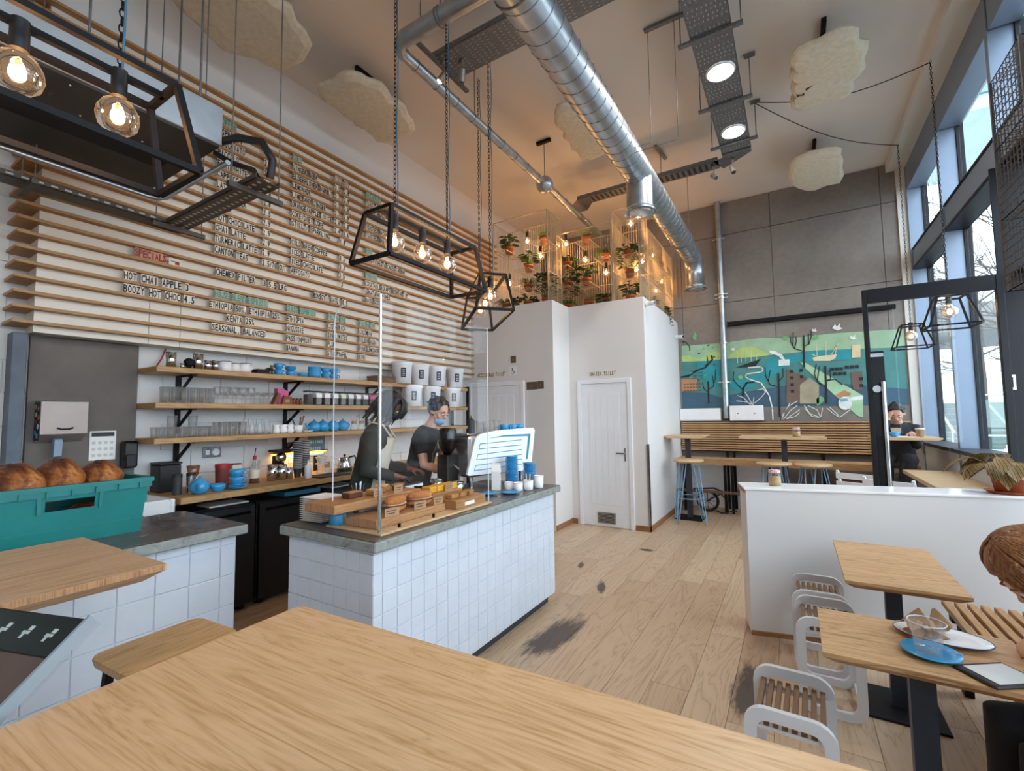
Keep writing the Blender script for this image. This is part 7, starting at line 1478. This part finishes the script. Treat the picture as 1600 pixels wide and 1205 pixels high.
def hand(m, wrist, d, palm_n, curl=.5, s=1.0, side=1):
    """palm, four unequal fingers with two bends, thumb off the side; d: wrist to knuckles, palm_n: out of the palm"""
    w = Vector(wrist); d = Vector(d).normalized(); n = Vector(palm_n); n = (n-d*n.dot(d)).normalized(); a = d.cross(n)*side
    m.tube([w-d*.02*s, w+d*.02*s], [.024*s, .025*s], 10)
    loft(m, [(w, a*.026*s, n*.017*s), (w+d*.04*s, a*.036*s, n*.016*s), (w+d*.085*s, a*.040*s, n*.013*s)], 12)
    for i, (o, L) in enumerate(((-.030, .066), (-.010, .076), (.010, .071), (.029, .056))):
        p = w+d*.078*s+a*o*s; q = p; dd = d.copy(); pts = [p-d*.015*s, p]
        for k in range(3):
            c = curl*(.55, .8, .6)[k]; dd = (dd*math.cos(c)+n*math.sin(c)).normalized(); nn = dd; q = q+dd*L*s*(.42, .33, .25)[k]; pts.append(q)
            n2 = n-dd*n.dot(dd); n = n2.normalized() if n2.length > .05 else n
        n = Vector(palm_n); n = (n-d*n.dot(d)).normalized()
        m.tube(pts, [.0095*s, .0095*s, .009*s, .0082*s, .007*s], 8)
    t0 = w+d*.022*s-a*.024*s; m.tube([t0, t0+(d*.5-a*.8+n*.25).normalized()*.034*s, t0+(d*.5-a*.8+n*.25).normalized()*.034*s+(d*.85-a*.25+n*.45).normalized()*.03*s, t0+(d*.5-a*.8+n*.25).normalized()*.034*s+(d*.9+n*.6).normalized()*.052*s], [.013*s, .012*s, .0105*s, .008*s], 8)
def person(label, J, skin, top, legs, face_dir, loc, sleeve=1.0, hair=None, hands=None, seated=False, voxel=.009, curl=.6):
    """J: world joints; loc: where the feet or seat rest"""
    t = thing('person', label, 'person', loc); o = Vector(loc); J = {k: Vector(v)-o for k, v in J.items()}
    bf, bl, bu = frame(J['bf'] + o if False else J['bf']+o, (0, 0, 1)); ax = (J['neck']-J['pelvis']).normalized(); side = (J['shl']-J['shr']).normalized(); dep = side.cross(ax).normalized()
    b = MB()
    # torso core, neck
    loft(b, [(J['pelvis'], side*.14, dep*.09), (J['pelvis'].lerp(J['neck'], .45), side*.12, dep*.085), (J['pelvis'].lerp(J['neck'], .85), side*.14, dep*.09), (J['neck'], side*.07, dep*.06)])
    f, l, u = frame(face_dir); H = J['head']
    b.tube([J['neck']-ax*.05, J['neck'].lerp(H-u*.06, .6), H-u*.04-f*.01], [.062, .054, .056], 12)
    def hp(x, y, z): return H+f*x+l*y+u*z
    def hball(c, r, sc, n=16, mm=12):
        k = len(b.v); b.ball((0, 0, 0), r, n, mm, sc); b.v[k:] = [tuple(hp(c[0]+v[0], c[1]+v[1], c[2]+v[2])) for v in b.v[k:]]
    hball((-.012, 0, .025), .1, (.98, .78, .92)); hball((.022, 0, -.03), .072, (.85, .82, 1.15)); hball((.045, 0, -.078), .034, (.95, 1.1, .8))
    hball((.078, 0, .015), .03, (.5, 1.7, .55)); hball((.095, 0, -.022), .017, (1.0, .85, .8)); hball((.088, 0, -.002), .011, (.9, .7, 2.4)); hball((.081, 0, -.058), .016, (.55, 1.5, .8))
    for s in (-1, 1): hball((-.008, s*.079, -.008), .026, (.7, .35, 1.15), 10, 8); hball((.055, s*.05, -.022), .025, (.6, .7, .8), 10, 8)
    # arms
    for sd, k in (('l', 1), ('r', -1)):
        S, E, Wr = J['sh'+sd], J['el'+sd], J['wr'+sd]
        b.tube([J['neck'].lerp(S, .6)-ax*.03, S, S.lerp(E, .5), E, E.lerp(Wr, .3), Wr], [.055, .052, .044, .038, .040, .026], 12)
        hd = (hands or {}).get(sd, ((Wr-E).normalized(), (0, 0, -1))); hand(b, Wr, hd[0], hd[1], curl, 1.0, k)
        Hp, K, A = J['hip'+sd], J['kn'+sd], J['an'+sd]; b.tube([Hp, Hp.lerp(K, .5), K, K.lerp(A, .3), A], [.085, .075, .052, .052, .036], 10)
    body = weld(b.build('body', skin, t), voxel)
    c = MB()
    loft(c, [(J['pelvis']-ax*.06, side*.175, dep*.125), (J['pelvis']+ax*.06, side*.170, dep*.122), (J['pelvis'].lerp(J['neck'], .45), side*.162, dep*.115), (J['pelvis'].lerp(J['neck'], .75), side*.185, dep*.122), (J['pelvis'].lerp(J['neck'], .92), side*.165, dep*.10), (J['neck']+ax*.005, side*.078, dep*.07)], 20)
    for sd in 'lr':
        S, E, Wr = J['sh'+sd], J['el'+sd], J['wr'+sd]
        if sleeve >= 1: c.tube([J['neck'].lerp(S, .55)-ax*.035, S-ax*.005, S.lerp(E, .5), E, E.lerp(Wr, .45), E.lerp(Wr, .9)], [.068, .07, .063, .056, .052, .041], 14)
        else: c.tube([J['neck'].lerp(S, .55)-ax*.035, S-ax*.005, S.lerp(E, .4), S.lerp(E, sleeve*1.0)], [.066, .066, .060, .058], 14)
    weld(c.build('top', top, t), .013, 3)
    g = MB(); loft(g, [(J['pelvis']+ax*.05, side*.166, dep*.118), (J['pelvis']-ax*.05, side*.172, dep*.125), ((J['hipl']+J['hipr'])/2-Vector((0, 0, .03)), side*.15, dep*.11)])
    for sd in 'lr':
        Hp, K, A = J['hip'+sd], J['kn'+sd], J['an'+sd]; g.tube([Hp, Hp.lerp(K, .5), K, K.lerp(A, .5), A+(K-A).normalized()*.02], [.105, .09, .070, .066, .058], 12)
    weld(g.build('trousers', legs, t), .014, 3)
    for sd in 'lr':
        A = J['an'+sd]; ff = Vector((J['bf'].x+o.x, J['bf'].y+o.y, 0)).normalized(); sh = MB(); rr = ff.cross(Vector((0, 0, 1)))
        base = A.copy(); base.z = -loc[2]+.002
        loft(sh, [(base-ff*.08+Vector((0, 0, .04)), rr*.03, Vector((0, 0, .038))), (base-ff*.02+Vector((0, 0, .05)), rr*.04, Vector((0, 0, .048))), (base+ff*.08+Vector((0, 0, .035)), rr*.046, Vector((0, 0, .033))), (base+ff*.17+Vector((0, 0, .025)), rr*.035, Vector((0, 0, .022)))], 12).build('shoe', 'shoe_dark', t)
    # face details
    for s in (-1, 1):
        m = MB(); k = len(m.v); m.ball((0, 0, 0), .0115, 10, 8); m.v = [tuple(hp(.079+v[0], s*.031+v[1], .0+v[2])) for v in m.v]; e = m.build('eye', 'eye_white', t)
        m = MB(); m.ball((0, 0, 0), .006, 8, 6); m.v = [tuple(hp(.0875+v[0], s*.031+v[1], -.001+v[2])) for v in m.v]; m.build('iris', 'eye_dark', e)
        MB().tube([hp(.088, s*.014, .024), hp(.091, s*.03, .03), hp(.078, s*.048, .024)], [.003, .0045, .003], 6).build('eyebrow', hair or 'hair_dark', t)
    MB().tube([hp(.078, -.024, -.060), hp(.088, -.008, -.057), hp(.0885, 0, -.058), hp(.088, .008, -.057), hp(.078, .024, -.060)], [.002, .005, .0045, .005, .002], 6).build('lips', 'lip_skin', t)
    return t, hp, J, (side, dep, ax)
for nm, c in (('skin_light', '#d9a78c'), ('skin_tan', '#c79273'), ('skin_deep', '#7d5440'), ('hair_dark', '#1e1a18'), ('hair_black', '#131214'), ('hair_auburn', '#8a5a36'), ('lip_skin', '#a8645a'), ('eye_white', '#e8e4de'), ('eye_dark', '#2a1c14'), ('shoe_dark', '#1c1c1f')): plain(nm, c, .55, var=.08, nscale=20)
plain('sweat_olive', '#34322d', .95, var=.12, nscale=40, bump=.2); plain('tee_black', '#1e1f22', .9, var=.1, nscale=40, bump=.2); plain('denim_dark', '#1f232c', .9, var=.1, nscale=60); plain('apron_cream', '#c7bda8', .9, var=.06, nscale=30); plain('mask_blue', '#8fb6dc', .8, var=.05, nscale=30); plain('mask_black', '#1a1a1d', .8); plain('knit_beige', '#c3ab95', .95, var=.1, nscale=60, bump=.3); plain('jacket_navy', '#23272f', .85, var=.1, nscale=30)
def hair_cap(t, hp, mat, strands, seed=1, length=.0, vol=1.0, nm='hair'):
    """skull cap that leaves the face free, with locks on top"""
    m = MB(); k = 0; m.ball((0, 0, 0), .104*vol, 20, 14, (.98, .80, .93))
    vs = []
    for x, y, z in m.v:
        X, Y, Z = x-.014, y, z+.03
        if X > .045 and Z < .075: X = .045+(X-.045)*.2
        if X > .0 and Z < .03: X = min(X, .01)
        if Z < -.045+length*-1: Z = max(Z, -.045-length)
        vs.append(tuple(hp(X, Y, Z)))
    m.v = vs; r = random.Random(seed)
    for i in range(strands):
        a = r.uniform(-2.6, 2.6)+PI; e = r.uniform(.1, 1.4); R = .098*vol
        x, y, z = R*math.cos(e)*math.cos(a)*.98-.014, R*math.cos(e)*math.sin(a)*.82, R*math.sin(e)*.93+.03; d = Vector((x, y, z-.03)).normalized()*.5+Vector((r.uniform(-.5, .5)-.2, r.uniform(-.5, .5), r.uniform(-.3, .4)))
        m.tube([hp(x, y, z), hp(x+d.x*.014, y+d.y*.014, z+d.z*.014), hp(x+d.x*.026, y+d.y*.026, z+d.z*.022-.006)], [.012, .011, .004], 6)
    return weld(m.build(nm, mat, t), .006, 2)
def stand(px_, py_, fwd, lean, head, hz=.93, chest=1.40, neck=1.49):
    f = Vector((fwd[0], fwd[1], 0)).normalized(); r = Vector((f.y, -f.x, 0)); P = Vector((px_, py_, hz)); N = Vector((px_, py_, neck))+f*lean; C = P.lerp(N, .86)
    J = {'bf': f, 'pelvis': P+Vector((0, 0, .04)), 'neck': N, 'head': Vector(head), 'shl': C-r*.185, 'shr': C+r*.185, 'hipl': P-r*.09, 'hipr': P+r*.09, 'knl': P-r*.1+Vector((0, 0, -.42))+f*.02, 'knr': P+r*.1+Vector((0, 0, -.42))+f*.02, 'anl': P-r*.1+Vector((0, 0, -.85)), 'anr': P+r*.1+Vector((0, 0, -.85))}
    return J, f, r
# barista with dreadlocks
J, f, r = stand(-2.98, 2.56, (.82, .57), .12, (-2.84, 2.70, 1.635))
J.update(elr=J['shr']+Vector((0, 0, -.27))+r*.04-f*.03, ell=J['shl']+Vector((0, 0, -.27))-r*.03+f*.02); J.update(wrr=J['elr']+f*.22+Vector((0, 0, -.05))-r*.05, wrl=J['ell']+f*.22+Vector((0, 0, -.03))+r*.05)
t, hp, Jl, (sd_, dp_, ax_) = person('barista in dark sweatshirt and cream apron behind the steel screen post', J, 'skin_deep', 'sweat_olive', 'denim_dark', (.75, .45, -.50), (-2.98, 2.56, 0), 1.0, 'hair_black')
hair_cap(t, hp, 'hair_black', 40, 3, .03, 1.12)
rr = random.Random(8); dm = MB()
for i in range(46):
    a = rr.uniform(.75, 2*PI-.75)+0.0; y, x = math.sin(a)*.088, math.cos(a)*.1-.014; z = rr.uniform(-.01, .07); L = rr.uniform(.10, .19)
    dm.tube([hp(x*.9, y*.9, z+.03), hp(x*1.1, y*1.12, z-.02), hp(x*1.15+rr.uniform(-.01, .01), y*1.16, z-L*.6), hp(x*1.1+rr.uniform(-.03, .02), y*1.1, z-L)], [.011, .012, .011, .006], 6)
for i in range(7):
    y = rr.uniform(-.08, .08); dm.tube([hp(.05, y*.5, .11), hp(.10, y, .08), hp(.12, y*1.2, .02), hp(.115, y*1.25, -.05)], [.010, .011, .010, .005], 6)
tag(dm.build('dreadlocks', 'hair_black', t), kind='stuff')
m = MB(); loft(m, [(hp(.03, 0, -.025), (hp(0, .083, 0)-hp(0, 0, 0)), (hp(.075, 0, 0)-hp(0, 0, 0))), (hp(.035, 0, -.06), (hp(0, .075, 0)-hp(0, 0, 0)), (hp(.07, 0, 0)-hp(0, 0, 0))), (hp(.03, 0, -.10), (hp(0, .05, 0)-hp(0, 0, 0)), (hp(.05, 0, 0)-hp(0, 0, 0)))], 18); m.build('face_mask', 'mask_black', t)
def apron(t, J, side, dep, ax, f, mat):
    m = MB(); P, N = J['pelvis'], J['neck']; n_ = Vector((f.x, f.y, 0)); d = dep if dep.dot(n_) > 0 else -dep; rows = []
    for q, w in ((.86, .08), (.72, .115), (.5, .14), (.3, .16), (.05, .17), (-.35, .18), (-.75, .185)):
        c = P.lerp(N, q) if q > 0 else P+Vector((0, 0, q*.6)); rows.append([c+side*w*s+d*(.142-.06*abs(s)**2) for s in (-1, -.5, 0, .5, 1)])
    vs = [p for row in rows for p in row]; vs2 = [p+d*.006 for p in vs]; k = len(vs)
    fs = [(i*5+j, i*5+j+1, (i+1)*5+j+1, (i+1)*5+j) for i in range(6) for j in range(4)]; m._add(vs2, fs, True); m._add(vs, [tuple(reversed(q)) for q in fs], True)
    a = m.build('apron', mat, t)
    for s in (-1, 1): MB().tube([P.lerp(N, .86)+side*.075*s+d*.128, N+side*.07*s+d*.04+ax*.01, N-d*.085+side*.03*s+ax*.01], .008, 6).build('neck_strap', mat, a)
apron(t, Jl, sd_, dp_, ax_, f, 'apron_cream')
mm = MB(); [mm.bar(Jl['neck'].lerp(Jl['pelvis'], .25)-f*(.03-.018*q)+r*.195, Jl['neck'].lerp(Jl['pelvis'], .25)-f*(.018-.018*q)+r*.195, .012, .003) for q in range(5)]; tag(mm.build('chest_print', 'apron_cream', t), kind='stuff')
# barista with lowered blue mask
J, f, r = stand(-2.97, 3.14, (.93, .36), .13, (-2.78, 3.235, 1.60), .92, 1.38, 1.46)
J.update(elr=J['shr']+Vector((0, 0, -.25))+f*.06+r*.05, ell=J['shl']+Vector((0, 0, -.25))+f*.10-r*.02); J.update(wrr=Vector((-2.50, 3.02, 1.10)), wrl=Vector((-2.55, 3.17, 1.20)))
t, hp, Jl, (sd_, dp_, ax_) = person('barista in black t-shirt with a blue mask under the chin', J, 'skin_light', 'tee_black', 'denim_dark', (.88, .05, -.38), (-2.97, 3.14, 0), .62, 'hair_dark', {'r': ((.85, .1, -.35), (0, 0, -1)), 'l': ((.7, -.4, -.3), (-.2, -.3, -1))})
hair_cap(t, hp, 'hair_dark', 70, 5, 0, 1.06)
m = MB(); rows = []
for z, x0, w in ((-.045, .092, .05), (-.065, .100, .062), (-.09, .092, .062), (-.115, .07, .05), (-.125, .045, .035)): rows.append([hp(x0-.055*abs(s)**1.8, w*s, z) for s in (-1, -.66, -.33, 0, .33, .66, 1)])
vs = [p for row in rows for p in row]; fs = [(i*7+j, i*7+j+1, (i+1)*7+j+1, (i+1)*7+j) for i in range(4) for j in range(6)]; m._add(vs, fs, True); m._add([p-(hp(.003, 0, 0)-hp(0, 0, 0)) for p in vs], [tuple(reversed(q)) for q in fs], True); mk = m.build('face_mask', 'mask_blue', t)
for s in (-1, 1): MB().tube([hp(.04, s*.052, -.05), hp(.02, s*.078, -.02), hp(-.02, s*.083, .01), hp(-.028, s*.080, -.02)], .0018, 5).build('ear_loop', 'paper', mk)
# man reading at the window
f = Vector((-.25, -.97, 0)).normalized(); r = Vector((f.y, -f.x, 0)); P = Vector((1.10, 7.46, .98)); N = Vector((1.085, 7.36, 1.40)); C = P.lerp(N, .84)
J = {'bf': f, 'pelvis': P, 'neck': N, 'head': Vector((1.075, 7.27, 1.515)), 'shl': C-r*.185, 'shr': C+r*.185, 'hipl': P-r*.09-Vector((0, 0, .04)), 'hipr': P+r*.09-Vector((0, 0, .04)), 'knl': P-r*.10+f*.40-Vector((0, 0, .06)), 'knr': P+r*.10+f*.40-Vector((0, 0, .06)), 'anl': P-r*.1+f*.38-Vector((0, 0, .50)), 'anr': P+r*.1+f*.38-Vector((0, 0, .50))}
J.update(elr=Vector((.90, 7.13, 1.295)), wrr=Vector((.985, 7.20, 1.45)), ell=J['shl']+f*.12+Vector((0, 0, -.20)), wrl=Vector((1.17, 7.04, 1.285)))
t, hp, Jl, q_ = person('person in dark jacket reading at the window with head on hand', J, 'skin_light', 'jacket_navy', 'denim_dark', (-.15, -.85, -.50), (1.10, 7.46, .46), 1.0, 'hair_dark', {'r': ((.25, .1, .9), (.8, .3, .2)), 'l': ((0, -.9, -.1), (0, 0, -1))})
hair_cap(t, hp, 'hair_dark', 50, 9, 0, 1.05)
for nm in ('knit_shirt',): MB().prism([(-.05, 0), (.05, 0), (.03, -.14), (-.03, -.14)], 0, .004, 'Y').build('collar_insert', 'apron_cream', t, Jl['neck']+f*.10-Vector((0, 0, .06)), (0, 0, 0))
st = thing('bar_stool', 'dark bar stool under the person at the window', 'stool', (1.10, 7.46, 0)); MB().cyl((0, 0, .84), .17, .03, 20).build('seat', 'charcoal', st)
for a in (.8, 2.4, 3.9, 5.5): MB().bar((.1*math.cos(a), .1*math.sin(a), .84), (.2*math.cos(a), .2*math.sin(a), 0), .02).build('leg', 'black_metal', st)
MB().tube([(.16*math.cos(2*PI*i/16), .16*math.sin(2*PI*i/16), .46) for i in range(16)], .009, 6, closed=True).build('foot_ring', 'black_metal', st)
cup((.99, 6.92, 1.2455), 'blue_glaze', 'blue cup on the table of the person at the window', 'cup', None, .05, .055, .5); t2 = thing('paper_cup', 'kraft paper cup on the table of the person at the window', 'cup', (1.22, 6.90, 1.2455)); MB().lathe([(0, 0), (.032, 0), (.042, .09), (.044, .092), (.04, .09), (.03, .004)], n=16).build('cup', 'kraft', t2); MB().lathe([(.0445, .09), (.0445, .10), (.03, .102), (0, .102)], n=16).build('lid', 'label_cream', t2)
t2 = thing('open_book', 'open white magazine under the person reading at the window', 'magazine', (1.10, 6.90, 1.2455), .1); MB().box((-.10, -.07, 0), (0, .07, .006), .002).build('page_block', 'paper', t2); MB().box((0, -.07, 0), (.10, .07, .006), .002).build('page_block', 'paper', t2)
# reader at the front right table
f = Vector((-.97, -.1, 0)).normalized(); r = Vector((f.y, -f.x, 0)); P = Vector((.98, 2.13, .56)); N = Vector((.78, 2.12, .955)); C = P.lerp(N, .84)
J = {'bf': f, 'pelvis': P, 'neck': N, 'head': Vector((.635, 2.125, 1.035)), 'shl': C-r*.17, 'shr': C+r*.17, 'hipl': P-r*.08-Vector((0, 0, .03)), 'hipr': P+r*.08-Vector((0, 0, .03)), 'knl': P-r*.11+f*.42-Vector((0, 0, .04)), 'knr': P+r*.11+f*.42-Vector((0, 0, .04)), 'anl': P-r*.1+f*.40-Vector((0, 0, .48)), 'anr': P+r*.1+f*.40-Vector((0, 0, .48))}
J.update(elr=J['shr']+f*.02+Vector((0, 0, -.19))+r*.03, ell=J['shl']+f*.02+Vector((0, 0, -.19))-r*.03); J.update(wrr=Vector((.72, 2.24, .79)), wrl=Vector((.70, 2.0, .775)))
t, hp, Jl, q_ = person('seated person in beige knit bent over the e-reader', J, 'skin_light', 'knit_beige', 'tee_black', (-.60, -.06, -.82), (.98, 2.13, .452), 1.0, 'hair_auburn', {'r': ((-.8, -.2, -.1), (0, 0, -1)), 'l': ((-.9, .1, -.1), (0, 0, -1))})
def strands():
    m_, t_, b = _new('hair_strand'); n = _noise(t_, _coords(t_, (40, 40, 6)), 3.0, 5, .6); t_.links.new(_ramp(t_, n, [(.3, srgb('#5f3820')), (.6, srgb('#9a6638')), (.8, srgb('#bb8a55'))]), b.inputs['Base Color']); b.inputs['Roughness'].default_value = .5
strands()
hair_cap(t, hp, 'hair_strand', 30, 11, .02, 1.10)
hl = MB(); rr = random.Random(5)
for i in range(230):
    a = rr.uniform(-2.5, 2.5)+PI*0; e0 = rr.uniform(.8, 1.55); pts = []
    for k in range(6):
        e = e0-k*.26; R = .1175; pts.append(hp(R*math.cos(e)*math.cos(a+PI)*.98-.014, R*math.cos(e)*math.sin(a+PI)*.84, R*math.sin(e)*.94+.03))
    hl.tube(pts, [.003, .0045, .005, .005, .0045, .002], 5)
tag(hl.build('hair_locks', 'hair_strand', t), kind='stuff')
